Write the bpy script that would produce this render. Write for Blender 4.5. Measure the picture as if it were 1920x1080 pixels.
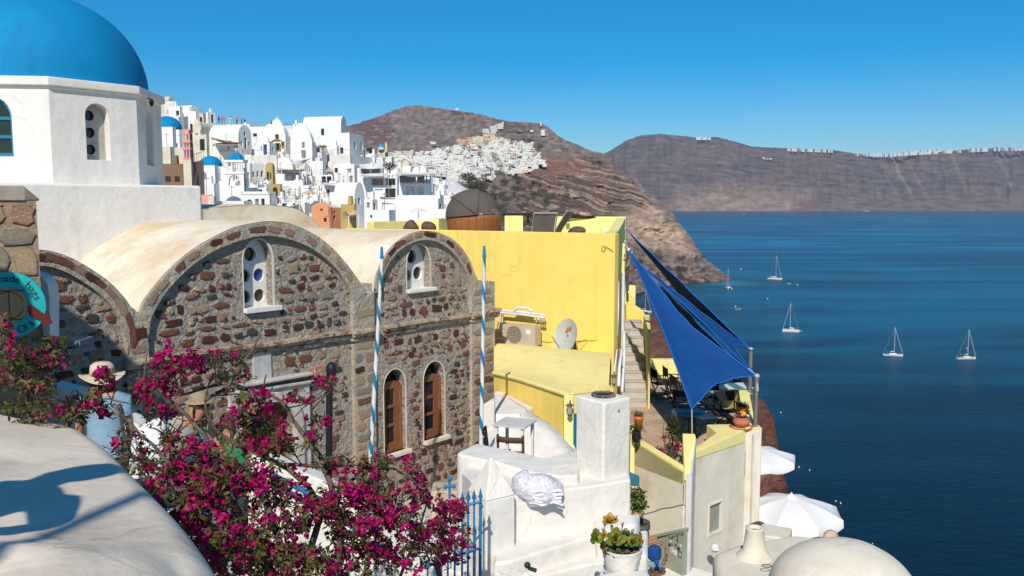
import bpy, bmesh, math, random
from mathutils import Vector, Matrix, noise
from mathutils.geometry import tessellate_polygon, intersect_line_line_2d
R = math.radians
rnd = random.Random(7)
scene = bpy.context.scene
for o in list(bpy.data.objects): bpy.data.objects.remove(o)
COL = scene.collection
# ------------------------------------------------------------------ camera, sky, sun, exposure
F = 1600.0; TH = math.atan(159/1600.0); CT, ST = math.cos(TH), math.sin(TH)
SEA = -75.0
cam = bpy.data.objects.new('camera', bpy.data.cameras.new('camera')); COL.objects.link(cam)
cam.location = (0, 0, 0); cam.rotation_euler = (math.pi/2-TH, 0, 0)
cam.data.sensor_width = 36; cam.data.lens = 36*F/1920; cam.data.clip_start = .05; cam.data.clip_end = 40000
scene.camera = cam
SUN_EL, SUN_AZ = 40.0, 7.0           # elevation; the light travels along +Y, turned this far to +X
world = bpy.data.worlds.new('World'); scene.world = world; world.use_nodes = True
nt = world.node_tree; nt.nodes.clear()
sky = nt.nodes.new('ShaderNodeTexSky'); sky.sky_type = 'NISHITA'; sky.sun_disc = False
sky.sun_elevation = R(SUN_EL); sky.sun_rotation = R(180+SUN_AZ)
sky.altitude = 60; sky.air_density = .9; sky.dust_density = 0.0; sky.ozone_density = 5.5
hs = nt.nodes.new('ShaderNodeHueSaturation'); hs.inputs['Hue'].default_value = .492; hs.inputs['Saturation'].default_value = 1.5; hs.inputs['Value'].default_value = .98
bg = nt.nodes.new('ShaderNodeBackground'); bg.inputs[1].default_value = .112
wo = nt.nodes.new('ShaderNodeOutputWorld')
nt.links.new(sky.outputs[0], hs.inputs['Color']); nt.links.new(hs.outputs[0], bg.inputs[0]); nt.links.new(bg.outputs[0], wo.inputs[0])
sl = bpy.data.lights.new('sun', 'SUN'); sl.energy = 4.6; sl.angle = R(.53); sl.color = (1, .925, .80)
sun = bpy.data.objects.new('sun', sl); COL.objects.link(sun)
LDIR = Vector((math.sin(R(SUN_AZ))*math.cos(R(SUN_EL)), math.cos(R(SUN_AZ))*math.cos(R(SUN_EL)), -math.sin(R(SUN_EL))))
sun.rotation_euler = LDIR.to_track_quat('-Z', 'Y').to_euler()
scene.view_settings.view_transform = 'Standard'; scene.view_settings.look = 'None'
scene.view_settings.exposure = 0.0; scene.view_settings.gamma = 1.0
try: scene.view_settings.use_curve_mapping = False
except Exception: pass
scene.render.engine = 'CYCLES'
scene.cycles.use_denoising = True
scene.cycles.max_bounces = 6; scene.cycles.diffuse_bounces = 3; scene.cycles.glossy_bounces = 2
scene.cycles.transmission_bounces = 4; scene.cycles.transparent_max_bounces = 6; scene.cycles.volume_bounces = 0

# ------------------------------------------------------------------ measuring helpers
def ray(px, py):
    a = (px-960)/F; b = (540-py)/F
    return Vector((a, CT+b*ST, -ST+b*CT))
def P(px, py, Y):
    d = ray(px, py); return d*(Y/d.y)
def PZ(px, py, z):
    d = ray(px, py); return d*(z/d.z)
def PP(px, py, O, N):                 # point of a plane seen at a pixel
    d = ray(px, py); return d*(O.dot(N)/d.dot(N))
def lerp(a, b, t): return a+(b-a)*t
def interp(tab, x):
    if x <= tab[0][0]: return tab[0][1]
    for (x0, y0), (x1, y1) in zip(tab, tab[1:]):
        if x <= x1: return lerp(y0, y1, (x-x0)/(x1-x0))
    return tab[-1][1]
def smooth_line(pts, n=4):            # Catmull-Rom through the points
    out = []
    for i in range(len(pts)-1):
        p0 = pts[max(0, i-1)]; p1 = pts[i]; p2 = pts[i+1]; p3 = pts[min(len(pts)-1, i+2)]
        for k in range(n):
            t = k/n
            out.append(tuple(.5*((2*b)+(-a+c)*t+(2*a-5*b+4*c-d)*t*t+(-a+3*b-3*c+d)*t**3) for a, b, c, d in zip(p0, p1, p2, p3)))
    out.append(tuple(pts[-1])); return out

# ------------------------------------------------------------------ objects, names, parents
def tag(o, label=None, cat=None, group=None, kind=None):
    if label: o['label'] = label
    if cat: o['category'] = cat
    if group: o['group'] = group
    if kind: o['kind'] = kind
    return o
def thing(name, label, cat, loc=(0, 0, 0), rz=0, group=None):
    o = bpy.data.objects.new(name, None); COL.objects.link(o)
    o.location = loc; o.rotation_euler = (0, 0, rz); o.empty_display_size = .2
    return tag(o, label, cat, group)
def wm(o):
    m = o.matrix_basis.copy()
    while o.parent: o = o.parent; m = o.matrix_basis @ m
    return m
def copy_tree(o, parent=None):
    c = o.copy(); COL.objects.link(c); c.parent = parent
    if parent is not None: c.matrix_parent_inverse = o.matrix_parent_inverse.copy()
    for ch in list(o.children): copy_tree(ch, c)
    return c
class MB:
    def __init__(s): s.v = []; s.f = []; s.sm = []; s.mi = []
    def add(s, vs, fs, smooth=False, mi=0, mat=None):
        n = len(s.v)
        s.v += [(mat @ Vector(v) if mat else Vector(v)) for v in vs]
        s.f += [tuple(n+i for i in f) for f in fs]; s.sm += [smooth]*len(fs); s.mi += [mi]*len(fs); return s
    def box(s, c, size, rz=0, mat=None, mi=0, taper=1.0):
        x, y, z = (k/2 for k in size); m = Matrix.Translation(Vector(c)) @ Matrix.Rotation(rz, 4, 'Z')
        if mat: m = mat @ m
        t = taper
        vs = [(-x, -y, -z), (x, -y, -z), (x, y, -z), (-x, y, -z), (-x*t, -y*t, z), (x*t, -y*t, z), (x*t, y*t, z), (-x*t, y*t, z)]
        return s.add(vs, [(0, 3, 2, 1), (4, 5, 6, 7), (0, 1, 5, 4), (1, 2, 6, 5), (2, 3, 7, 6), (3, 0, 4, 7)], False, mi, m)
    def prism(s, pts, z0, z1, mi=0, mat=None):     # plan polygon; z0/z1 number or list per point
        n = len(pts); a = z0 if isinstance(z0, (list, tuple)) else [z0]*n; b = z1 if isinstance(z1, (list, tuple)) else [z1]*n
        ar = sum(pts[i][0]*pts[(i+1) % n][1]-pts[(i+1) % n][0]*pts[i][1] for i in range(n))
        if ar < 0: pts = pts[::-1]; a = list(a)[::-1]; b = list(b)[::-1]
        vs = [(p[0], p[1], h) for p, h in zip(pts, a)]+[(p[0], p[1], h) for p, h in zip(pts, b)]
        tri = tessellate_polygon([[Vector((p[0], p[1], 0)) for p in pts]])
        fs = []
        for t in tri:
            t = list(t); A, B, C = (pts[i] for i in t)
            if (B[0]-A[0])*(C[1]-A[1])-(B[1]-A[1])*(C[0]-A[0]) < 0: t = t[::-1]
            fs.append(tuple(n+i for i in t)); fs.append(tuple(t[::-1]))
        for i in range(n): j = (i+1) % n; fs.append((i, j, n+j, n+i))
        return s.add(vs, fs, False, mi, mat)
    def plate(s, outer, holes, O, U, V, N, th, mi=0, edges=True, back=True):
        loops = [list(outer)]+[list(h) for h in holes]
        flat = [p for l in loops for p in l]; n = len(flat)
        O = Vector(O); U = Vector(U); V = Vector(V); N = Vector(N)
        vs = [O+U*p[0]+V*p[1] for p in flat]; vs += [v-N*th for v in vs]
        tri = tessellate_polygon([[Vector((p[0], p[1], 0)) for p in l] for l in loops]); fs = []
        flip = U.cross(V).dot(N) < 0
        for t in tri:
            t = list(t); A, B, C = (flat[i] for i in t)
            ar = (B[0]-A[0])*(C[1]-A[1])-(B[1]-A[1])*(C[0]-A[0])
            if abs(ar) < 1e-10: continue
            if (ar < 0) != flip: t = t[::-1]
            fs.append(tuple(t))
            if back: fs.append(tuple(n+i for i in t[::-1]))
        k = 0
        for li, l in enumerate(loops):
            m = len(l)
            ar = sum(l[i][0]*l[(i+1) % m][1]-l[(i+1) % m][0]*l[i][1] for i in range(m))
            cw = (ar < 0) != flip
            if li > 0: cw = not cw
            if li > 0 or edges:
                for i in range(m):
                    a, b = k+i, k+(i+1) % m
                    fs.append((a, b, n+b, n+a) if cw else (b, a, n+a, n+b))
            k += m
        return s.add(vs, fs, False, mi)
    def tube(s, pts, r, n=6, caps=True, mi=0):
        pts = [Vector(p) for p in pts]; k = len(pts)
        rs = r if isinstance(r, (list, tuple)) else [r]*k
        vs = []; up = Vector((0, 0, 1))
        for i, p in enumerate(pts):
            d = (pts[min(i+1, k-1)]-pts[max(i-1, 0)])
            if d.length < 1e-9: d = Vector((0, 0, 1))
            d.normalize()
            a = d.cross(up if abs(d.z) < .95 else Vector((1, 0, 0))).normalized(); b = d.cross(a)
            for j in range(n):
                t = 2*math.pi*j/n; vs.append(p+(a*math.cos(t)+b*math.sin(t))*rs[i])
        fs = [(i*n+j, i*n+(j+1) % n, (i+1)*n+(j+1) % n, (i+1)*n+j) for i in range(k-1) for j in range(n)]
        s.add(vs, fs, n > 4, mi)
        if caps: s.add(vs[:n], [tuple(range(n))[::-1]], False, mi); s.add(vs[-n:], [tuple(range(n))], False, mi)
        return s
    def lathe(s, prof, c=(0, 0, 0), n=24, mi=0, a0=0, a1=2*math.pi, smooth=True, mat=None, phase=0):
        full = abs(a1-a0-2*math.pi) < 1e-6; m = n if full else n+1; vs = []
        for r, z in prof:
            for j in range(m):
                t = a0+(a1-a0)*j/n+phase; vs.append(Vector((c[0]+r*math.cos(t), c[1]+r*math.sin(t), c[2]+z)))
        fs = [(i*m+j, i*m+(j+1) % m, (i+1)*m+(j+1) % m, (i+1)*m+j) for i in range(len(prof)-1) for j in range(n)]
        return s.add(vs, fs, smooth, mi, mat)
    def ball(s, c, r, n=10, m=7, mi=0, mat=None):
        r = (r, r, r) if not isinstance(r, (tuple, list)) else r; vs = []
        for i in range(m+1):
            a = math.pi*i/m-math.pi/2
            for j in range(n):
                t = 2*math.pi*j/n; vs.append((c[0]+r[0]*math.cos(a)*math.cos(t), c[1]+r[1]*math.cos(a)*math.sin(t), c[2]+r[2]*math.sin(a)))
        return s.add(vs, [(i*n+j, i*n+(j+1) % n, (i+1)*n+(j+1) % n, (i+1)*n+j) for i in range(m) for j in range(n)], True, mi, mat)
    def grid(s, rows, smooth=True, mi=0):
        h = len(rows); w = len(rows[0])
        return s.add([v for r in rows for v in r], [(i*w+j, i*w+j+1, (i+1)*w+j+1, (i+1)*w+j) for i in range(h-1) for j in range(w-1)], smooth, mi)
    def mesh(s, name, mats):
        me = bpy.data.meshes.new(name); me.from_pydata([tuple(v) for v in s.v], [], s.f)
        me.polygons.foreach_set('use_smooth', s.sm)
        if not isinstance(mats, (list, tuple)): mats = [mats]
        for m in mats: me.materials.append(m)
        if len(mats) > 1: me.polygons.foreach_set('material_index', s.mi)
        me.validate(); me.update(); return me
    def build(s, name, mats, parent=None, local=False, bevel=0, seg=2, sub=0):
        if parent is not None and not local:
            inv = wm(parent).inverted(); s.v = [inv @ Vector(v) for v in s.v]
        o = bpy.data.objects.new(name, s.mesh(name, mats)); COL.objects.link(o)
        if parent is not None: o.parent = parent
        if bevel:
            wld = o.modifiers.new('w', 'WELD'); wld.merge_threshold = .0005
            b = o.modifiers.new('b', 'BEVEL'); b.width = bevel; b.segments = seg; b.limit_method = 'ANGLE'; b.angle_limit = R(35); b.harden_normals = False
            for p in o.data.polygons: p.use_smooth = True
            try:
                w = o.modifiers.new('n', 'WEIGHTED_NORMAL'); w.keep_sharp = False
            except Exception: pass
        if sub:
            d = o.modifiers.new('s', 'SUBSURF'); d.levels = sub; d.render_levels = sub
        return o
def arch_loop(x0, x1, z0, z1, n=10, rise=None):        # door or window outline with a round head
    r = (x1-x0)/2; h = r if rise is None else rise
    pts = [(x0, z0), (x1, z0)]
    for i in range(n+1):
        t = math.pi*i/n; pts.append(((x0+x1)/2+r*math.cos(t), z1-h+h*math.sin(t)))
    return pts
def rect_loop(x0, x1, z0, z1): return [(x0, z0), (x1, z0), (x1, z1), (x0, z1)]
def circ_loop(x, z, r, n=20, rz=None): return [(x+r*math.cos(2*math.pi*i/n), z+(rz or r)*math.sin(2*math.pi*i/n)) for i in range(n)]
def inside(poly, x, y):
    c = False; j = len(poly)-1
    for i in range(len(poly)):
        xi, yi = poly[i][0], poly[i][1]; xj, yj = poly[j][0], poly[j][1]
        if (yi > y) != (yj > y) and x < (xj-xi)*(y-yi)/(yj-yi)+xi: c = not c
        j = i
    return c

# ------------------------------------------------------------------ materials
MATS = {}
def M(name, col=(.5, .5, .5), col2=None, rough=.85, var=.12, vs=2.0, bump=.0, bs=20.0, metal=0, spec=.3, col3=None, c3=(.62, .72), c3s=1.0, detail=5, emit=None, stretch=(1, 1, 1), bdist=.02, streak=None):
    if name in MATS: return MATS[name]
    m = bpy.data.materials.new(name); m.use_nodes = True; t = m.node_tree; n = t.nodes; L = t.links
    b = n['Principled BSDF']; b.inputs['Roughness'].default_value = rough; b.inputs['Metallic'].default_value = metal
    b.inputs['Specular IOR Level'].default_value = spec
    tc = n.new('ShaderNodeTexCoord'); mp = n.new('ShaderNodeMapping'); mp.inputs['Scale'].default_value = stretch
    L.new(tc.outputs['Object'], mp.inputs[0])
    no = n.new('ShaderNodeTexNoise'); no.inputs['Scale'].default_value = vs; no.inputs['Detail'].default_value = detail; no.inputs['Roughness'].default_value = .6
    L.new(mp.outputs[0], no.inputs['Vector'])
    rp = n.new('ShaderNodeValToRGB'); rp.color_ramp.elements[0].position = .32; rp.color_ramp.elements[1].position = .68
    c2 = col2 or tuple(c*(1-var*2) for c in col)
    rp.color_ramp.elements[0].color = (*c2, 1); rp.color_ramp.elements[1].color = (*col, 1)
    L.new(no.outputs['Fac'], rp.inputs[0]); last = rp.outputs[0]
    if col3:
        n3 = n.new('ShaderNodeTexNoise'); n3.inputs['Scale'].default_value = c3s; n3.inputs['Detail'].default_value = 6
        L.new(mp.outputs[0], n3.inputs['Vector'])
        r3 = n.new('ShaderNodeMapRange'); r3.inputs['From Min'].default_value = c3[0]; r3.inputs['From Max'].default_value = c3[1]
        L.new(n3.outputs['Fac'], r3.inputs[0])
        mx = n.new('ShaderNodeMix'); mx.data_type = 'RGBA'; L.new(r3.outputs[0], mx.inputs[0]); L.new(last, mx.inputs[6]); mx.inputs[7].default_value = (*col3, 1); last = mx.outputs[2]
    if streak:      # rain streaks and rubbed dirt
        for sc_, st_, lo, hi in (((3.2, 3.2, .35), streak[1], .52, .78), ((1.3, 1.3, 1.3), streak[1]*.8, .56, .7), ((38, 38, 38), streak[1]*1.2, .68, .74)):
            m4 = n.new('ShaderNodeMapping'); m4.inputs['Scale'].default_value = sc_; L.new(tc.outputs['Object'], m4.inputs[0])
            n4 = n.new('ShaderNodeTexNoise'); n4.inputs['Scale'].default_value = 1; n4.inputs['Detail'].default_value = 7; n4.inputs['Roughness'].default_value = .65; L.new(m4.outputs[0], n4.inputs[0])
            r4 = n.new('ShaderNodeMapRange'); r4.inputs['From Min'].default_value = lo; r4.inputs['From Max'].default_value = hi; r4.inputs['To Max'].default_value = st_; L.new(n4.outputs['Fac'], r4.inputs[0])
            x4 = n.new('ShaderNodeMix'); x4.data_type = 'RGBA'; L.new(r4.outputs[0], x4.inputs[0]); L.new(last, x4.inputs[6]); x4.inputs[7].default_value = (*streak[0], 1); last = x4.outputs[2]
    if streak:      # hairline cracks, broken up
        nw = n.new('ShaderNodeTexNoise'); nw.inputs['Scale'].default_value = 3; nw.inputs['Detail'].default_value = 5; L.new(tc.outputs['Object'], nw.inputs[0])
        va = n.new('ShaderNodeVectorMath'); va.operation = 'MULTIPLY_ADD'; L.new(nw.outputs['Color'], va.inputs[0]); va.inputs[1].default_value = (.5, .5, .5); L.new(tc.outputs['Object'], va.inputs[2])
        vo = n.new('ShaderNodeTexVoronoi'); vo.feature = 'DISTANCE_TO_EDGE'; vo.inputs['Scale'].default_value = .9; L.new(va.outputs[0], vo.inputs['Vector'])
        rc = n.new('ShaderNodeMapRange'); rc.inputs['From Min'].default_value = .004; rc.inputs['From Max'].default_value = .012; rc.inputs['To Min'].default_value = .28; rc.inputs['To Max'].default_value = 0; L.new(vo.outputs['Distance'], rc.inputs[0])
        rm = n.new('ShaderNodeMapRange'); rm.inputs['From Min'].default_value = .5; rm.inputs['From Max'].default_value = .6; L.new(no.outputs['Fac'], rm.inputs[0])
        mu = n.new('ShaderNodeMath'); mu.operation = 'MULTIPLY'; L.new(rc.outputs[0], mu.inputs[0]); L.new(rm.outputs[0], mu.inputs[1])
        xc = n.new('ShaderNodeMix'); xc.data_type = 'RGBA'; L.new(mu.outputs[0], xc.inputs[0]); L.new(last, xc.inputs[6]); xc.inputs[7].default_value = (*[k_*.55 for k_ in streak[0]], 1); last = xc.outputs[2]
    L.new(last, b.inputs['Base Color'])
    if bump:
        bn = n.new('ShaderNodeTexNoise'); bn.inputs['Scale'].default_value = bs; bn.inputs['Detail'].default_value = 6; bn.inputs['Roughness'].default_value = .6
        L.new(tc.outputs['Object'], bn.inputs['Vector'])
        bu = n.new('ShaderNodeBump'); bu.inputs['Strength'].default_value = bump; bu.inputs['Distance'].default_value = bdist
        L.new(bn.outputs['Fac'], bu.inputs['Height']); L.new(bu.outputs[0], b.inputs['Normal'])
    if emit: b.inputs['Emission Color'].default_value = (*emit, 1); b.inputs['Emission Strength'].default_value = 1
    MATS[name] = m; return m
WHITE = M('whitewash', (.80, .775, .735), (.73, .70, .66), bump=.35, bs=5, vs=1.5, rough=.9, col3=(.62, .56, .46), c3=(.66, .8), c3s=2.2, bdist=.05, streak=((.50, .46, .40), .35))
WHITE2 = M('whitewash_far', (.80, .79, .77), (.72, .71, .70), vs=.5, rough=.9)
WALLW = M('whitewash_rough', (.80, .77, .72), (.71, .675, .62), bump=.55, bs=3.2, vs=2.5, rough=.92, col3=(.58, .50, .40), c3=(.68, .8), c3s=1.3, bdist=.06, streak=((.48, .43, .36), .4))
CREAM = M('cream_render', (.76, .71, .60), (.66, .60, .49), bump=.3, bs=6, vs=1.2, rough=.9, col3=(.56, .42, .27), c3=(.56, .75), c3s=.9, bdist=.03, streak=((.42, .34, .25), .4))
VAULT = M('vault_render', (.78, .73, .62), (.68, .58, .43), bump=.35, bs=4, vs=.55, rough=.92, col3=(.62, .46, .30), c3=(.5, .7), c3s=.7, stretch=(1, 1, 1.6), bdist=.05, streak=((.45, .33, .22), .45))
YEL = M('yellow_render', (.90, .68, .175), (.84, .62, .15), vs=.8, bump=.3, bs=6, rough=.85, bdist=.03, streak=((.62, .50, .20), .5))
YELP = M('pale_yellow_render', (.86, .76, .33), (.79, .68, .26), vs=.8, bump=.3, bs=6, rough=.85, bdist=.03, streak=((.60, .52, .27), .5))
DBLUE = M('dome_blue_paint', (.002, .235, .50), (.002, .20, .44), vs=.7, rough=.75, spec=.2, col3=(.012, .20, .40), c3=(.55, .8), c3s=.5, streak=((.01, .12, .27), .5), bump=.15, bs=9)
MORTAR = M('grey_mortar', (.54, .48, .415), (.35, .305, .26), vs=8, bump=1.0, bs=10, rough=.95, col3=(.50, .42, .32), c3=(.55, .7), c3s=1.4, bdist=.22)
SM = [M('stone_dark_red', (.125, .044, .032), (.06, .026, .021), vs=14, bump=.8, bs=25, rough=.9, bdist=.04),
      M('stone_red_brown', (.23, .085, .055), (.12, .047, .034), vs=12, bump=.8, bs=25, rough=.9, col3=(.42, .28, .20), c3=(.55, .66), c3s=18, bdist=.04),
      M('stone_pink_tan', (.42, .27, .19), (.24, .12, .085), vs=10, bump=.8, bs=25, rough=.9, col3=(.55, .42, .31), c3=(.52, .66), c3s=14, bdist=.04),
      M('stone_tan', (.47, .36, .24), (.34, .24, .15), vs=9, bump=.8, bs=22, rough=.9, col3=(.22, .14, .1), c3=(.56, .68), c3s=16, bdist=.04),
      M('stone_dark_grey', (.10, .095, .085), (.05, .048, .045), vs=14, bump=.9, bs=25, rough=.9, bdist=.04),
      M('stone_grey_tan', (.33, .285, .225), (.22, .185, .15), vs=9, bump=.8, bs=22, rough=.9, bdist=.04)]
DARK = M('dark_opening', (.012, .011, .012), rough=.4, spec=.4)
GLASS = M('window_glass', (.016, .018, .022), rough=.08, spec=.7)
WOOD = M('brown_wood', (.27, .115, .05), (.17, .068, .03), vs=4, rough=.55, stretch=(8, 8, .8), bump=.2, bs=20)
BWOOD = M('blue_painted_wood', (.012, .16, .27), (.01, .12, .2), rough=.5)
TEAL = M('teal_paint', (.01, .42, .52), (.01, .36, .46), rough=.5)
BLUEMETAL = M('blue_painted_iron', (.012, .20, .42), (.01, .15, .33), rough=.4)
BLACK = M('black_metal', (.018, .018, .02), rough=.5)
STEEL = M('galvanised_steel', (.34, .33, .31), rough=.4, metal=.6)
TERRA = M('terracotta', (.55, .21, .11), (.46, .16, .08), vs=6, rough=.8)
ORANGE = M('orange_glaze', (.70, .20, .035), rough=.4)
LEAF = M('bush_leaf', (.075, .085, .022), (.035, .045, .012), vs=9, rough=.5, col3=(.17, .12, .03), c3=(.55, .62), c3s=3)
LEAF2 = M('pale_leaf', (.15, .16, .045), (.08, .09, .02), vs=9, rough=.5)
BRACT = M('magenta_bract', (.44, .004, .115), (.30, .003, .075), vs=7, rough=.6, spec=.2)
BRACT2 = M('pink_bract', (.56, .010, .185), (.42, .006, .13), vs=7, rough=.6, spec=.2)
BARK = M('bark', (.17, .13, .095), (.08, .06, .045), vs=20, rough=.9, bump=.6, bs=40)
SOIL = M('soil', (.045, .03, .02), rough=1, bump=1, bs=40)
# ------------------------------------------------------------------ sea, air, hills
def vcol_mat(name, rough=.95, vs=.02, amt=.35, bump=.6, bs=.05, bd=3.0, stretch=(1, 1, 1)):
    m = bpy.data.materials.new(name); m.use_nodes = True; t = m.node_tree; n = t.nodes; L = t.links; b = n['Principled BSDF']
    b.inputs['Roughness'].default_value = rough; b.inputs['Specular IOR Level'].default_value = .1
    at = n.new('ShaderNodeAttribute'); at.attribute_name = 'rock'
    tc = n.new('ShaderNodeTexCoord'); mp = n.new('ShaderNodeMapping'); mp.inputs['Scale'].default_value = stretch; L.new(tc.outputs['Object'], mp.inputs[0])
    no = n.new('ShaderNodeTexNoise'); no.inputs['Scale'].default_value = vs; no.inputs['Detail'].default_value = 10; no.inputs['Roughness'].default_value = .72; L.new(mp.outputs[0], no.inputs[0])
    mr = n.new('ShaderNodeMapRange'); mr.inputs['From Min'].default_value = .3; mr.inputs['From Max'].default_value = .7; mr.inputs['To Min'].default_value = 1-amt; mr.inputs['To Max'].default_value = 1+amt
    L.new(no.outputs['Fac'], mr.inputs[0])
    vm = n.new('ShaderNodeVectorMath'); vm.operation = 'SCALE'; L.new(at.outputs['Color'], vm.inputs[0]); L.new(mr.outputs[0], vm.inputs['Scale'])
    L.new(vm.outputs[0], b.inputs['Base Color'])
    bn = n.new('ShaderNodeTexNoise'); bn.inputs['Scale'].default_value = bs; bn.inputs['Detail'].default_value = 10; bn.inputs['Roughness'].default_value = .7; L.new(mp.outputs[0], bn.inputs[0])
    bu = n.new('ShaderNodeBump'); bu.inputs['Strength'].default_value = bump; bu.inputs['Distance'].default_value = bd
    L.new(bn.outputs['Fac'], bu.inputs['Height']); L.new(bu.outputs[0], b.inputs['Normal'])
    return m
def set_cols(o, cols):
    a = o.data.color_attributes.new('rock', 'FLOAT_COLOR', 'POINT')
    a.data.foreach_set('color', [k for c in cols for k in (c[0], c[1], c[2], 1)])
def mixc(a, b, t):
    t = max(0, min(1, t)); return tuple(x+(y-x)*t for x, y in zip(a, b))
def sstep(a, b, x):
    t = max(0, min(1, (x-a)/(b-a))); return t*t*(3-2*t)

def sea_material():
    m = bpy.data.materials.new('sea_water'); m.use_nodes = True; t = m.node_tree; n = t.nodes; L = t.links; b = n['Principled BSDF']
    b.inputs['IOR'].default_value = 1.33; b.inputs['Roughness'].default_value = .28; b.inputs['Specular IOR Level'].default_value = .13
    ge = n.new('ShaderNodeNewGeometry')
    # wind streaks: long, flat patches
    mp = n.new('ShaderNodeMapping'); mp.inputs['Scale'].default_value = (.0016, .0075, .01); mp.inputs['Rotation'].default_value = (0, 0, R(-7)); L.new(ge.outputs['Position'], mp.inputs[0])
    no = n.new('ShaderNodeTexNoise'); no.inputs['Scale'].default_value = 1.6; no.inputs['Detail'].default_value = 6; no.inputs['Roughness'].default_value = .55; no.inputs['Distortion'].default_value = .5; L.new(mp.outputs[0], no.inputs[0])
    rp = n.new('ShaderNodeValToRGB'); e = rp.color_ramp.elements; e[0].position = .40; e[0].color = (.0002, .034, .074, 1); e[1].position = .62; e[1].color = (.004, .145, .27, 1)
    k = e.new(.5); k.color = (.0005, .068, .140, 1); L.new(no.outputs['Fac'], rp.inputs[0])
    # colour scaled with distance: darker close in, lighter out in the bay
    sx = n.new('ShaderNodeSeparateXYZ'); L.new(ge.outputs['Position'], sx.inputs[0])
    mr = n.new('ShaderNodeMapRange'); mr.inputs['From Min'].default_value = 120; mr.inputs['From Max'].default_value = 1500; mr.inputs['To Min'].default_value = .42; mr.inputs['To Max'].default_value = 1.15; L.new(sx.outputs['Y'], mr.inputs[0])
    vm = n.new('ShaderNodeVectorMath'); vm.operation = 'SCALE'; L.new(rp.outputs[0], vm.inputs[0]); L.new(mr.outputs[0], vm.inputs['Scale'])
    # turquoise shallows at the tip of the headland
    tip = PZ(1362, 530, SEA)
    ds = n.new('ShaderNodeVectorMath'); ds.operation = 'DISTANCE'; L.new(ge.outputs['Position'], ds.inputs[0]); ds.inputs[1].default_value = tip
    m2 = n.new('ShaderNodeMapRange'); m2.inputs['From Min'].default_value = 6; m2.inputs['From Max'].default_value = 42; m2.inputs['To Min'].default_value = .75; m2.inputs['To Max'].default_value = 0; L.new(ds.outputs['Value'], m2.inputs[0])
    mx = n.new('ShaderNodeMix'); mx.data_type = 'RGBA'; L.new(m2.outputs[0], mx.inputs[0]); L.new(vm.outputs[0], mx.inputs[6]); mx.inputs[7].default_value = (.05, .22, .24, 1)
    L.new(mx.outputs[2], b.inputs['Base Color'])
    w = n.new('ShaderNodeMapping'); w.inputs['Scale'].default_value = (.22, .45, .3); L.new(ge.outputs['Position'], w.inputs[0])
    wn = n.new('ShaderNodeTexNoise'); wn.inputs['Scale'].default_value = 1; wn.inputs['Detail'].default_value = 5; wn.inputs['Roughness'].default_value = .65; L.new(w.outputs[0], wn.inputs[0])
    bu = n.new('ShaderNodeBump'); bu.inputs['Strength'].default_value = .55; bu.inputs['Distance'].default_value = .9; L.new(wn.outputs['Fac'], bu.inputs['Height']); L.new(bu.outputs[0], b.inputs['Normal'])
    return m
s = MB(); s.add([(-8800, -60, SEA), (8800, -60, SEA), (8800, 11800, SEA), (-8800, 11800, SEA)], [(0, 1, 2, 3)])
tag(s.build('sea', sea_material()), kind='structure')

def fbm(x, y, z, o=5): return noise.fractal(Vector((x, y, z)), 1.0, 2.0, o)
# --- far caldera cliff
FARTOP = [(1000, 330), (1090, 305), (1120, 293), (1145, 282), (1175, 263), (1200, 254), (1240, 251), (1270, 254), (1300, 257), (1345, 257), (1380, 266), (1410, 275), (1480, 278), (1560, 281), (1600, 287), (1660, 289), (1720, 285), (1800, 281), (1860, 278), (1920, 277), (2300, 268)]
FD = 75*1600/14.5
def far_point(px, t):
    top = interp(FARTOP, px); py = lerp(395, top, t)
    D = FD+900*t**1.2+260*noise.noise(Vector((px*.012, t*1.5, 3)))*t+70*fbm(px*.06, t*2.0, 1.2)*min(1, t*4)
    return P(px, py, D), py
rows = []; cols = []
NX, NT = 420, 90
for j in range(NT+1):
    t = j/NT; row = []
    for i in range(NX+1):
        px = lerp(1000, 2300, i/NX)
        p, py = far_point(px, t)
        if j in (0,): p = P(px, 399, FD-120)
        row.append(p+Vector((0, 0, 9*fbm(px*.12, t*9, 5)))*(1 if 0 < j < NT else .5))
        g = noise.noise(Vector((px*.02, t*3, 0)))
        gully = .75*fbm(px*.07+t*3.2, t*6.1, 2, 6); strata = fbm(px*.008, t*26+.01*px, 9, 5)
        c = mixc((.135, .105, .10), (.185, .13, .115), .5+gully)
        c = mixc(c, (.075, .065, .07), sstep(0, .35, strata)*.75); c = mixc(c, (.23, .18, .165), sstep(.1, .45, fbm(px*.02, t*44, 33, 4))*.5)
        c = mixc(c, (.20, .125, .105), sstep(.15, .5, g)*.5)
        # pale talus at the foot on the left
        pale = sstep(1230, 1300, px)*sstep(1560, 1480, px)*sstep(.52, .12, t+.12*fbm(px*.04, t*2, 4))
        c = mixc(c, (.36, .245, .185), pale*(.85+.6*gully))
        red = sstep(1480, 1500, px)*sstep(1560, 1520, px)*sstep(.25, .1, t)
        c = mixc(c, (.20, .09, .075), red*.6)
        pl2 = sstep(.2, .45, fbm(px*.05+t*2.5, t*1.0, 14, 4))*sstep(1560, 1640, px)*.35
        c = mixc(c, (.33, .27, .24), pl2)
        if px > 1560: c = mixc(c, (.19, .14, .13), sstep(.45, .1, t)*.6)
        sc = abs(px-(1668+(1-t)*55)-6*fbm(t*4, 1, 1)); c = mixc(c, (.42, .36, .29), sstep(4, 1, sc)*sstep(.3, .5, t+.2)*.45)
        cols.append(tuple(k_*.9 for k_ in c))
    rows.append(row)
back = []
for i in range(NX+1):
    p = rows[-1][i]; back.append(Vector((p.x*1.08, p.y+1500, p.z-60))); cols.append((.2, .15, .13))
rows.append(back)
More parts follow.
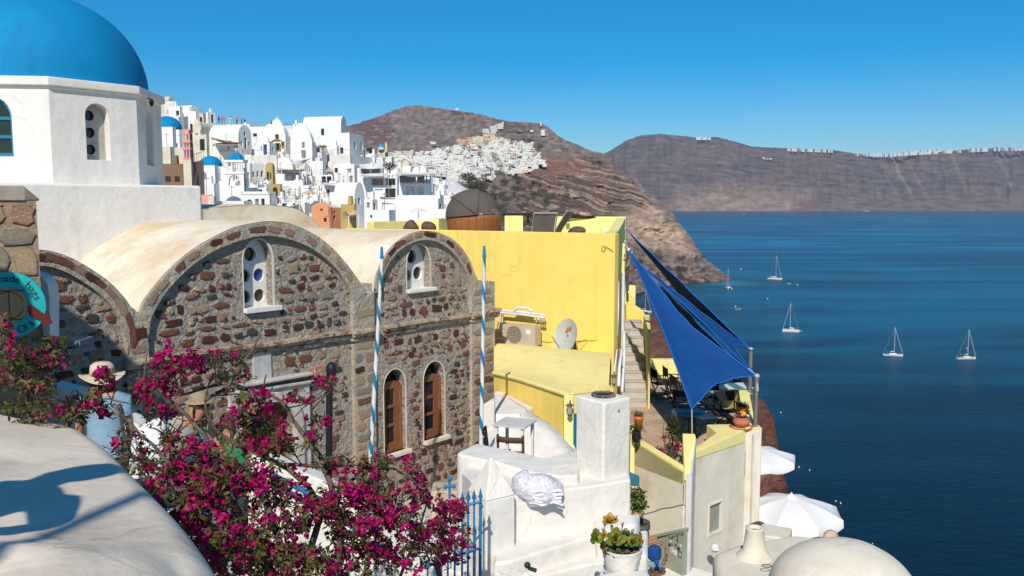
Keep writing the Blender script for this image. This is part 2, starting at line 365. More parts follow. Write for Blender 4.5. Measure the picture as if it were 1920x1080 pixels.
s = MB(); s.grid(rows); o = s.build('far_cliffs', vcol_mat('far_rock', vs=.010, amt=.52, bump=1.0, bs=.010, bd=30, stretch=(.8, .4, 2.6)))
set_cols(o, cols); tag(o, kind='structure')

# --- headland
RIDGE = [(400, 300), (560, 262), (640, 240), (662, 234), (700, 222), (735, 208), (762, 199), (785, 197), (810, 201), (860, 208), (905, 215), (935, 224), (960, 228), (1015, 231), (1030, 240), (1045, 254), (1062, 263), (1085, 272), (1105, 282), (1130, 287), (1150, 299), (1165, 318), (1190, 333), (1210, 355), (1228, 370), (1245, 384), (1262, 401), (1275, 420), (1290, 438), (1303, 455), (1310, 470), (1325, 487), (1340, 498), (1356, 511), (1372, 523)]
HBASE = [(400, 560), (1180, 560), (1230, 541), (1280, 534), (1340, 529), (1372, 525)]
HRD = [(400, 2000), (775, 1800), (900, 1550), (1015, 1300), (1100, 1180), (1200, 1040), (1262, 970), (1310, 900), (1372, 842)]
def head_D(px, py):
    b = interp(HBASE, px); r = interp(RIDGE, px); t = max(0, min(1, (b-py)/(b-r)))
    Db = 75*1600/(b-381+.5); Dr = interp(HRD, px); return Db+(Dr-Db)*t**1.05, t
rows = []; cols = []
NX, NT = 600, 250
def strata_y(px, py): return py-.42*(1200-px)*-.35
for j in range(NT+1):
    t = j/NT; row = []
    for i in range(NX+1):
        px = lerp(520, 1372, (i/NX)**.9); b = interp(HBASE, px); r = interp(RIDGE, px)
        rj = r+1.6*fbm(px*.09, 0, 7, 4)*(1 if px < 1366 else 0)
        py = lerp(b, rj, t); D, _ = head_D(px, py)
        amp = min(1, t*5)*min(1, (1372-px)/25)
        D2 = D+amp*(22*fbm(px*.018, py*.03, 2, 4)+11*noise.ridged_multi_fractal(Vector((px*.035+py*.01, py*.06, 1)), 1.0, 2.0, 4, .9, 2)*.55-8)*(D/1100)
        p = P(px, py, D2)
        if j == 0: p = P(px, py, D); p.z = SEA-1
        row.append(p)
        # rock colours: layered scarp on the caldera side, scrub slope inland
        n1 = fbm(px*.03, py*.05, 0, 5); n2 = fbm(px*.09, py*.14, 4, 4)
        scrub = mixc((.145, .115, .10), (.20, .155, .13), .5+n2)
        scrub = mixc(scrub, (.15, .085, .085), sstep(.0, .5, fbm(px*.008, py*.012, 8))*.8)
        scrub = mixc(scrub, (.26, .20, .15), sstep(.28, .5, fbm(px*.05-py*.05, py*.22, 12, 5))*.6)
        sy = py+ .30*(px-1150)*(-1) + 9*fbm(px*.02, py*.02, 21, 3)      # dipping layers
        lay = math.sin(sy*.16)*.5+.5; lay2 = fbm(0, sy*.11, 3, 4); lay3 = fbm(.2, sy*.33, 6, 3)
        cl = mixc((.13, .078, .055), (.25, .155, .10), .5+.7*lay2+.35*n2)
        cl = mixc(cl, (.09, .068, .058), sstep(.15, .5, lay3+.3*n2)*.72)
        cl = mixc(cl, (.20, .085, .06), sstep(.1, .5, fbm(px*.02, sy*.06, 31))*.7)
        cl = mixc(cl, (.36, .25, .16), sstep(.12, .3, fbm(px*.006, sy*.22, 51, 3))*.6); cl = mixc(cl, (.06, .045, .04), sstep(.10, .22, fbm(px*.008, sy*.4, 61, 3))*.6)
        band = sstep(380, 402, py+.08*(px-1200)+10*n1)*sstep(478, 440, py-.2*(px-1200)+14*n1)*sstep(1150, 1200, px)
        cl = mixc(cl, (.44, .30, .175), band*(.75+.5*n2)*(.55+.45*lay))
        low = sstep(455, 490, py)
        cl = mixc(cl, mixc((.12, .085, .065), (.27, .18, .13), .5+.8*n2), low*.75)
        cl = mixc(cl, (.055, .048, .042), sstep(.12, .35, fbm(px*.045, py*.06, 17))*low*.8)
        green = sstep(880, 930, px)*sstep(1130, 1040, px)*sstep(335, 350, py)*sstep(.0, .25, fbm(px*.06, py*.08, 40))
        w = sstep(-12, 18, (py-r)-14-26*sstep(1100, 960, px)*2.6+10*n1) if px > 930 else 0
        w *= sstep(930, 1000, px)
        if 985 < px < 1090 and 285 < py < 330: cl = mixc(cl, (.21, .10, .065), .6)
        c = mixc(scrub, cl, w); c = mixc(c, (.055, .06, .03), green*.75)
        if t < .02: c = (.05, .045, .04)
        g_ = (c[0]+c[1]+c[2])/3; k9 = .72+.5*sstep(.05, .22, g_); cols.append((lerp(g_*1.2, c[0], .82)*1.10*k9, lerp(g_*.96, c[1], .85)*1.14*k9, lerp(g_*.90, c[2], .8)*1.22*k9))
    rows.append(row)
back = []
for i in range(NX+1):
    p = rows[-1][i]; back.append(Vector((p.x, p.y+300, SEA-1 if i > NX-30 else p.z-90))); cols.append((.13, .1, .08))
rows.append(back)
s = MB(); s.grid(rows); o = s.build('headland', vcol_mat('headland_rock', vs=.09, amt=.32, bump=.8, bs=.11, bd=2.6, stretch=(1, .6, 1.5)))
set_cols(o, cols); tag(o, kind='structure')
HEADROWS = rows

# --- the village slope and the near cliff
TDT = [(215, 205), (230, 200), (250, 188), (300, 165), (350, 140), (400, 112), (430, 98), (470, 80)]
def TD(py): return interp(TDT, py)
TOWNTOP = [(180, 214), (300, 206), (380, 238), (430, 236), (560, 244), (650, 262), (690, 292), (740, 312), (800, 322), (860, 340), (885, 352), (905, 380)]
rows = []
for j in range(41):
    row = []
    for i in range(71):
        px = lerp(180, 905, i/70); top = interp(TOWNTOP, px)+5; py = lerp(520, top, j/40)
        row.append(P(px, py, TD(py)+5+1.5*fbm(px*.05, py*.05, 0)))
    rows.append(row)
rows.append([Vector((p.x, p.y+60, p.z-30)) for p in rows[-1]])
rows.insert(0, [Vector((p.x, p.y-20, p.z-30)) for p in rows[0]])
s = MB(); s.grid(rows); tag(s.build('village_slope', M('village_concrete', (.62, .60, .57), (.36, .32, .28), vs=.25, rough=.95, bump=.5, bs=1)), kind='structure')
# whitewashed rock knob at the right end of the village
rock = MB(); rows = []
for j in range(29):
    row = []
    for i in range(29):
        px = lerp(800, 896, i/28); top = interp([(800, 345), (815, 338), (845, 337), (862, 344), (875, 356), (885, 372), (896, 398)], px)
        py = lerp(432, top, j/28); row.append(P(px, py, TD(py)-1+5*(px-845)**2/2500+3.0*fbm(px*.06, py*.08, 3)))
    rows.append(row)
rows.append([p+Vector((0, 8, -1)) for p in rows[-1]])
rock.grid(rows); tag(rock.build('rock_outcrop', M('limed_rock', (.80, .79, .78), (.66, .64, .62), vs=.6, bump=.8, bs=.9, bdist=.8)), 'lumpy whitewashed rock at the right end of the hillside village', 'rock')
# near cliff under the terrace, red brown lava, falling to the sea
SIL = [(1195, 585, 95), (1228, 598, 85), (1250, 640, 75), (1285, 690, 66), (1340, 712, 56), (1400, 728, 50), (1425, 740, 47), (1440, 768, 44), (1452, 805, 41), (1455, 850, 38), (1466, 890, 36), (1479, 925, 34), (1490, 960, 32), (1515, 1000, 29), (1560, 1060, 26), (1600, 1130, 23)]
sl2 = smooth_line(SIL, 7); rows = []; K = 34
for k in range(K+1):
    row = []
    for (px, py, Y) in sl2:
        e = P(px, py, Y); low = Vector((min(e.x-9, 1.8), e.y*.80, e.z-3.5)); foot = Vector((e.x+6+Y*.18, e.y+8, SEA-2))
        if k <= 20: t = k/20; p = low.lerp(e, t); p.z = lerp(low.z, e.z, t**1.3)
        else: t = (k-20)/(K-20); p = e.lerp(foot, t)
        d = noise.noise_vector(p*.35)*.55+noise.noise_vector(p*1.1)*.28+noise.noise_vector(p*2.7)*.12
        row.append(p+d)
    rows.append(row)
s = MB(); s.grid(rows); tag(s.build('near_cliff', M('red_lava_rock', (.24, .095, .06), (.11, .045, .032), vs=.9, bump=1, bs=2.2, rough=.95, col3=(.30, .17, .11), c3=(.5, .7), c3s=.35, bdist=.5)), kind='structure')
# ground of the lane and yards behind the foreground wall (far below the eye, stepping down)
s = MB(); s.prism([(-14, -4), (1.2, -4), (1.5, 11), (2.2, 19.2), (3, 22), (3, 30), (-6, 40), (-30, 40), (-30, -4)], -9.8, -6.9); s.prism([(1.2, -4), (9, -4), (8.8, 14), (8.4, 19.2), (6, 20), (3, 22), (2.2, 19.2), (1.5, 11)], -12, -9.6)
tag(s.build('ground', M('lane_paving', (.55, .52, .48), (.4, .37, .33), vs=1.5, bump=.5, bs=8)), kind='structure')
s = MB(); s.prism([(-30, 34), (3, 28), (8, 45), (9, 70), (-2, 120), (-70, 120), (-50, 60)], -60, [-9, -9, -24, -30, -26, -14, -9])
tag(s.build('village_ground', MATS['village_concrete']), kind='structure')
# --- air
s = MB(); s.box((0, 5850, 370), (18000, 12100, 892))
o = s.build('haze', None if False else M('air', (1, 1, 1))); o.data.materials.clear()
hm = bpy.data.materials.new('air_volume'); hm.use_nodes = True; n = hm.node_tree.nodes; n.clear()
pv = n.new('ShaderNodeVolumePrincipled'); pv.inputs['Color'].default_value = (.72, .84, 1, 1); pv.inputs['Density'].default_value = 4.2e-5; pv.inputs['Anisotropy'].default_value = .2
om = n.new('ShaderNodeOutputMaterial'); hm.node_tree.links.new(pv.outputs[0], om.inputs['Volume']); o.data.materials.append(hm)
tag(o, kind='stuff'); o.display_type = 'WIRE'
# ------------------------------------------------------------------ the stone church with the blue dome
ALPHA = R(38.5)
U = Vector((math.sin(ALPHA), math.cos(ALPHA), 0)); NB = Vector((-math.cos(ALPHA), math.sin(ALPHA), 0)); NF = -NB; Z = Vector((0, 0, 1))
A0 = Vector((-6.2475, 14.7, 0))
def fac(px, py, off=0.0):             # (s, z) on the facade plane, "off" metres in front of it
    O = A0+NF*off; p = PP(px, py, O, NF); return ((p-O).dot(U), p.z)
def fpt(s, z, off=0.0): return A0+U*s+NF*off+Z*z
church = thing('stone_church', 'rubble stone church with barrel gables and a big blue dome on white drum', 'church', fpt(2, -6.2))
PR = .11                              # how far arch bands and piers stand proud
OUT1 = smooth_line([fac(x, y, PR) for x, y in [(262, 585), (273, 562), (298, 530), (328, 498), (362, 470), (400, 447), (440, 428), (480, 419), (508, 416), (545, 420), (585, 436), (622, 463), (650, 494), (672, 524), (688, 546)]], 3)
IN1 = smooth_line([fac(x, y, PR) for x, y in [(281, 664), (281, 610), (287, 590), (306, 556), (335, 522), (370, 491), (410, 467), (455, 450), (498, 442), (540, 448), (580, 463), (615, 488), (640, 515), (658, 545), (664, 575), (666, 625)]], 3)
OUT2 = smooth_line([fac(x, y, PR) for x, y in [(704, 540), (706, 520), (716, 494), (732, 468), (752, 450), (775, 438), (800, 434), (825, 437), (848, 448), (868, 467), (882, 490), (892, 516), (898, 527)]], 3)
IN2 = smooth_line([fac(x, y, PR) for x, y in [(716, 612), (716, 530), (722, 510), (735, 487), (753, 467), (778, 454), (802, 450), (826, 456), (848, 472), (864, 492), (878, 518), (884, 545), (886, 595)]], 3)
OUT0 = smooth_line([fac(x, y, PR) for x, y in [(40, 474), (72, 470), (100, 473), (132, 483), (168, 502), (205, 528), (232, 556), (247, 577), (252, 583)]], 3)
IN0 = smooth_line([fac(x, y, PR) for x, y in [(40, 502), (72, 498), (98, 501), (128, 512), (165, 534), (198, 561), (218, 586), (233, 620), (240, 665)]], 3)
ZC = -2.66                            # cornice line
def band(name, out, inn, mat=None):
    s = MB(); s.plate(out+inn[::-1], [], fpt(0, 0, PR), U, Z, NF, PR+.35)
    return s.build(name, mat or MATS['band_render'], church, bevel=.02, seg=2)
M('band_render', (.46, .41, .34), (.32, .29, .25), vs=4, bump=1, bs=9, col3=(.46, .35, .24), c3=(.5, .66), c3s=2.5, bdist=.06)
pier_a = [fac(252, 583, PR), fac(280, 596, PR)]
band('arch_band', [(IN1[0][0], ZC)]+[p for p in [OUT1[0]]]+OUT1[1:]+[(OUT1[-1][0], ZC)], [(IN1[0][0]+.001, ZC)]+IN1+[(IN1[-1][0], ZC)]) if False else None
def arch_part(name, out, inn):
    s = MB(); n = max(len(out), len(inn))
    def res(l, n):
        L = [0]
        for a, b in zip(l, l[1:]): L.append(L[-1]+math.hypot(b[0]-a[0], b[1]-a[1]))
        r = []
        for i in range(n):
            d = L[-1]*i/(n-1); k = 0
            while k < len(L)-2 and L[k+1] < d: k += 1
            t = (d-L[k])/max(1e-9, L[k+1]-L[k]); r.append((lerp(l[k][0], l[k+1][0], t), lerp(l[k][1], l[k+1][1], t)))
        return r
    o2 = res(out, 40); i2 = res(inn, 40)
    s.plate(o2+i2[::-1], [], fpt(0, 0, PR), U, Z, NF, PR+.35); return s.build(name, MATS['band_render'], church, bevel=.02)
arch_part('arch_band', OUT1, IN1[2:-2]); arch_part('arch_band', OUT2, IN2[2:-2]); arch_part('arch_band', OUT0, IN0)
# piers between the arches
def pier(pts, off=PR, z0=-7.0, name='pier', th=.8, mat=None):
    s = MB(); s.plate([(a, b) for a, b in pts], [], fpt(0, 0, off), U, Z, NF, th); return s.build(name, mat or MATS['band_render'], church, bevel=.03)
a, b = fac(237, 620, PR), fac(281, 610, PR)
sL, sR = fac(240, 640, PR)[0], fac(281, 640, PR)[0]
pier([(sL, -7), (sR, -7), (sR, fac(278, 600, PR)[1]), (fac(262, 588, PR)[0], fac(262, 588, PR)[1]+.02), (fac(248, 580, PR)[0], fac(248, 580, PR)[1]), (sL, fac(237, 600, PR)[1])], off=PR-.01)
s2L, s2R = fac(664, 640, PR)[0], fac(705, 640, PR)[0]
pier([(s2L, -7), (s2R, -7), (s2R, fac(704, 545, PR)[1]), (fac(690, 552, PR)[0], fac(690, 552, PR)[1]), (s2L, fac(660, 556, PR)[1])], off=PR-.012)
s3L, s3R = fac(885, 640, PR)[0], fac(929, 640, PR)[0]
pier([(s3L, -7), (s3R, -7), (s3R, fac(930, 528, PR)[1]), (fac(893, 526, PR)[0], fac(893, 526, PR)[1]), (s3L, fac(884, 540, PR)[1])], off=PR-.014)

# rubble wall behind, with its openings
W1 = dict(l=fac(458, 580)[0], r=fac(512, 580)[0], b=fac(490, 578)[1], t=fac(487, 448)[1])
W2 = dict(l=fac(763, 545)[0], r=fac(806, 545)[0], b=fac(785, 543)[1], t=fac(782, 457)[1])
B1 = dict(l=fac(720, 780)[0], r=fac(760, 780)[0], b=fac(740, 848)[1], t=fac(740, 692)[1])
B2 = dict(l=fac(794, 750)[0], r=fac(833, 750)[0], b=fac(812, 822)[1], t=fac(815, 677)[1])
DR = dict(l=fac(462, 850)[0], r=fac(548, 850)[0], b=-7.0, t=fac(508, 752)[1])
holes = [arch_loop(w['l'], w['r'], w['b'], w['t'], 12, rise=(w['r']-w['l'])*.62) for w in (W1, W2, B1, B2)]+[arch_loop(DR['l'], DR['r'], DR['b']+.05, DR['t'], 12)]
x0 = fac(20, 600)[0]; xe = s3R
def top_at(s_):
    best = None
    for l in (OUT0, OUT1, OUT2):
        for p, q in zip(l, l[1:]):
            if min(p[0], q[0]) <= s_ <= max(p[0], q[0]) and abs(p[0]-q[0]) > 1e-6:
                z = lerp(p[1], q[1], (s_-p[0])/(q[0]-p[0])); best = z if best is None else max(best, z)
    return best
tops = []
k = 0
n = 90
for i in range(n+1):
    s_ = lerp(xe, x0, i/n); z = top_at(s_)
    if z is None: z = -1.95 if s_ < 7.5 else fac(915, 530, PR)[1]
    tops.append((s_, z-.06))
s = MB(); s.plate([(x0, -7.2), (xe, -7.2)]+tops, holes, fpt(0, 0, 0), U, Z, NF, .32)
wall = s.build('rubble_wall', MORTAR, church)
# end return of the wall (its right edge runs back)
s = MB(); s.add([fpt(xe, -7.2, PR-.02), fpt(xe, -7.2, -4), fpt(xe, -2.0, -4), fpt(xe, -2.0, PR-.02)], [(0, 1, 2, 3)]); s.build('side_wall', MORTAR, church)

# cornice: two projecting courses
def cornice(sa, za, sb, zb, off, name='cornice'):
    s = MB()
    for k, (dz, dp, h) in enumerate([(0, .13, .07), (-.075, .07, .08), (-.16, .03, .06)]):
        n = max(2, int((sb-sa)/.45))
        for i in range(n):
            a0, a1 = lerp(sa, sb, i/n), lerp(sa, sb, (i+1)/n)-.008; j = .012*math.sin(i*7.3+k*2.1)
            zz0, zz1 = lerp(za, zb, i/n)+dz+j, lerp(za, zb, (i+1)/n)+dz+j
            s.plate([(a0, zz0-h), (a1, zz1-h), (a1, zz1), (a0, zz0)], [], fpt(0, 0, off+dp), U, Z, NF, dp+.1)
    return s.build(name, [M('cornice_stone', (.55, .45, .34), (.36, .26, .19), vs=6, bump=.9, bs=20, col3=(.22, .11, .08), c3=(.5, .62), c3s=5, bdist=.04)], church, bevel=.012)
c0 = fac(283, 669); c1 = fac(664, 618); c2 = fac(718, 610); c3 = fac(888, 585)
cornice(c0[0], c0[1], c1[0], c1[1], .02)
a_ = fac(662, 612, PR); b_ = fac(706, 604, PR); cornice(a_[0]-.05, c1[1]-.0, b_[0]+.05, c2[1], PR)
cornice(c2[0], c2[1], c3[0], c3[1], .02)
cornice(s3L-.05, c3[1], s3R+.12, c3[1]+.03, PR)
a_ = fac(150, 690, PR); cornice(sL-.05, c0[1], sR+.05, c0[1], PR)

# ---- stones: each its own piece
def stone_mesh(name, seed, mat, sharp=.8):
    r = random.Random(seed); n = 10; s = MB(); k = []
    for i in range(n):
        t = 2*math.pi*i/n+r.uniform(-.22, .22); c, sn = math.cos(t), math.sin(t)
        p = r.uniform(.3, .75)
        k.append((.5*abs(c)**p*(1 if c > 0 else -1)*r.uniform(.70, 1.08), .5*abs(sn)**p*(1 if sn > 0 else -1)*r.uniform(.68, 1.08)))
    vs = [(x, 0, z) for x, z in k]+[(x*.93, -.75, z*.93) for x, z in k]+[(x*.72, -1-r.uniform(-.12, .16), z*.72) for x, z in k]+[(0, -1-r.uniform(-.1, .25), 0)]
    fs = [(i, (i+1) % n, n+(i+1) % n, n+i) for i in range(n)]+[(n+i, n+(i+1) % n, 2*n+(i+1) % n, 2*n+i) for i in range(n)]+[(2*n+i, 2*n+(i+1) % n, 3*n) for i in range(n)]
    s.add(vs, fs, False); return s.mesh(name, mat)
SMESH = {(i, m): stone_mesh('stone', i*7+m, SM[m]) for i in range(6) for m in range(6)}
ROTF = Matrix.Rotation(math.pi/2-ALPHA, 4, 'Z')      # local X along the wall, local -Y out of it
ninst = [0]
def put_stone(parent, s_, z, w, h, off, m=None, th=.045, name='stone', r=rnd, rot=ROTF, pos=None, tilt=None):
    m = m if m is not None else r.choices(range(6), (20, 29, 22, 12, 6, 11))[0]
    o = bpy.data.objects.new(name, SMESH[(r.randrange(6), m)]); COL.objects.link(o); o.parent = parent
    wld = Matrix.Translation(pos if pos is not None else fpt(s_, z, off)) @ rot @ Matrix.Rotation(r.uniform(-.13, .13) if tilt is None else tilt, 4, 'Y') @ Matrix.Diagonal((w, th*.62, h, 1))
    o.matrix_basis = wm(parent).inverted() @ wld; ninst[0] += 1; return o
def free(s_, z, hw, hh):
    for h in holes:
        xs = [p[0] for p in h]; zs = [p[1] for p in h]
        if min(xs)-.07-hw < s_ < max(xs)+.07+hw and min(zs)-.08-hh < z < max(zs)+.05+hh: return False
    return True
big_free = [(fac(474, 705)[0], fac(508, 705)[0], fac(490, 715)[1], fac(490, 650)[1])]        # the marble slab
def in_slab(s_, z, hw, hh):
    for a, b, c, d in big_free:
        if a-hw-.04 < s_ < b+hw+.04 and c-hh-.04 < z < d+hh+.04: return True
    return False
doorreg = (fac(455, 850)[0], fac(600, 850)[0], -9, fac(520, 697)[1])
cells = []
z = -1.0
inner1 = IN1+[(IN1[-1][0], ZC), (IN1[0][0], ZC)]; inner2 = IN2+[(IN2[-1][0], ZC), (IN2[0][0], ZC)]; inner0 = IN0+[(IN0[-1][0], -7), (IN0[0][0], -7)]
z = -.55
while z > -6.6:
    h = rnd.uniform(.12, .25); s_ = x0+rnd.uniform(0, .2)
    while s_ < s3L-.05:
        w = rnd.uniform(.13, .36) if rnd.random() < .72 else rnd.uniform(.32, .52)
        sc, zc = s_+w/2, z-h/2+rnd.uniform(-.03, .03); hw, hh = w/2, h/2
        zline = lerp(c0[1], c3[1], max(0, min(1, (sc-c0[0])/(c3[0]-c0[0]))))
        ok = free(sc, zc, hw, hh) and not in_slab(sc, zc, hw, hh)
        if zc > zline+.02+hh*.8: ok = ok and (inside(inner1, sc, zc) or inside(inner2, sc, zc)) and (inside(inner1, sc-hw, zc+hh) or inside(inner2, sc-hw, zc+hh)) and (inside(inner1, sc+hw, zc+hh) or inside(inner2, sc+hw, zc+hh)) if sc > IN1[0][0] else (ok and inside(inner0, sc, zc+hh))
        elif zc > zline-.26-hh*.8 and sc > 0: ok = False
        if s2L-.05-hw < sc < s2R+.05+hw or sL-.05-hw < sc < sR+.05+hw: ok = False
        if doorreg[0]-hw < sc < doorreg[1]+hw and zc-hh < doorreg[3]: ok = False
        if sc < sL and zc > -1.2: ok = False
        if ok: cells.append((sc, zc, w*rnd.uniform(.6, .98), h*rnd.uniform(.48, .98)))
        s_ += w+rnd.uniform(.0, .035)
    z -= h+rnd.uniform(.0, .02)
# quoins and pier blocks
blocks = []
for (a, b, zt) in ((s2L, s2R, fac(690, 575, PR)[1]), (sL, sR, fac(262, 610, PR)[1]), (s3L+.02, s3R, fac(905, 540, PR)[1])):
    z = zt; k = 0
    while z > -6.6:
        h = rnd.uniform(.16, .30)
        if abs(z-h/2-c1[1]+.08) > .22:
            if rnd.random() < .55: blocks.append(((a+b)/2, z-h/2, (b-a)*.94, h*.88))
            else:
                q = rnd.uniform(.4, .6); blocks.append((a+(b-a)*q/2, z-h/2, (b-a)*q*.9, h*.88)); blocks.append((a+(b-a)*(1+q)/2, z-h/2, (b-a)*(1-q)*.9, h*.88))
        z -= h+.02
# arch voussoirs: a few stones showing in each band
for out, inn in ((OUT1, IN1[6:-5]), (OUT2, IN2[5:-5]), (OUT0, IN0)):
    L = len(inn)
    for i in range(1, 14):
        t = i/14.0; a = inn[int(t*(L-1))]; i2 = min(L-1, int(t*(L-1))+1); b = inn[i2]
        d = math.atan2(b[1]-a[1], b[0]-a[0])
        nx, nz = -math.sin(d), math.cos(d)
        if out is OUT1 or True:
            w = rnd.uniform(.24, .44); h = rnd.uniform(.12, .17)
            put_stone(wall, 0, 0, w, h, 0, m=rnd.choice([1, 2, 2, 3, 0, 3]), th=.03, pos=fpt(a[0]+nx*.13, a[1]+nz*.13, PR-.004), tilt=-d)
cells.sort(key=lambda c: -c[2]*c[3])
vis = [c for c in cells]
for c in vis[:250]: put_stone(wall, c[0], c[1], c[2], c[3], -.004)
for c in blocks: put_stone(wall, c[0], c[1], c[2], c[3], PR-.018, m=rnd.choice([0, 1, 2, 2, 3, 3, 5, 5]), th=.03, tilt=rnd.uniform(-.03, .03))
# the smallest chips share one mesh
chip = MB()
for c in vis[250:]+[(rnd.uniform(x0, s3L), rnd.uniform(-6.4, -1.2), rnd.uniform(.05, .1), rnd.uniform(.04, .08)) for _ in range(700)]:
    if not free(c[0], c[1], c[2]/2, c[3]/2) or in_slab(c[0], c[1], .05, .05): continue
    if c[0] > IN1[0][0] and c[1] > ZC and not (inside(inner1, c[0], c[1]) or inside(inner2, c[0], c[1])): continue
    if c[0] < IN1[0][0] and not inside(inner0, c[0], c[1]): continue
    me = SMESH[(rnd.randrange(6), 0)]; mt = Matrix.Translation(fpt(c[0], c[1], -.004)) @ ROTF @ Matrix.Rotation(rnd.uniform(-.3, .3), 4, 'Y') @ Matrix.Diagonal((c[2], .035, c[3], 1))
    chip.add([v.co for v in me.vertices], [tuple(p.vertices) for p in me.polygons], False, rnd.choices(range(6), (26, 30, 17, 9, 9, 9))[0], mt)
tag(chip.build('stone_chips', SM, wall), kind='stuff')
# marble slab over the door, door surround
a, b, c, d = big_free[0]
s = MB(); s.plate([(a, c), (b, c+.03), (b, d+.02), (a, d)], [], fpt(0, 0, .03), U, Z, NF, .05); s.build('marble_slab', M('white_marble', (.55, .55, .54), (.42, .42, .42), vs=5, bump=.6, bs=14), church, bevel=.01)
dl, dr = DR['l'], DR['r']; dz = DR['t']
MARB = M('marble_surround', (.58, .55, .51), (.44, .41, .38), vs=3, bump=.5, bs=8, col3=(.38, .33, .28), c3=(.5, .65), c3s=2)
s = MB(); s.plate([(dl-.38, -7.1), (dr+.42, -7.1), (dr+.42, fac(590, 722)[1]+.12), (dl-.38, fac(450, 730)[1]-.02)], [arch_loop(dl-.02, dr+.02, -7.0, dz+.02, 14)], fpt(0, 0, .08), U, Z, NF, .12); s.build('door_surround', MARB, church, bevel=.015)
s = MB(); q = [(dl-.19+0, -7.05)]
ring = arch_loop(dl-.20, dr+.20, -7.05, dz+.20, 14); s.plate(ring, [arch_loop(dl, dr, -7.0, dz, 14)], fpt(0, 0, .16), U, Z, NF, .07); s.build('door_arch', MARB, church, bevel=.02)
for (xa, ya, xb, yb, off) in ((450, 722, 588, 698, .2), (447, 734, 590, 712, .14)):
    p, q = fac(xa, ya, off), fac(xb, yb, off); s = MB(); s.plate([(p[0], p[1]-.07), (q[0], q[1]-.07), (q[0], q[1]), (p[0], p[1])], [], fpt(0, 0, off), U, Z, NF, off); s.build('door_cornice', MARB, church, bevel=.02)
p = fac(605, 695, .2); s = MB(); s.plate(rect_loop(p[0]-.2, p[0]+.2, p[1]-.13, p[1]+.1), [], fpt(0, 0, .2), U, Z, NF, .2); s.build('carved_block', SM[2], church, bevel=.02)
s = MB(); s.plate(arch_loop(dl, dr, -7.0, dz, 14), [], fpt(0, 0, -.2), U, Z, NF, .06); door = s.build('door', WOOD, church)
for i in (0, 1):
    for zz in (-6.6, -5.9, -5.2):
        cx = lerp(dl, dr, .28+.44*i); s = MB(); s.plate(rect_loop(cx-.14, cx+.14, zz-.26, zz+.26), [], fpt(0, 0, -.175), U, Z, NF, .03); s.build('door_panel', WOOD, door, bevel=.01)
# round-headed plaster windows with round lights
def oculus(w, lights, nm='oculus_window'):
    l, r, b, t = w['l'], w['r'], w['b'], w['t']; rise = (r-l)*.62
    wdt = r-l; hs = [circ_loop(l+u*wdt, b+v*(t-b), rr*wdt, 22, rr*wdt*1.05) for u, v, rr in lights]
    s = MB(); s.plate(arch_loop(l, r, b, t, 12, rise), hs, fpt(0, 0, -.20), U, Z, NF, .08); pn = s.build(nm, WHITE, church)
    s = MB(); s.plate(arch_loop(l, r, b, t, 12, rise), [], fpt(0, 0, -.285), U, Z, NF, .02); s.build('pane', GLASS, pn)
    s = MB(); s.plate([(l-.02, b-.06), (r+.16, b-.06), (r+.16, b+.03), (l-.02, b+.03)], [], fpt(0, 0, .10), U, Z, NF, .3); s.build('sill', WHITE, pn, bevel=.015)
    # pale render round the opening
    s = MB(); s.plate(arch_loop(l-.015, r+.05, b, t+.015, 12, rise), [arch_loop(l, r, b+.001, t, 12, rise)], fpt(0, 0, .012), U, Z, NF, .02); s.build('reveal', CREAM, pn)
    return pn
p1 = oculus(W1, [(.46, .78, .20), (.25, .47, .19), (.75, .47, .19), (.25, .17, .19), (.75, .17, .19)])
s = MB(); s.plate(circ_loop(W1['l']+.75*(W1['r']-W1['l']), W1['b']+.47*(W1['t']-W1['b']), .14), [], fpt(0, 0, -.262), U, Z, NF, .012); s.build('blue_glass', M('cobalt_glass', (.01, .03, .22), (.05, .12, .4), vs=9, rough=.2), p1)
s = MB(); s.plate(circ_loop(W1['l']+.75*(W1['r']-W1['l']), W1['b']+.16*(W1['t']-W1['b']), .14), [], fpt(0, 0, -.262), U, Z, NF, .012); s.build('brown_glass', M('brown_glass', (.10, .07, .055), rough=.3), p1)
oculus(W2, [(.47, .72, .21), (.25, .32, .20), (.74, .34, .20)])
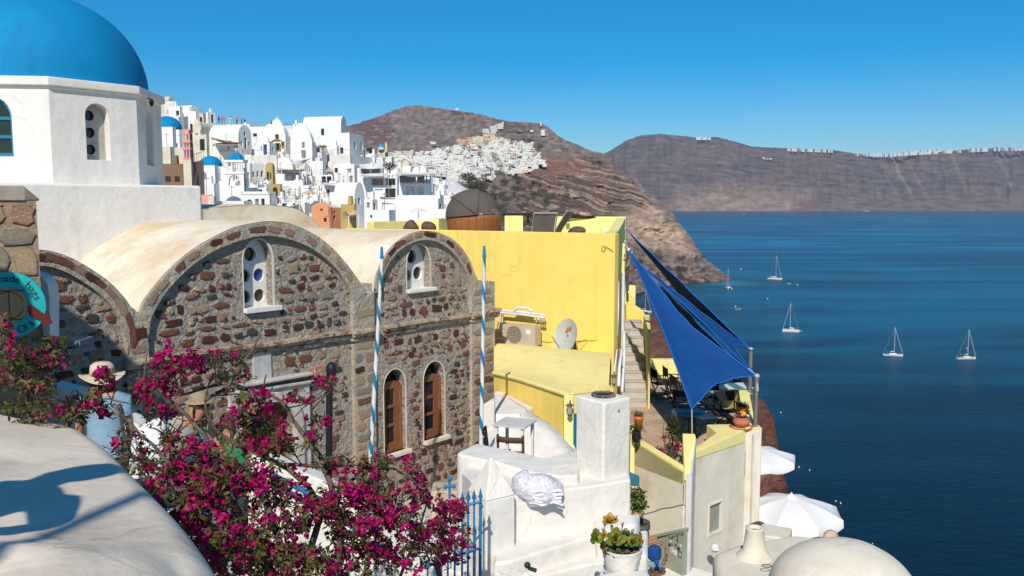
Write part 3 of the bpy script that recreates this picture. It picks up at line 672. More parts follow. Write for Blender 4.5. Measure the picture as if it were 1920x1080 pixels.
# brown casement windows
for w in (B1, B2):
    l, r, b, t = w['l'], w['r'], w['b'], w['t']; rise = (r-l)*.62; sp = t-rise-.02
    s = MB(); s.plate(arch_loop(l, r, b, t, 12, rise), [], fpt(0, 0, -.30), U, Z, NF, .02); s.build('pane', DARK, church)
    fw = .14; cols_ = []; hl = l+fw+.01; hr = r-fw-.01; zb = b+.16; zt = sp-.02
    hs = []; nr = 3
    for k in range(nr):
        hs.append(rect_loop(hl+.05, hr-.05, lerp(zb, zt, k/nr)+.03, lerp(zb, zt, (k+1)/nr)-.03))
    s = MB(); s.plate(arch_loop(l, r, b, sp+.14, 8, .12), hs, fpt(0, 0, -.15), U, Z, NF, .07); fr = s.build('window_frame', WOOD, church)
    for k in range(nr):
        s = MB(); s.plate(rect_loop(hl+.04, hr-.04, lerp(zb, zt, k/nr)+.02, lerp(zb, zt, (k+1)/nr)-.02), [], fpt(0, 0, -.19), U, Z, NF, .01); s.build('pane', GLASS, fr)
    s = MB(); s.plate(rect_loop(l, l+.05, b, sp), [], fpt(0, 0, -.10), U, Z, NF, .05); s.plate(rect_loop(r-.05, r, b, sp), [], fpt(0, 0, -.10), U, Z, NF, .05)
    s.plate(rect_loop(l, r, b, b+.07), [], fpt(0, 0, -.09), U, Z, NF, .05); s.build('casement', WOOD, fr)
    s = MB(); s.plate([(l-.02, b-.09), (r+.12, b-.09), (r+.12, b+.0), (l-.02, b+.0)], [], fpt(0, 0, .11), U, Z, NF, .26); s.build('sill', CREAM, fr, bevel=.015)
    s = MB(); s.plate(arch_loop(l-.015, r+.04, b, t+.015, 12, rise), [arch_loop(l, r, b+.001, t, 12, rise)], fpt(0, 0, .012), U, Z, NF, .02); s.build('reveal', CREAM, fr)

# ---- vaulted roofs behind the gables
def vault(outl, depth, start=PR-.05, drop=.0, name='vault_roof', zend=None):
    s = MB(); rows = []; nb = 14
    for k in range(nb+1):
        t = k/nb; d = start-t*depth; row = []
        for (a, z) in outl:
            zz = z+.012-drop*t+.03*noise.noise(Vector((a*.8, t*4, 2)))*(1 if k else 0); row.append(fpt(a, zz, d))
        rows.append(row)
    s.grid(rows); o = s.build(name, VAULT, church); return o
ext0 = [(OUT1[0][0]-.05, OUT1[0][1]-.35)]
vault([(OUT1[0][0]-.02, OUT1[0][1]-.5)]+OUT1+[(OUT1[-1][0]+.02, OUT1[-1][1]-.5)], 7.0)
vault([(OUT2[0][0]-.02, OUT2[0][1]-.5)]+OUT2+[(OUT2[-1][0]+.02, OUT2[-1][1]-.5)], 6.5)
mir = [(2*OUT0[0][0]-p[0], p[1]) for p in OUT0[::-1]]
vault(mir+OUT0[1:]+[(OUT0[-1][0]+.02, OUT0[-1][1]-.5)], 7.0)
# valley gutters
for (a, b, z) in ((OUT0[-1][0]-.1, OUT1[0][0]+.15, fac(255, 588, PR)[1]-.04), (OUT1[-1][0]-.15, OUT2[0][0]+.1, fac(695, 548, PR)[1]-.02), (OUT2[-1][0]-.1, s3R, fac(910, 530, PR)[1]-.02)):
    s = MB(); s.add([fpt(a, z, PR-.02), fpt(b, z, PR-.02), fpt(b, z, -6), fpt(a, z, -6)], [(0, 1, 2, 3)]); s.build('valley_roof', WHITE, church)
# the farther vault with its curved right end
bb = -5.0
p1_ = PP(382, 392, A0+NB*5.2, NF); cx = 4.75
rv = [(fac(382, 391, -5.2)), fac(420, 388, -5.2), fac(460, 385, -5.2), fac(505, 385, -5.2), fac(545, 389, -5.2), fac(572, 400, -5.2), fac(590, 415, -5.2), fac(600, 428, -5.2)]
rv = [(rv[0][0]-2.2, rv[0][1]-.7), (rv[0][0]-1.0, rv[0][1]-.18)]+rv
vault(smooth_line(rv, 3), 4.5, start=-5.2)
s = MB(); lp = smooth_line(rv, 3); s.plate(lp+[(lp[-1][0], -2.4), (lp[0][0], -2.4)], [], fpt(0, 0, -5.2), U, Z, NF, .2); s.build('gable', VAULT, church)

# ---- white base block, octagonal drum and dome
def bp(px, py, off): return fac(px, py, -off)
bo = 3.25
l_, r_ = bp(-80, 345, bo)[0], bp(378, 347, bo)[0]; zt = bp(200, 345, bo)[1]
s = MB(); q = [fpt(l_, 0, -bo), fpt(r_, 0, -bo), fpt(r_, 0, -bo-6.2), fpt(l_, 0, -bo-6.2)]
s.prism([(p.x, p.y) for p in q], -2.2, zt); s.build('drum_base', WHITE, church, bevel=.06, seg=3)
do = 3.75
sa, sb = bp(100, 340, do)[0], bp(262, 343, do)[0]; side = sb-sa; apo = side*1.2071; rad = side/2/math.sin(math.pi/8)
dc = fpt((sa+sb)/2, 0, -do-apo); zb = zt-.02; ztop = bp(180, 152, do)[1]
def octo(r): return [(dc+(U*math.cos(t)+NB*math.sin(t))*r) for t in [-math.pi/2-math.pi/8+math.pi/4*i for i in range(8)]]
def face_plate(i, holes=(), th=.42, z0=None, z1=None, r=rad, s=None):
    v = octo(r); a, b = v[i], v[(i+1) % 8]; ud = (b-a).normalized(); L = (b-a).length; nn = Vector((ud.y, -ud.x, 0))
    s = s or MB(); s.plate(rect_loop(0, L, z0, z1), holes, a, ud, Z, nn, th, edges=False); return s, a, ud, nn, L
ft = ztop-.24
wz0, wz1 = bp(184, 300, do)[1], bp(184, 194, do)[1]
wl, wr = bp(161, 250, do)[0]-sa, bp(206, 250, do)[0]-sa
drum_wall = MB()
for i in range(8):
    ii = i
    hl = []
    if i == 0: hl = [arch_loop(wl, wr, wz0, wz1, 12)]
    if i == 1: hl = [arch_loop(side*.33, side*.62, wz0-.05, wz1+.03, 12)]
    if i == 7: hl = [arch_loop(side*.15, side*.60, wz0+.03, wz1+.05, 12)]
    face_plate(i, hl, .42, zb, ft, rad, drum_wall)
drum = drum_wall.build('drum', WHITE, church)
s = MB(); v = octo(rad+.02); s.prism([(p.x, p.y) for p in v], ft-.001, ft+.06); v = octo(rad+.10); s.prism([(p.x, p.y) for p in v], ft+.05, ztop-.02); s.build('drum_cornice', WHITE, church, bevel=.02)
# window behind the drum's front face: panel with three round lights
_, a, ud, nn, L = face_plate(0, z0=zb, z1=ft, s=MB())
pw = wr-wl
pxs = wl+pw*.30
s = MB(); s.plate(arch_loop(wl-.01, wr+.01, wz0-.01, wz1+.01, 12), [circ_loop(wl+pw*.36, lerp(wz0, wz1, k), .105, 20) for k in (.19, .49, .79)], a, ud, Z, nn, .0, edges=False); s.v = [p-nn*.22 for p in s.v]; wn = s.build('oculus_window', WHITE, church)
s = MB(); s.plate(arch_loop(wl, wr, wz0, wz1, 12), [], a-nn*.30, ud, Z, nn, .02); s.build('pane', GLASS, wn)
_, a, ud, nn, L = face_plate(1, z0=zb, z1=ft, s=MB())
s = MB(); s.plate(arch_loop(side*.33, side*.62, wz0-.05, wz1+.03, 12), [], a-nn*.36, ud, Z, nn, .02); s.build('niche_back', WHITE, church)
s = MB(); s.plate(rect_loop(side*.36, side*.40, wz0, wz1-.2), [], a-nn*.30, ud, Z, nn, .05); s.build('pane', DARK, church)
# blue arched casement on the left face
_, a, ud, nn, L = face_plate(7, z0=zb, z1=ft, s=MB())
x0_, x1_ = side*.15, side*.60; z0_, z1_ = wz0+.03, wz1+.05
hs = [rect_loop(x0_+.08, x1_-.07, z0_+.07, z0_+.36), rect_loop(x0_+.08, x1_-.07, z0_+.42, z0_+.72), arch_loop(x0_+.08, x1_-.07, z0_+.78, z1_-.07, 10)]
s = MB(); s.plate(arch_loop(x0_, x1_, z0_, z1_, 12), hs, a-nn*.10, ud, Z, nn, .06); bw = s.build('blue_window', M('blue_window_paint', (.015, .21, .36), rough=.5), church)
s = MB(); s.plate(arch_loop(x0_+.02, x1_-.02, z0_+.02, z1_-.02, 12), [], a-nn*.14, ud, Z, nn, .01); s.build('pane', M('green_glass', (.02, .03, .015), (.012, .014, .012), vs=3, rough=.15, spec=.6), bw)
s = MB()
pa = octo(rad+.03)[2]
rd = side*1.2071*.965
prof = [(rd*math.cos(t), rd*.975*math.sin(t)) for t in [math.pi/2*i/22 for i in range(23)]]
s.lathe(prof, (dc.x, dc.y, ztop-.03), 72); s.build('dome', DBLUE, church)
s = MB(); p = fpt(bp(296, 190, do)[0]+.02, bp(296, 190, do)[1], -do-.3); s.ball((p.x, p.y, p.z), (.05, .05, .09)); s.tube([(p.x, p.y, p.z+.05), (p.x-.1, p.y+.05, p.z+.1)], .015); s.build('wall_lamp', BLACK, church)

# ---- flagpoles with a blue spiral stripe
def flagpole(xt, yt, xb, yb, Y, label):
    top, bot = P(xt, yt, Y), P(xb, yb, Y-.15); L = (top-bot).length
    t = thing('flagpole', label, 'flagpole', bot, group='striped flagpoles before the church')
    N_, K = 90, 14; vs = []; s = MB()
    for i in range(N_+1):
        q = bot.lerp(top, i/N_)
        for j in range(K): th = 2*math.pi*j/K; vs.append(q+Vector((math.cos(th)*(.044-.014*i/N_), math.sin(th)*(.044-.014*i/N_), 0)))
    fs = [(i*K+j, i*K+(j+1) % K, (i+1)*K+(j+1) % K, (i+1)*K+j) for i in range(N_) for j in range(K)]
    s.add(vs, fs, True)
    s.mi = [1 if ((i/N_*L/.62+j/K) % 1.0) < .36 else 0 for i in range(N_) for j in range(K)]
    s.build('pole', [M('white_pole_paint', (.78, .78, .78), rough=.5), M('blue_pole_paint', (.01, .23, .42), rough=.5)], t)
    s = MB(); s.tube([top, top+Z*.22], [.036, .02], 12); s.build('pole_cap', MATS['blue_pole_paint'], t)
flagpole(716, 485, 694, 868, 15.5, 'leaning blue and white striped flagpole left of the brown casement windows')
flagpole(908, 483, 901, 886, 15.8, 'blue and white striped flagpole at the right corner of the stone church')
# dark iron posts against the church
for (xa, ya, xb, yb, Y, lb) in ((618, 700, 616, 880, 13.5, 'dark iron lamp post beside the carved church door surround'),):
    top, bot = P(xa, ya, Y), P(xb, yb+120, Y)
    t = thing('lamp_post', lb, 'lamp post', bot); s = MB(); s.tube([bot, top], .055, 8); s.build('post', BLACK, t)
    s = MB(); s.ball(tuple(top+Vector((.03, 0, .06))), (.09, .09, .13)); s.build('lamp_head', BLACK, t)
# ------------------------------------------------------------------ the hillside village
PALE = [WHITE2, M('house_cream', (.70, .64, .50), vs=.5), M('house_warm_white', (.78, .74, .68), vs=.5)]
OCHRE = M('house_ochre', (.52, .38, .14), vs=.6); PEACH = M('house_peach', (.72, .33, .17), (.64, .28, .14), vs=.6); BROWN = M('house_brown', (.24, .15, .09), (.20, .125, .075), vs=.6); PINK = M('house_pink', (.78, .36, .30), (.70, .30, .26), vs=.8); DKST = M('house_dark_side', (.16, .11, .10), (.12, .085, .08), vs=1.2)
CANVW = M('awning_white', (.74, .72, .70), vs=1); STRAW = M('awning_straw', (.62, .46, .25), (.5, .35, .18), vs=3)
OPEN = M('opening_dark', (.035, .032, .035), rough=.6); SHUT = M('shutter_grey', (.30, .27, .26)); DRB = M('door_blue', (.015, .07, .24)); DRG = M('door_dark_green', (.01, .035, .045)); FRM = M('frame_yellow', (.62, .38, .06))
def vhouse(label, x0, x1, yt, yb, xs, style='flat', beta=16, mat=WHITE2, D=None, roofh=None, ops=(), name='house', cat='house', group=None, side=None, roofmat=None, parapet=False):
    """front wall spans x0..x1, side wall x1..xs, yt/yb at the shared corner; ops = (face, u0, u1, v0, v1, kind)"""
    B = R(beta); cb, sb_ = math.cos(B), math.sin(B)
    D = D if D is not None else TD(yb); C = P(x1, yb, D)
    a0 = (x0-960)/F/(CT+(540-yb)/F*ST); as_ = (xs-960)/F/(CT+(540-yb)/F*ST)
    w = (C.x-a0*C.y)/(cb+a0*sb_); dep = (as_*C.y-C.x)/(sb_-as_*cb) if xs > x1+.2 else 2.5
    H = P(x1, yt, D).z-C.z
    t = thing(name, label, cat, C, -B, group)
    fo = [o for o in ops if o[0] == 'f']; so = [o for o in ops if o[0] == 's']
    rh = roofh if roofh is not None else (dep/2 if style == 'vaultside' else w/2)
    def hole(W, o):
        u0, u1, v0, v1 = o[1]*W, o[2]*W, o[3]*H, o[4]*H
        return arch_loop(u0, u1, v0, v1, 6, min((u1-u0)/2, (v1-v0)*.5)) if o[5].startswith('arch') else rect_loop(u0, u1, v0, v1)
    th = min(.35, dep*.3, w*.3)
    fl = [(0, -3), (w, -3), (w, H), (0, H)]; sl_ = [(0, -3), (dep, -3), (dep, H), (0, H)]
    if style == 'vaultfront': fl = [(0, -3), (w, -3)]+[(w/2+w/2*math.cos(math.pi*k/12), H+rh*math.sin(math.pi*k/12)) for k in range(13)]
    if style == 'vaultside': sl_ = [(0, -3), (dep, -3)]+[(dep/2+dep/2*math.cos(math.pi*k/12), H+rh*math.sin(math.pi*k/12)) for k in range(13)]
    if style == 'gable': fl = [(0, -3), (w, -3), (w, H), (w*.88, H+rh*.55), (w*.7, H+rh*.9), (w*.58, H+rh), (w*.42, H+rh), (w*.3, H+rh*.9), (w*.12, H+rh*.55), (0, H)]
    s = MB(); s.plate(fl, [hole(w, o) for o in fo], Vector((-w, 0, 0)), Vector((1, 0, 0)), Z, Vector((0, -1, 0)), th); s.build('front_wall', mat, t, local=True)
    s = MB(); s.plate([(a, b) for a, b in sl_], [hole(dep, o) for o in so], Vector((0, .001, 0)), Vector((0, 1, 0)), Z, Vector((1, 0, 0)), th); s.build('side_wall', side or mat, t, local=True)
    s = MB(); s.box(((-w-th)/2, (dep+th)/2, (H-3)/2-.01), (w-th-.02, dep-th-.02, H+3-.03)); s.build('inner_walls', mat, t, local=True)
    if style in ('vaultfront', 'gable'):
        n = 12; pr = [(-w/2-w/2*math.cos(math.pi*k/n)*.995, H+rh*math.sin(math.pi*k/n)*.99) for k in range(n+1)]
        if style == 'gable': pr = [(-w/2-w*.42*math.cos(math.pi*k/n), H+rh*.7*math.sin(math.pi*k/n)) for k in range(n+1)]
        s = MB(); s.grid([[Vector((x, .02, z)) for x, z in pr], [Vector((x, dep, z)) for x, z in pr]]); s.add([Vector((x, dep, z)) for x, z in pr], [tuple(range(n+1))]); s.build('vault', roofmat or mat, t, local=True)
    elif style == 'vaultside':
        n = 12; pr = [(dep/2-dep/2*math.cos(math.pi*k/n)*.995, H+rh*math.sin(math.pi*k/n)*.99) for k in range(n+1)]
        s = MB(); s.grid([[Vector((-.02, y, z)) for y, z in pr], [Vector((-w, y, z)) for y, z in pr]]); s.add([Vector((-w, y, z)) for y, z in pr], [tuple(range(n+1))]); s.build('vault', roofmat or mat, t, local=True)
    else:
        s = MB(); s.box((-w/2, dep/2, H-.12 if parapet else H-.02), (w-.4 if parapet else w-.02, dep-.4 if parapet else dep-.02, .06)); s.build('roof', roofmat or mat, t, local=True)
        if style == 'dome': s = MB(); r_ = w/2*.97; s.lathe([(r_*math.cos(R(k*9)), r_*.88*math.sin(R(k*9))) for k in range(11)], (-w/2, w/2, H), 28); s.build('dome', roofmat or DBLUE, t, local=True)
    hsh = (int(x0*13+yb*7)) % 10
    if hsh < 4 and style == 'flat': s = MB(); s.box((-w*(.2+.12*hsh), dep*.5, H+.45), (.45, .45, .9), taper=.8); s.build('chimney', mat, t, local=True)
    if 3 < hsh < 7:
        s = MB(); s.tube([(-w*.1*hsh, dep*.6, H), (-w*.1*hsh, dep*.6, H+rh*(style != 'flat')+1.8)], .035, 4); s.tube([(-w*.1*hsh-.4, dep*.6, H+rh*(style != 'flat')+1.6), (-w*.1*hsh+.4, dep*.6, H+rh*(style != 'flat')+1.6)], .025, 4); s.build('aerial', SHUT, t, local=True)
    if hsh > 6 and style == 'flat':
        s = MB(); s.tube([(-w, .1, H+.9), (-.1, .1, H+.9)], .03, 4)
        for k in range(6): s.tube([(-w+w*k/5*.97, .1, H), (-w+w*k/5*.97, .1, H+.9)], .025, 4)
        s.build('railing', SHUT, t, local=True)
    KM = {'dark': OPEN, 'archdark': OPEN, 'blue': DRB, 'archblue': DRB, 'green': DRG, 'grey': SHUT, 'archgrey': SHUT, 'glass': GLASS, 'room': mat, 'archroom': mat}
    for o in ops:
        kind = o[5]; fr = kind.endswith('_y'); k0 = kind.replace('_y', ''); W = w if o[0] == 'f' else dep
        u0, u1, v0, v1 = o[1]*W, o[2]*W, o[3]*H, o[4]*H; m = KM.get(k0, OPEN); dp = th*(.95 if 'room' in k0 else .6)
        O, UU, NN = (Vector((-w, 0, 0)), Vector((1, 0, 0)), Vector((0, -1, 0))) if o[0] == 'f' else (Vector((0, 0, 0)), Vector((0, 1, 0)), Vector((1, 0, 0)))
        nm = 'door' if (v0 < .06*H and (v1-v0) > (u1-u0)*1.2) else 'window'
        s = MB(); s.plate(rect_loop(u0-.01, u1+.01, v0-.01, v1+.01), [], O-NN*dp, UU, Z, NN, .04); q = s.build(nm, m, t, local=True)
        if fr: s = MB(); e = .14; s.plate(rect_loop(u0-e, u1+e, v0-e, v1+e), [rect_loop(u0, u1, v0, v1)], O+NN*.03, UU, Z, NN, .04); s.build('frame', FRM, q, local=True)
        if kind == 'glass' and (u1-u0) > 1.2:
            s = MB()
            for a in (.33, .66): s.plate(rect_loop(lerp(u0, u1, a)-.04, lerp(u0, u1, a)+.04, v0, v1), [], O-NN*(dp-.05), UU, Z, NN, .04)
            s.build('mullion', mat, q, local=True)
    if parapet:
        s = MB()
        for c_, sz in (((-w/2, .1, H+.1), (w, .2, .45)), ((-.1, dep/2, H+.1), (.2, dep, .45)), ((-w+.1, dep/2, H+.1), (.2, dep, .45))): s.box(c_, sz)
        s.build('parapet', mat, t, local=True)
    return t, w, dep, H
V = vhouse
# top left, below the look-out
V('white barrel vaulted house with three narrow openings topping the left skyline', 330, 357, 208, 238, 374, 'vaultside', 22, D=176, ops=(('s', .1, .28, .30, .75, 'dark'), ('s', .42, .62, .28, 1.1, 'dark'), ('s', .75, .9, .3, .7, 'dark'), ('f', .0, .25, .45, .75, 'dark')))
V('tall white tower body carrying the vaulted top house on the left skyline', 341, 369, 208, 250, 375, 'flat', 22, D=175, ops=(('f', .55, .75, .02, .45, 'archdark'),))
V('small white kiosk with a doorway beside the look-out crowd', 387, 391, 210, 236, 405, 'flat', 30, D=184, ops=(('s', .4, .72, .25, .85, 'dark'),))
V('cream vaulted roof house at the far left edge of the skyline', 303, 318, 186, 215, 327, 'vaultside', 25, D=182, mat=PALE[1])
V('low cream vaulted room left of the tall skyline tower', 309, 327, 193, 222, 333, 'vaultside', 25, D=178, mat=PALE[2], ops=(('f', .3, .45, .35, .6, 'dark'),))
V('white cube with one dark window in front of the skyline tower', 316, 338, 199, 222, 343, 'flat', 18, D=173, ops=(('f', .65, .95, .25, .65, 'dark'),))
V('white terrace wall below the dark pergola left of the tower', 312, 336, 222, 238, 345, 'flat', 18, D=168, parapet=True)
V('arched dark gateway wall right of the tall skyline tower', 374, 382, 212, 238, 386, 'flat', 20, D=185, mat=PALE[1], ops=(('f', .1, .7, .0, .75, 'archdark'),))
V('greenish white annex with a small blue window behind the pink bell tower', 333, 337, 244, 268, 350, 'flat', 20, D=163, ops=(('s', .5, .75, .2, .7, 'blue'),))
V('cream house with a dark slot window above the dark green door', 362, 378, 238, 262, 398, 'gable', 18, D=164, mat=PALE[1], roofh=1.5, ops=(('f', .3, .85, .25, .5, 'dark'),))
V('cream house front with a tall dark green door', 363, 388, 252, 282, 392, 'flat', 18, D=158, mat=PALE[1], ops=(('f', .48, .85, .0, .72, 'green'),))
V('long white barrel vault with a tan awning under it and pointed right gable', 393, 448, 252, 278, 472, 'vaultside', 20, D=160, ops=(('s', .44, .62, .0, .8, 'dark'), ('s', .4, .56, .95, 1.25, 'archdark'), ('s', .15, .27, .25, .55, 'dark'), ('s', .75, .87, .25, .55, 'dark'), ('f', .6, .74, .2, .55, 'dark')))
V('white courtyard room with shaded recess left of the long barrel vault', 393, 440, 268, 285, 447, 'flat', 20, D=156, ops=(('f', .1, .8, .1, .9, 'room'), ('f', .62, .74, .3, .9, 'dark')), mat=PALE[2])
V('white look-out retaining wall under the visitors on the skyline', 400, 470, 233, 256, 512, 'flat', 14, D=178, ops=(('f', .35, .45, .1, .4, 'dark'),))
V('long white retaining wall right of the look-out below the bell gable', 468, 512, 237, 262, 525, 'flat', 10, D=176, ops=(('f', .15, .32, .25, .5, 'dark'),))
V('white gabled church front with yellow framed windows below the bell arch', 506, 536, 255, 282, 545, 'gable', 12, D=168, roofh=3.2, ops=(('f', .38, .56, .80, 1.1, 'dark_y'), ('f', .38, .62, .0, .5, 'green_y'), ('f', .75, .92, .28, .58, 'dark_y'), ('f', .0, .12, .35, .6, 'dark_y')))
V('crenellated white wall with dark coping right of the bell arch', 525, 549, 239, 256, 556, 'flat', 14, D=175, parapet=True)
V('white cube at the right end of the crenellated wall', 549, 554, 233, 252, 562, 'flat', 14, D=172)
V('white cube with a big blue door and small grey window', 477, 506, 268, 290, 517, 'flat', 18, D=155, ops=(('f', .58, .82, .0, .88, 'blue'), ('f', .42, .5, .35, .75, 'grey'), ('s', .4, .65, .3, .7, 'grey'), ('f', .0, .1, .9, .98, 'dark')))
V('low grey terrace wall below the house with the blue door', 465, 519, 291, 302, 522, 'flat', 12, D=146, mat=PALE[2])
V('white humped church front with two stacked brown shutters', 545, 586, 266, 296, 593, 'gable', 10, D=156, roofh=3.4, ops=(('f', .53, .66, .62, .98, 'grey'), ('f', .5, .70, .0, .48, 'grey')))
V('white cube with grass on its roof and a dark window', 586, 604, 273, 294, 613, 'flat', 16, D=158, ops=(('f', .45, .75, .4, .85, 'dark'),))
V('largest white house on the skyline with a vaulted top and small paned windows', 569, 640, 232, 262, 650, 'vaultside', 12, D=170, roofh=1.6, ops=(('f', .47, .55, .3, .72, 'glass'),))
V('big white block below the largest skyline house', 618, 656, 249, 290, 682, 'flat', 14, D=160, ops=(('f', .52, .68, .05, .34, 'glass'), ('s', .3, .45, .30, .62, 'grey'), ('s', .72, .95, .3, .72, 'archroom')))
V('low white terrace block under the big skyline block', 618, 657, 290, 302, 697, 'flat', 14, D=152, mat=PALE[2], side=WHITE2)
V('small white lean-to box beside the paned window of the skyline block', 618, 632, 273, 291, 636, 'flat', 14, D=156)
V('white tower stub behind the humped church front', 592, 600, 296, 324, 606, 'flat', 16, D=148)
# middle band
V('white wall in front of the blue door house with a slim passage', 586, 606, 302, 330, 613, 'flat', 16, D=146)
V('grey shaded wall under the long white vault in the middle', 450, 478, 303, 340, 482, 'flat', 40, D=140, mat=WHITE2, ops=(('f', .55, .8, .3, .6, 'dark'),))
V('white side block with four dark windows in the middle of the village', 448, 470, 306, 346, 496, 'flat', 40, D=138, ops=(('s', .15, .3, .35, .62, 'dark'), ('s', .45, .6, .38, .64, 'dark'), ('s', .76, .92, .38, .66, 'dark'), ('f', .4, .7, .5, .8, 'dark')))
V('white vaulted house with an ochre arched niche and tall dark door', 498, 512, 312, 346, 516, 'vaultfront', 8, D=140, mat=OCHRE, ops=(('f', .2, .5, .05, .7, 'dark'), ('f', .62, .82, .3, .65, 'dark')))
V('large round white vault over the striped shade cloth', 515, 550, 318, 340, 556, 'vaultfront', 8, D=146, roofh=2.2)
V('white terrace room with a rounded dark doorway below the big vault', 533, 569, 339, 366, 572, 'flat', 12, D=131, ops=(('f', .2, .6, .02, .5, 'archroom'), ('f', .3, .5, .02, .3, 'archdark')))
V('white block left of the rounded doorway terrace', 517, 534, 326, 362, 536, 'flat', 12, D=133)
V('ochre house with an arched brown opening and satellite dish', 500, 526, 345, 372, 530, 'flat', 30, D=128, mat=OCHRE, ops=(('f', .45, .8, .0, .8, 'archdark'), ('s', .2, .8, .4, .7, 'dark')))
V('white vaulted chapel hall behind the blue ribbed bell tower', 406, 441, 350, 374, 456, 'vaultside', 20, D=120, ops=(('s', .6, .75, .05, .3, 'dark'),))
V('small white vault with a round dark arch in front of the chapel hall', 405, 430, 368, 375, 437, 'vaultside', 24, D=112, ops=(('s', .1, .9, .0, .9, 'archdark'),))
V('long low white wall just above the tan vault roof', 404, 458, 377, 392, 474, 'flat', 12, D=98)
V('white house with three tall dark openings above the tan vault roof', 453, 506, 364, 388, 518, 'flat', 16, D=104, parapet=True, ops=(('f', .18, .38, .0, .6, 'archdark'), ('f', .48, .62, .0, .62, 'grey'), ('f', .70, .82, .1, .65, 'dark')))
V('white parapeted roof house above the three opening house', 460, 500, 352, 368, 508, 'flat', 18, D=116, ops=(('f', .6, .8, .5, .8, 'dark'),))
V('white cube with a dark band window under the shaded bell tower', 468, 484, 346, 360, 492, 'flat', 18, D=124)
V('flat white terrace above the peach house', 527, 572, 380, 392, 580, 'flat', 10, D=104, mat=PALE[2], ops=(('f', .05, .25, .1, .9, 'blue'), ('f', .5, .6, .2, .9, 'dark')))
V('white cube with a round recess under the straw parasol', 570, 596, 366, 384, 600, 'flat', 14, D=114, ops=(('f', .2, .7, .1, .9, 'archroom'),))
V('white house with big glass doors in the centre of the village', 601, 624, 328, 345, 627, 'flat', 10, D=137, ops=(('f', .1, .45, .05, .85, 'glass'), ('f', .52, .95, .05, .85, 'glass')))
V('white house with an arched nook and flat roof right of the glass doors', 626, 665, 309, 345, 676, 'gable', 14, D=140, roofh=.3, ops=(('f', .05, .2, .6, .85, 'glass'), ('f', .75, .95, .1, .45, 'archgrey'), ('f', .7, .85, .6, .8, 'grey')))
V('white terrace with an oval dark opening under the wide awning', 606, 668, 346, 364, 676, 'flat', 10, D=128, ops=(('f', .42, .72, .0, .5, 'archdark'), ('f', .1, .2, .1, .5, 'archdark')))
V('white vaulted house with a grey end wall above the ochre house', 626, 665, 372, 384, 684, 'vaultside', 22, D=105, ops=(('s', .35, .58, .1, 1.1, 'dark'),), roofh=2.0)
V('peach house with a rounded roof line and two dark windows', 584, 620, 389, 414, 639, 'gable', 30, D=92, mat=PEACH, roofh=.5, roofmat=PALE[2], ops=(('s', .3, .5, .55, .75, 'dark'), ('s', .28, .52, .05, .40, 'dark'), ('f', .45, .6, .75, .9, 'dark')))
V('peach annex with a pale lean-to roof in front of the peach house', 596, 618, 405, 416, 622, 'flat', 30, D=88, mat=PEACH, roofmat=PALE[2], ops=(('f', .5, .75, .0, .7, 'dark'),))
V('ochre house with a straw lean-to awning and columns', 639, 665, 383, 412, 668, 'flat', 20, D=91, mat=OCHRE, ops=(('f', .15, .4, .05, .45, 'grey'),))
V('white house with a grey shuttered window right of the grey gable', 683, 699, 374, 396, 708, 'flat', 14, D=98, ops=(('f', .3, .65, .3, .75, 'grey'), ('s', .2, .6, .1, .7, 'green')))
V('low white block with sloping roof above the yellow parapet', 690, 730, 394, 412, 742, 'flat', 12, D=86, ops=(('f', .1, .2, .2, .5, 'dark'),))
V('white villa wall with stairs and parasol below the twin arches', 742, 820, 366, 400, 832, 'flat', 12, D=100)
V('large white villa with twin recessed arches on the right of the village', 748, 808, 344, 372, 815, 'flat', 8, D=112, ops=(('f', .22, .47, .08, .80, 'room'), ('f', .52, .76, .08, .80, 'room'), ('f', .36, .45, .1, .55, 'archdark'), ('f', .64, .75, .1, .35, 'archdark')))
V('dark glazed upper storey of the large white villa', 748, 806, 325, 344, 812, 'flat', 8, D=113, ops=(('f', .02, .55, .1, .8, 'dark'), ('f', .59, .83, .1, .8, 'glass'), ('f', .88, .99, .1, .8, 'dark')))
V('white terraced house with brown shaded rooms left of the villa', 676, 745, 333, 348, 748, 'flat', 8, D=124, ops=(('f', .08, .28, .05, .9, 'archroom'), ('f', .30, .62, .05, .9, 'grey'), ('f', .7, .95, .05, .9, 'dark')))
V('white lower rooms with shaded recesses left of the villa', 700, 745, 352, 372, 748, 'flat', 8, D=118, ops=(('f', .05, .4, .1, .9, 'room'), ('f', .5, .95, .1, .95, 'dark')))
V('white stepped block below the shaded rooms', 702, 744, 374, 394, 748, 'flat', 8, D=106)
V('white pool terrace with pale green water beside the villa', 820, 850, 392, 402, 870, 'flat', 14, D=95, roofmat=M('pool_water', (.25, .42, .38), rough=.1))
V('small white store with a grey door at the foot of the villa wall', 812, 822, 372, 398, 832, 'flat', 14, D=97, ops=(('s', .2, .6, .0, .6, 'grey'),))
V('white upper terrace with shaded awning bays right of the skyline block', 670, 716, 315, 326, 720, 'flat', 8, D=136, ops=(('f', .1, .5, .05, .9, 'grey'), ('f', .58, .95, .05, .9, 'grey')))
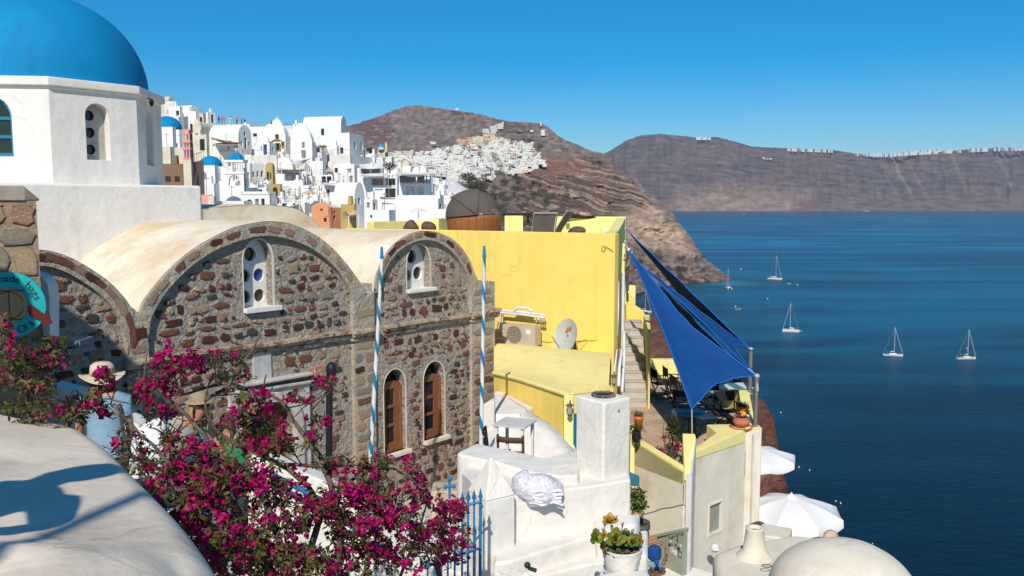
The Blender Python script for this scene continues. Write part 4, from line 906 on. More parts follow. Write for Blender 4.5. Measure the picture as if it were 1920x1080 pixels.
# left edge: brown wall, ochre dome churches, pink tower
V('brown rendered wall with two recessed windows beside the drum', 302, 344, 307, 345, 347, 'flat', 6, D=92, mat=BROWN, ops=(('f', .2, .45, .1, .38, 'dark'), ('f', .62, .85, .1, .38, 'dark')))
V('cream wall right of the brown rendered wall', 345, 360, 300, 350, 362, 'flat', 6, D=90, mat=PALE[1])
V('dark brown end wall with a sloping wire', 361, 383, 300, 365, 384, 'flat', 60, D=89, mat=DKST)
V('white drum church with the far left turquoise dome', 276, 325, 238, 275, 331, 'dome', 10, D=118, ops=(('f', .2, .45, .1, .75, 'archdark'),), name='domed_church', cat='church')
V('cream stepped wall below the far left turquoise dome', 302, 320, 275, 300, 328, 'flat', 14, D=112, mat=PALE[1]); V('cream block right of the stepped wall under the turquoise dome', 328, 346, 277, 300, 350, 'flat', 14, D=110, mat=PALE[1])
V('white church with the large blue dome behind the dark brown wall', 364, 404, 310, 345, 411, 'dome', 12, D=104, ops=(('f', .35, .6, .25, .65, 'archgrey'),), name='domed_church', cat='church')
V('white block below the large blue dome', 383, 402, 344, 362, 412, 'flat', 18, D=100)
V('salmon pink wall right of the big white drum base', 378, 393, 365, 386, 400, 'flat', 14, D=84, mat=PINK)
V('pale pink curved house with a small dark arch above the tan vault', 390, 402, 370, 393, 405, 'gable', 10, D=80, mat=M('house_pale_pink', (.78, .58, .52)), roofh=.2, ops=(('f', .1, .7, .0, .25, 'archdark'),))
# fillers packed between
fill = random.Random(21); used = set()
LMK = [(430, 265, 'the long barrel vault'), (525, 265, 'the yellow framed church front'), (565, 275, 'the humped church front'), (605, 240, 'the largest skyline house'), (650, 270, 'the big skyline block'), (441, 325, 'the ribbed blue cupola'), (390, 305, 'the large blue dome'), (470, 325, 'the four window side block'), (505, 330, 'the ochre niche'), (532, 325, 'the big round vault'), (515, 360, 'the ochre arched house'), (550, 355, 'the rounded doorway terrace'), (580, 372, 'the straw parasol'), (612, 337, 'the glass doored house'), (645, 330, 'the arched nook house'), (640, 355, 'the wide grey awning'), (655, 378, 'the grey gabled vault'), (610, 395, 'the peach house'), (655, 398, 'the ochre lean-to'), (690, 385, 'the shuttered house'), (715, 340, 'the shaded brown rooms'), (722, 362, 'the lower shaded rooms'), (780, 358, 'the twin arch villa'), (780, 385, 'the villa stairs'), (840, 397, 'the pool terrace'), (493, 280, 'the blue door cube'), (480, 376, 'the three opening house'), (425, 360, 'the chapel hall'), (690, 318, 'the peaked awning'), (731, 318, 'the palm like bush')]
spots = []
for row_y in (254, 264, 275, 287, 299, 311, 323, 335, 348, 360, 372, 384):
    x = 400+fill.uniform(0, 10) if row_y < 380 else 470
    xmax = interp([(250, 560), (262, 620), (290, 690), (310, 720), (340, 815), (384, 830)], row_y)
    while x < xmax:
        w_ = fill.uniform(13, 24); spots.append((x, x+w_*.75, row_y-fill.uniform(9, 14), row_y+3, x+w_)); x += w_*fill.uniform(.8, 1.15)
adj = ['flat roofed cube', 'cube with parapet', 'barrel vaulted room']
for (a, b, c, d, e) in spots:
    k = fill.random(); ops = []
    for j in range(fill.randrange(1, 4)):
        u = .1+.3*j; ops.append(('f', u, u+.14, .05 if fill.random() < .4 else .35, .7, fill.choice(['dark', 'dark', 'grey', 'blue' if fill.random() < .25 else 'dark', 'archdark'])))
    st_ = 'vaultfront' if k < .2 else ('vaultside' if k < .42 else 'flat')
    kd = [o[5] for o in ops]; desc = '%s %s opening%s' % (('one', 'two', 'three', 'four')[len(ops)-1], 'blue and dark' if 'blue' in kd and len(set(kd)) > 1 else kd[0].replace('archdark', 'arched'), '' if len(ops) == 1 else 's')
    base = 'small white %s with %s' % ({'flat': 'cube', 'vaultfront': 'round gabled room', 'vaultside': 'barrel roofed room'}[st_], desc)
    lab = None
    for lx, ly, ln in sorted(LMK, key=lambda l: (l[0]-(a+b)/2)**2+2*(l[1]-d)**2)[:7]:
        dx, dy = (a+b)/2-lx, d-ly; rel = ('right of' if dx > 0 else 'left of') if abs(dx) > abs(dy)*1.6 else ('below' if dy > 0 else 'above')
        c_ = base+' %s %s' % (rel, ln)
        if c_ not in used: lab = c_; break
    lab = lab or c_
    if len(lab.split()) > 16: lab = lab.replace('small white ', 'white ').replace(' the ', ' ')
    if len(lab.split()) > 16: lab = ' '.join(lab.split()[:16])
    used.add(lab)
    V(lab, a, b, c, d, e, st_, fill.uniform(10, 24), D=TD(d)+3.2, mat=PALE[0] if fill.random() < .8 else fill.choice(PALE), ops=ops, group='whitewashed rooms packed in the village', parapet=(st_ == 'flat' and k > .8), roofh=1.0 if st_ != 'flat' else None)
# blue ribbed bell tower
bt_ = P(441, 382, 112); t = thing('bell_tower', 'white open bell tower with a small ribbed blue cupola', 'bell tower', bt_); px_m = 112/1600.0
def tz_(y): return P(441, y, 112).z-bt_.z
s = MB(); s.plate([(-1.25, -2), (1.25, -2), (1.25, tz_(326)), (-1.25, tz_(326))], [arch_loop(-.75, .75, tz_(348), tz_(328), 8)], (0, 0, 0), Vector((1, 0, 0)), Z, Vector((0, -1, 0)), .5); s.plate([(0, -2), (2.0, -2), (2.0, tz_(326)), (0, tz_(326))], [arch_loop(.5, 1.5, tz_(348), tz_(330), 8)], (1.25, 0.01, 0), Vector((0, 1, 0)), Z, Vector((1, 0, 0)), .5); s.build('lower_arch', WHITE2, t, local=True)
s = MB(); s.box((0, 1.0, tz_(324)), (2.6, 2.2, .3)); s.build('belfry_floor', WHITE2, t, local=True)
for x in (-.9, -.3, .35, .95):
    for y in (.1, 1.9): s = MB(); s.tube([(x, y, tz_(324)), (x, y, tz_(303))], .13, 6); s.build('column', WHITE2, t, local=True)
s = MB(); s.box((0, 1.0, tz_(302)), (2.4, 2.2, .3)); s.build('cornice', WHITE2, t, local=True)
s = MB(); r_ = 1.0; rows = []
for k in range(9):
    a_ = R(k*11.25); rows.append([Vector((r_*math.cos(a_)*(1+.09*math.cos(8*b))*math.cos(b), 1+r_*math.cos(a_)*(1+.09*math.cos(8*b))*math.sin(b), tz_(301)+1.1*r_*math.sin(a_))) for b in [2*math.pi*j/48 for j in range(49)]])
s.grid(rows); s.build('cupola', DBLUE, t, local=True)
s = MB(); s.tube([(0, 1, tz_(301)+1.1), (0, 1, tz_(301)+1.7)], .06, 5); s.tube([(-.25, 1, tz_(301)+1.5), (.25, 1, tz_(301)+1.5)], .06, 5); s.build('cross', WHITE2, t, local=True)
# pink bell tower
bt_ = P(353, 306, 92); t = thing('bell_tower', 'slender salmon pink bell tower with columned tiers in front of the cream wall', 'bell tower', bt_)
def tz_(y): return P(353, y, 92).z-bt_.z
for (ya, yb, w_) in ((306, 297, .9), (282, 276, .85), (268, 264, .85), (252, 243, .62)): s = MB(); s.box((0, 0, (tz_(ya)+tz_(yb))/2), (w_, w_, tz_(yb)-tz_(ya))); s.build('tier', PINK, t, local=True, bevel=.03)
for (ya, yb) in ((297, 282), (264, 252), (276, 268)):
    for x in (-.3, 0, .3):
        for y in (-.3, .3): s = MB(); s.tube([(x, y, tz_(ya)), (x, y, tz_(yb))], .08, 6); s.build('column', M('pale_pink_render', (.80, .50, .45)), t, local=True)
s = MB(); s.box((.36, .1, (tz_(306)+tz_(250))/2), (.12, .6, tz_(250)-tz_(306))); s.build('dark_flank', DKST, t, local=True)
# two white bell gables
def bell_gable(x, y0, y1, w_, D, label):
    b_ = P(x, y0, D); t = thing('bell_gable', label, 'bell gable', b_, R(-10), group='white bell gables of the village'); Hh = P(x, y1, D).z-b_.z; W = w_*D/1600
    s = MB(); s.plate([(-W/2, 0), (W/2, 0), (W/2, Hh*.72), (W*.3, Hh*.78), (W*.12, Hh*.95), (-W*.12, Hh*.95), (-W*.3, Hh*.78), (-W/2, Hh*.72)], [arch_loop(-W*.13, W*.13, Hh*.15, Hh*.78, 8), rect_loop(-W*.40, -W*.22, Hh*.1, Hh*.5), rect_loop(W*.22, W*.40, Hh*.1, Hh*.5)], (0, 0, 0), Vector((1, 0, 0)), Z, Vector((0, -1, 0)), .5); s.build('arcade', WHITE2, t, local=True)
    s = MB(); s.lathe([(W*.09, Hh*.38), (W*.06, Hh*.55), (0, Hh*.6)], (0, .25, 0), 8); s.build('bell', OPEN, t, local=True)
    s = MB(); s.tube([(0, .25, Hh*.93), (0, .25, Hh*1.1)], .06, 5); s.tube([(-.2, .25, Hh*1.03), (.2, .25, Hh*1.03)], .06, 5); s.build('cross', WHITE2, t, local=True)
bell_gable(519, 242, 221, 17, 171, 'white bell gable with a cross standing on the skyline church'); bell_gable(568, 257, 237, 14, 158, 'white bell gable in front of the largest skyline house')
# cream church with a small blue dome farther off
V('cream church body below the small distant blue dome', 708, 722, 280, 292, 728, 'flat', 10, D=330, mat=PALE[1])
c = P(715, 281, 330); t = thing('domed_church', 'distant cream church with a small blue dome and pointed belfry', 'church', c); s = MB(); s.lathe([(1.25, 0), (1.25, 1.1)], (0, 0, 0), 12); s.build('drum', PALE[1], t, local=True); s = MB(); s.lathe([(1.3*math.cos(R(k*15)), 1.1+1.15*math.sin(R(k*15))) for k in range(7)], (0, 0, 0), 16); s.build('dome', M('dome_sky_blue', (.03, .30, .60)), t, local=True)
s = MB(); s.box((1.9, 0, .6), (.9, .9, 3.2)); s.lathe([(.6, 2.2), (0, 3.2)], (1.9, 0, 0), 4, phase=math.pi/4); s.build('belfry', M('belfry_yellow', (.68, .58, .28)), t, local=True)
# awnings, parasols, posts, plants
def awning(pts, label, mat=CANVW):
    q = [P(x, y, D) for x, y, D in pts]; c = sum(q, Vector())/len(q); t = thing('awning', label, 'awning', c, group='awnings of the village terraces'); s = MB(); rows = []
    for i in range(7):
        u = i/6; rows.append([q[0].lerp(q[1], j/8).lerp(q[3].lerp(q[2], j/8), u)-Z*.5*math.sin(math.pi*j/8)*math.sin(math.pi*u) for j in range(9)])
    s.grid(rows); s.build('cloth', mat, t)
    for p in q[2:]: s = MB(); s.tube([p, p-Z*2.2], .06, 5); s.build('post', WHITE2, t)
awning([(394, 257, 158), (452, 270, 158), (455, 268, 154), (398, 262, 154)], 'tan shade cloth stretched along the long white vault', M('tan_cloth', (.38, .25, .15)))
awning([(404, 268, 156), (450, 268, 156), (450, 270, 152), (404, 270, 152)], 'white sagging awning over the shaded courtyard')
awning([(518, 315, 146), (570, 320, 146), (574, 318, 140), (528, 318, 140)], 'striped grey awning across the big round vault', M('striped_awning', (.55, .50, .48), (.35, .31, .30), vs=2)); awning([(604, 342, 130), (675, 346, 130), (672, 350, 124), (608, 347, 124)], 'wide grey awning above the oval opening terrace')
awning([(680, 326, 128), (728, 324, 128), (728, 330, 122), (676, 331, 122)], 'white flat awning left of the dark villa storey'); awning([(645, 393, 92), (665, 391, 92), (672, 402, 88), (654, 404, 88)], 'straw coloured lean-to awning on the ochre house', STRAW)
awning([(532, 380, 106), (560, 374, 106), (562, 382, 102), (538, 388, 102)], 'white awning above the blue door terrace'); awning([(673, 308, 138), (716, 306, 138), (716, 316, 134), (676, 316, 134)], 'white peaked awning right of the skyline block')
awning([(744, 322, 112), (808, 323, 112), (810, 327, 108), (742, 327, 108)], 'white flat canopy over the dark villa storey'); awning([(590, 296, 150), (560, 300, 150), (575, 312, 144), (540, 306, 144)], 'white triangular shade sail behind the round vault'); awning([(712, 368, 110), (742, 372, 110), (740, 382, 106), (716, 380, 106)], 'brown folded awning below the shaded rooms', SHUT)
def tparasol(x, y, D, r, mat, label):
    c = P(x, y, D); t = thing('parasol', label, 'parasol', c-Z*2.2, group='parasols in the village'); s = MB(); s.lathe([(r, -.5), (0, 0)], tuple(c), 8, smooth=False); s.build('canopy', mat, t); s = MB(); s.tube([c-Z*2.4, c], .05, 5); s.build('pole', WHITE2, t)
tparasol(579, 356, 112, 1.1, STRAW, 'straw parasol over the white round recess'); tparasol(500, 336, 120, .7, CANVW, 'small white parasol near the ochre niche'); tparasol(784, 388, 92, 1.0, CANVW, 'white closed parasol below the villa stairs')
tparasol(768, 311, 200, 6.5, M('parasol_beige', (.62, .56, .52)), 'wide beige tent roof above the villa')
def tree(x, y, D, r, h, label, seed, mat=None, n=900):
    b_ = P(x, y, D); t = thing('tree', label, 'tree', b_, group='trees of the village'); s = MB(); s.tube([b_, b_+Z*h*.5], [r*.12, r*.06], 6); s.build('trunk', BARK, t); q = random.Random(seed)
    s = MB()
    for k in range(n):
        d = Vector((q.gauss(0, 1), q.gauss(0, 1), q.gauss(0, 1))).normalized()*(q.random()**.4); p = b_+Z*h*.65+Vector((d.x*r, d.y*r, d.z*h*.42))*(1+.25*noise.noise(d*3+Vector((seed, 0, 0)))); a = Vector((q.uniform(-1, 1), q.uniform(-1, 1), q.uniform(-1, 1)))*r*.14; bb = Vector((q.uniform(-1, 1), q.uniform(-1, 1), q.uniform(-1, 1)))*r*.12; s.add([p, p+a, p+bb], [(0, 1, 2)])
    tag(s.build('crown', mat or M('tree_green', (.045, .065, .022), (.025, .04, .015), vs=1), t), kind='stuff')
tree(731, 325, 140, 1.1, 1.7, 'dark green palm like bush behind the flat white awning', 2); tree(693, 292, 190, 1.2, 1.7, 'dark round bush at the right foot of the skyline block', 3); tree(604, 278, 157, 1.0, .5, 'low dry grass tuft on the roof of a white cube', 4, M('dry_grass', (.22, .19, .06)), 400)
tree(878, 345, 240, 2.5, 3, 'dry olive bush behind the whitewashed rock', 5, M('scrub_green', (.09, .09, .045), (.05, .045, .03), vs=.6)); tree(890, 372, 200, 3, 4, 'dark bush right of the whitewashed rock', 6, MATS['scrub_green']); tree(912, 395, 220, 3.5, 5, 'dark bush behind the grey daybed canopy', 7, MATS['scrub_green']); tree(895, 360, 260, 3, 4, 'tan dry bush above the daybed canopy', 8, M('dry_scrub', (.24, .17, .10), (.12, .09, .05), vs=.6))
for i, (x, y, D, r, h) in enumerate(((925, 372, 420, 6, 7), (948, 380, 420, 6, 6), (965, 360, 480, 7, 7), (905, 350, 480, 6, 6), (935, 395, 380, 5, 6), (985, 388, 420, 5, 5), (1000, 370, 520, 6, 6), (915, 335, 620, 8, 7), (945, 345, 560, 7, 6), (970, 340, 640, 7, 6))):
    tree(x, y, head_D(x, y)[0]-12, r, h, 'dark scrub bush below the far village, %s from the left' % ['third', 'seventh', 'sixth', 'first', 'fourth', 'ninth', 'tenth', 'second', 'fifth', 'eighth'][i], 20+i, MATS['scrub_green'], 500)
# far houses on the headland: each its own object, four shared meshes
HM = []
for k, (m, dk) in enumerate(((M('far_white', (.76, .74, .71)), 3), (M('far_cream', (.66, .58, .44)), 3), (M('far_peach', (.60, .36, .24)), 2), (M('far_grey_white', (.62, .60, .58)), 2))):
    for v in range(3):
        s = MB(); s.box((0, 0, .5), (1, 1, 1), mi=0)
        if v == 1: s.box((.3, .1, 1.15), (.4, .6, .35), mi=0)
        if v == 2: s.grid([[Vector((x, y, 1+.28*math.cos(math.pi*x*.98))) for x in (-.5, -.25, 0, .25, .5)] for y in (-.5, .5)], mi=0)
        for j in range(dk+v): u = -.33+.27*j; s.box((u, -.502, .5 if j % 2 else .56), (.055, .02, .22), mi=1)
        s.box((.502, .1, .5), (.02, .08, .2), mi=1)
        HM.append(s.mesh('far_house', [m, OPEN]))
regs = [([(925, 264), (950, 262), (985, 270), (1005, 283), (1022, 308), (995, 318), (960, 325), (935, 318), (905, 308), (880, 296), (905, 280)], 95, 0, (6, 11)),
        ([(722, 292), (790, 287), (850, 291), (900, 307), (930, 324), (922, 336), (890, 346), (850, 336), (800, 324), (760, 318), (720, 308)], 110, 0, (7, 13)),
        ([(885, 256), (925, 254), (950, 262), (940, 272), (905, 274), (882, 268)], 18, 1, (6, 11)), ([(856, 261), (885, 260), (890, 268), (862, 272)], 6, 2, (6, 10)),
        ([(700, 290), (735, 284), (770, 287), (765, 306), (735, 316), (705, 312)], 22, 1, (8, 14)), ([(800, 284), (860, 272), (900, 275), (885, 292), (840, 294), (800, 294)], 26, 0, (6, 11)),
        ([(905, 248), (925, 238), (945, 231), (950, 236), (928, 246), (912, 251)], 8, 3, (6, 9)), ([(960, 276), (975, 266), (1000, 268), (990, 278)], 6, 0, (6, 11))]
cnt = 0; hr = random.Random(5); FH = []; area_n = ['right hand cluster', 'lower band', 'upper cream quarter', 'row beside the cream quarter', 'quarter by the small blue dome', 'middle band', 'stepped villas on the hill', 'short top row']
for poly, n, k, (w0, w1) in regs:
    xs_ = [p[0] for p in poly]; ys_ = [p[1] for p in poly]; m = 0; tries = 0
    while m < n and tries < n*30:
        tries += 1; x, y = hr.uniform(min(xs_), max(xs_)), hr.uniform(min(ys_), max(ys_))
        if not inside(poly, x, y): continue
        kk = k if hr.random() < .88 else hr.choice([0, 1, 3, 2]); D, _ = head_D(x, y); D -= 22; mpp = D/1600
        o = bpy.data.objects.new('far_house', HM[kk*3+hr.randrange(3)]); COL.objects.link(o)
        w = hr.uniform(w0, w1)*1.3*mpp; h = hr.uniform(4, 7)*mpp
        o.location = P(x, y+2, D)-Z*1.0; o.scale = (w, w*.8, h+1); o.rotation_euler = (0, 0, R(hr.uniform(-30, 30)))
        FH.append((o, area_n[regs.index((poly, n, k, (w0, w1)))], x, y, ['white', 'cream', 'peach', 'grey'][kk])); m += 1; cnt += 1
inf = MB()
for poly, n, k, (w0, w1) in regs:
    xs_ = [p[0] for p in poly]; ys_ = [p[1] for p in poly]
    for _ in range(n*5):
        x, y = hr.uniform(min(xs_), max(xs_)), hr.uniform(min(ys_), max(ys_))
        if not inside(poly, x, y): continue
        D = head_D(x, y)[0]-19; mpp = D/1600; w = hr.uniform(4, 11)*mpp; p = P(x, y+2, D); inf.box((p.x, p.y, p.z), (w, w*.8, hr.uniform(5, 8)*mpp), rz=R(hr.uniform(-30, 30)), mi=min(3, k) if hr.random() < .9 else 1)
tag(inf.build('far_village_infill', [MATS['far_white'], MATS['far_cream'], MATS['far_peach'], MATS['far_grey_white']]), kind='stuff')
def ordw(n): return (['first', 'second', 'third', 'fourth', 'fifth', 'sixth', 'seventh', 'eighth', 'ninth', 'tenth', 'eleventh', 'twelfth', 'thirteenth', 'fourteenth', 'fifteenth', 'sixteenth', 'seventeenth', 'eighteenth', 'nineteenth'][n-1] if n < 20 else 'twentieth' if n == 20 else 'twenty-'+ordw(n-20) if n < 30 else 'thirtieth' if n == 30 else 'thirty-'+ordw(n-30))
for ar_ in area_n:
    L_ = sorted([f for f in FH if f[1] == ar_], key=lambda f: f[3]); nr_ = max(1, min(5, len(L_)//9)); 
    for r_ in range(nr_):
        row = sorted(L_[r_*len(L_)//nr_:(r_+1)*len(L_)//nr_], key=lambda f: f[2]); rn = ['top', 'second', 'third', 'fourth', 'fifth'][r_]
        for i_, f in enumerate(row): tag(f[0], 'tiny %s house, %s from left, %s row, far %s' % (f[4], ordw(i_+1), rn, ar_), 'house', 'far houses, '+ar_)
for (x, y, w, h, lb, k) in ((1018, 253, 7, 9, 'lone white chapel on the far headland ridge', 0), (1014, 235, 2.5, 6, 'thin white tower just below the far ridge line', 0), (812, 269, 10, 3, 'lone long white building on the brown hillside', 0), (997, 246, 6, 2, 'lone low white house near the ridge chapel', 0), (857, 206, 5, 3, 'white hut on the ridge of the brown hill', 0)):
    D = head_D(x, y)[0]-15; mpp = D/1600; o = bpy.data.objects.new('far_house', HM[2 if h > 6 else 0]); COL.objects.link(o); o.location = P(x, y, D)-Z; o.scale = (w*mpp, w*mpp*.7, h*mpp+1); tag(o, lb, 'house')
for i, (x, y) in enumerate(((930, 305), (938, 318), (955, 318), (920, 325), (880, 285), (870, 280), (845, 278), (1005, 290), (900, 294), (842, 290), (912, 272), (960, 270), (1010, 282), (830, 283), (925, 296), (945, 333))):
    tree(x, y, head_D(x, y)[0]-34, 7, 8, 'dark tree in the far village, %s' % ['left of the lowest right houses', 'middle of the right cluster foot', 'right of the cluster foot', 'lowest near the scrub', 'at the cluster top left', 'between the two clusters, upper', 'above the left band', 'at the right hand edge', 'in the middle of the houses', 'left beside the white terraces', 'behind the cream quarter', 'under the short top row', 'last to the right, above', 'highest in the left band', 'where the clusters meet', 'alone below all houses'][i], 50+i, None, 220)
# white town along the far rim
s = MB(); q = random.Random(9)
def rim(xa, xb, dens, hmax, side=0):
    x = xa
    while x < xb:
        w = q.uniform(2, 6); y = interp(FARTOP, x); D = FD+900+q.uniform(-120, -20); p = P(x, y+1.5, D); h = q.uniform(.8, hmax*.62)*D/1600; s.box((p.x, p.y, p.z+h/2-12), (w*D/1600, 40, h+24), rz=q.uniform(-.3, .3)); x += w*q.uniform(.7, dens)
rim(1590, 1702, 1.05, 4.5); rim(1706, 1770, 1.0, 7.5); rim(1772, 1800, 1.3, 6); rim(1820, 1852, 1.05, 6.5); rim(1864, 1990, 1.1, 5.5); rim(1478, 1560, 2.0, 2.0); rim(1308, 1330, 1.1, 2.5)
for _ in range(8):
    D = FD+700; p = P(q.uniform(1430, 1445), q.uniform(296, 299), D); s.box(p, (30, 30, 12))
tag(s.build('rim_town', M('rim_white', (.80, .79, .78), vs=.001)), 'white towns strung along the rim of the far cliffs', kind='stuff')
# ------------------------------------------------------------------ yellow house with its roof terrace
def hd(az): return Vector((math.sin(R(az)), math.cos(R(az)), 0))
YK = P(1153, 438, 22.0); YDL = hd(-59.0); YDB = hd(9.0)        # near top corner, front wall to the left, side wall to the back
YN = Vector((YDL.y, -YDL.x, 0)); YN = YN if YN.dot(-YK) > 0 else -YN
SN = Vector((YDB.y, -YDB.x, 0)); SN = SN if SN.x > 0 else -SN
ZT = YK.z
def yf(px, py, off=0.0):                # (distance left of the corner, z) on the yellow front wall
    O = YK+YN*off; p = PP(px, py, O, YN); return ((p-O).dot(YDL), p.z)
def yp(t, z, off=0.0): return Vector((YK.x, YK.y, 0))+YDL*t+YN*off+Z*z
house = thing('yellow_house', 'big yellow rendered house with a parapet roof terrace beside the stone church', 'house', (YK.x, YK.y, -7))
tl = 9.2; th_ = .28
s = MB(); s.plate([(0, -7.5), (tl, -7.5), (tl, ZT), (0, ZT)], [], yp(0, 0), YDL, Z, YN, th_); s.build('front_wall', YEL, house, bevel=.03, seg=3)
SL = 9.5                                # side wall length
def yside(t, z, off=0.0): return Vector((YK.x, YK.y, 0))+YDB*t+SN*off+Z*z
sb0 = -YN*0
s = MB(); s.plate([(.29, -7.5), (3.2, -7.5), (3.2, ZT), (.29, ZT)], [], yside(0, 0), YDB, Z, SN, .30); s.build('side_wall', YELP, house, bevel=.03, seg=3)
# roof deck and back parapets
deckz = ZT-.75
L0 = yp(tl, 0, -th_-.01); C0 = yside(.32, 0, -.31)
Bk = P(1173, 410, 28.5); Bl = P(850, 414, 31)
pts = [(C0.x, C0.y), (L0.x, L0.y), (Bl.x, Bl.y), (Bk.x-.4, Bk.y)]
s = MB(); s.prism(pts, deckz-.3, deckz); s.build('roof_deck', YELP, house)
def par(a, b, z0, z1, th=.28, name='parapet', mat=YELP, parent=None):
    d = (b-a); d.z = 0; d.normalize(); n = Vector((d.y, -d.x, 0)); n = n if n.dot(-a) > 0 else -n
    s = MB(); q = [a, b, b-n*th, a-n*th]; s.prism([(p.x, p.y) for p in q], z0, z1); return s.build(name, mat, parent or house, bevel=.03)
SE = yside(3.2, 0)
s = MB(); q = [yside(3.2, 0), P(1173, 409, 28.5), P(1173, 409, 28.5)-Vector((.3, 0, 0)), yside(3.2, 0, -.3)]; s.prism([(p.x, p.y) for p in q], [-7.5]*4, [ZT, P(1173, 408, 28.5).z, P(1173, 408, 28.5).z, ZT]); s.build('side_wall', YELP, house, bevel=.02)
par(P(1035, 408, 29.2), P(1174, 408, 28.6), deckz-.3, P(1100, 406, 29).z)
par(P(946, 404, 30), P(981, 404, 30), deckz-.3, P(960, 405, 30).z, 1.2)
par(P(700, 430, 27.0), P(779, 414, 28.6), deckz-.2, P(775, 414, 28.6).z, .3)
par(P(779, 414, 28.6), P(822, 414, 28.4), deckz-.2, P(800, 414, 28.4).z, .3)
par(P(823, 414, 28.4), P(850, 406, 30.8), deckz-.2, P(850, 408, 30.8).z, .3)
# wires, conduit and hook on the front
s = MB()
for (xa, ya, xb, yb) in ((1119, 489, 1118, 638), (1118, 637, 1026, 640), (1026, 640, 1002, 636)):
    p, q = yf(xa, ya), yf(xb, yb); s.tube([yp(*p, off=.02), yp(*q, off=.02)], .018, 5)
s.build('conduit', YEL, house)
s = MB(); w = [yf(*k) for k in ((1151, 472), (1138, 463), (1131, 461), (1129, 470), (1133, 472), (1137, 464))]; s.tube([yp(*k, off=.03) for k in w], .007, 4); s.build('hook_wire', BLACK, house)
# lower annex: lit curved roof in front of the wall, scalloped ledge, door wall
rt = [yf(930, 650), yf(1000, 652), yf(1060, 657), yf(1147, 664)]
front = [(929, 700), (960, 706), (990, 716), (1030, 728), (1064, 740)]
K1 = P(1066, 741, 17.0); zA = K1.z
rows = []
topl = [yp(*yf(x, y), off=.0) for x, y in ((926, 649), (985, 651), (1040, 655), (1095, 660), (1147, 664))]
botl = [P(926, 699, 19.6), P(972, 710, 18.6), P(1018, 725, 17.8), P(1063, 740, 17.0), P(1140, 745, 17.3)]
for k in range(13):
    t = k/12; row = []
    for a, b in zip(topl, botl):
        p = a.lerp(b, t); p.z = lerp(a.z, b.z, t)+.34*math.sin(math.pi*min(1, t*1.15))*(1-t*.3)+.015*fbm(p.x*2, p.y*2, 1); row.append(p)
    rows.append(row)
annex = house
s = MB(); s.grid(rows); o = s.build('annex_roof', YELP, house, sub=1)
s = MB()
for a, b in zip(botl[:3], botl[1:4]): s.add([a+Vector((0, 0, .01)), b+Vector((0, 0, .01)), Vector((b.x, b.y, -8)), Vector((a.x, a.y, -8))], [(0, 3, 2, 1)])
s.build('annex_wall', YEL, house)
s = MB(); s.tube([p+Vector((0, -.02, .0)) for p in botl[:4]], .05, 8); s.build('annex_edge', YELP, house)
a = K1; q = P(1085, 741, 17.9)
s = MB(); s.prism([(a.x, a.y), (a.x+.95, a.y+.5), (a.x+.95, a.y+1.0), (a.x, a.y+.6)], -8, zA-.01); s.build('door_wall', YELP, house)
rows = []
for k in range(2):
    pass
s = MB(); o_ = Vector((a.x+.02, a.y-.0, 0)); ud = Vector((.95, .5, 0)).normalized(); nn = Vector((ud.y, -ud.x, 0))
pts = [(0, zA)]
for i in range(3):
    for j in range(9):
        t = math.pi*j/8; pts.append((.06+.13+.27*i-.13*math.cos(t), zA+.03+.12*math.sin(t)))
pts += [(.95, zA)]
s.plate(pts, [], o_+ud*.04, ud, Z, nn, .12); s.build('scalloped_ledge', YELP, house, bevel=.01)
dz1 = P(1060, 776, 17.0).z
s = MB(); s.plate(rect_loop(.03, .52, -8, dz1), [], o_, ud, Z, nn, -.03); s.v = [v+nn*.03 for v in s.v]; dd = s.build('blue_door', BWOOD, house)
for zz in (dz1-.35, dz1-.95):
    s = MB(); s.plate(rect_loop(.10, .42, zz-.22, zz+.22), [], o_, ud, Z, nn, .02); s.v = [v+nn*.05 for v in s.v]; s.build('door_panel', BWOOD, dd, bevel=.01)
# little peaked corner pier
s = MB(); s.prism([(a.x-.10, a.y-.12), (a.x+.10, a.y-.12), (a.x+.10, a.y+.06), (a.x-.10, a.y+.06)], -8, zA+.02); s.build('corner_pier', YELP, house, bevel=.02)

def lantern(px, py, Y, label, sc=1.0):
    c = P(px, py, Y); t = thing('wall_lantern', label, 'lantern', c, group='brass wall lanterns of the yellow house')
    s = MB(); s.lathe([(0, .13), (.07, .10), (.085, .085), (.055, .08)], tuple(c), 8); s.lathe([(.05, -.10), (.06, -.08), (.03, -.13), (0, -.14)], tuple(c), 8); s.tube([c+Vector((0, 0, .12)), c+Vector((.02, .1, .16)), c+Vector((.02, .14, .02))], .012, 6)
    s.build('lantern_frame', M('aged_brass', (.22, .19, .12), rough=.45, metal=.5), t)
    s = MB(); s.lathe([(.048, -.08), (.052, .08)], tuple(c), 8); s.build('glass', M('lantern_glass', (.35, .35, .3), rough=.2), t)
    if sc != 1: t.scale = (sc, sc, sc)
lantern(1151, 712, 18.9, 'small brass lantern beside the white pipes above the scalloped ledge')
lantern(1163, 664, 20.8, 'small brass lantern on the side wall next to the steps')
lantern(1068, 768, 16.7, 'small brass lantern over the blue door')
lantern(1170, 630, 25, 'farthest small lantern by the top of the white pipes')
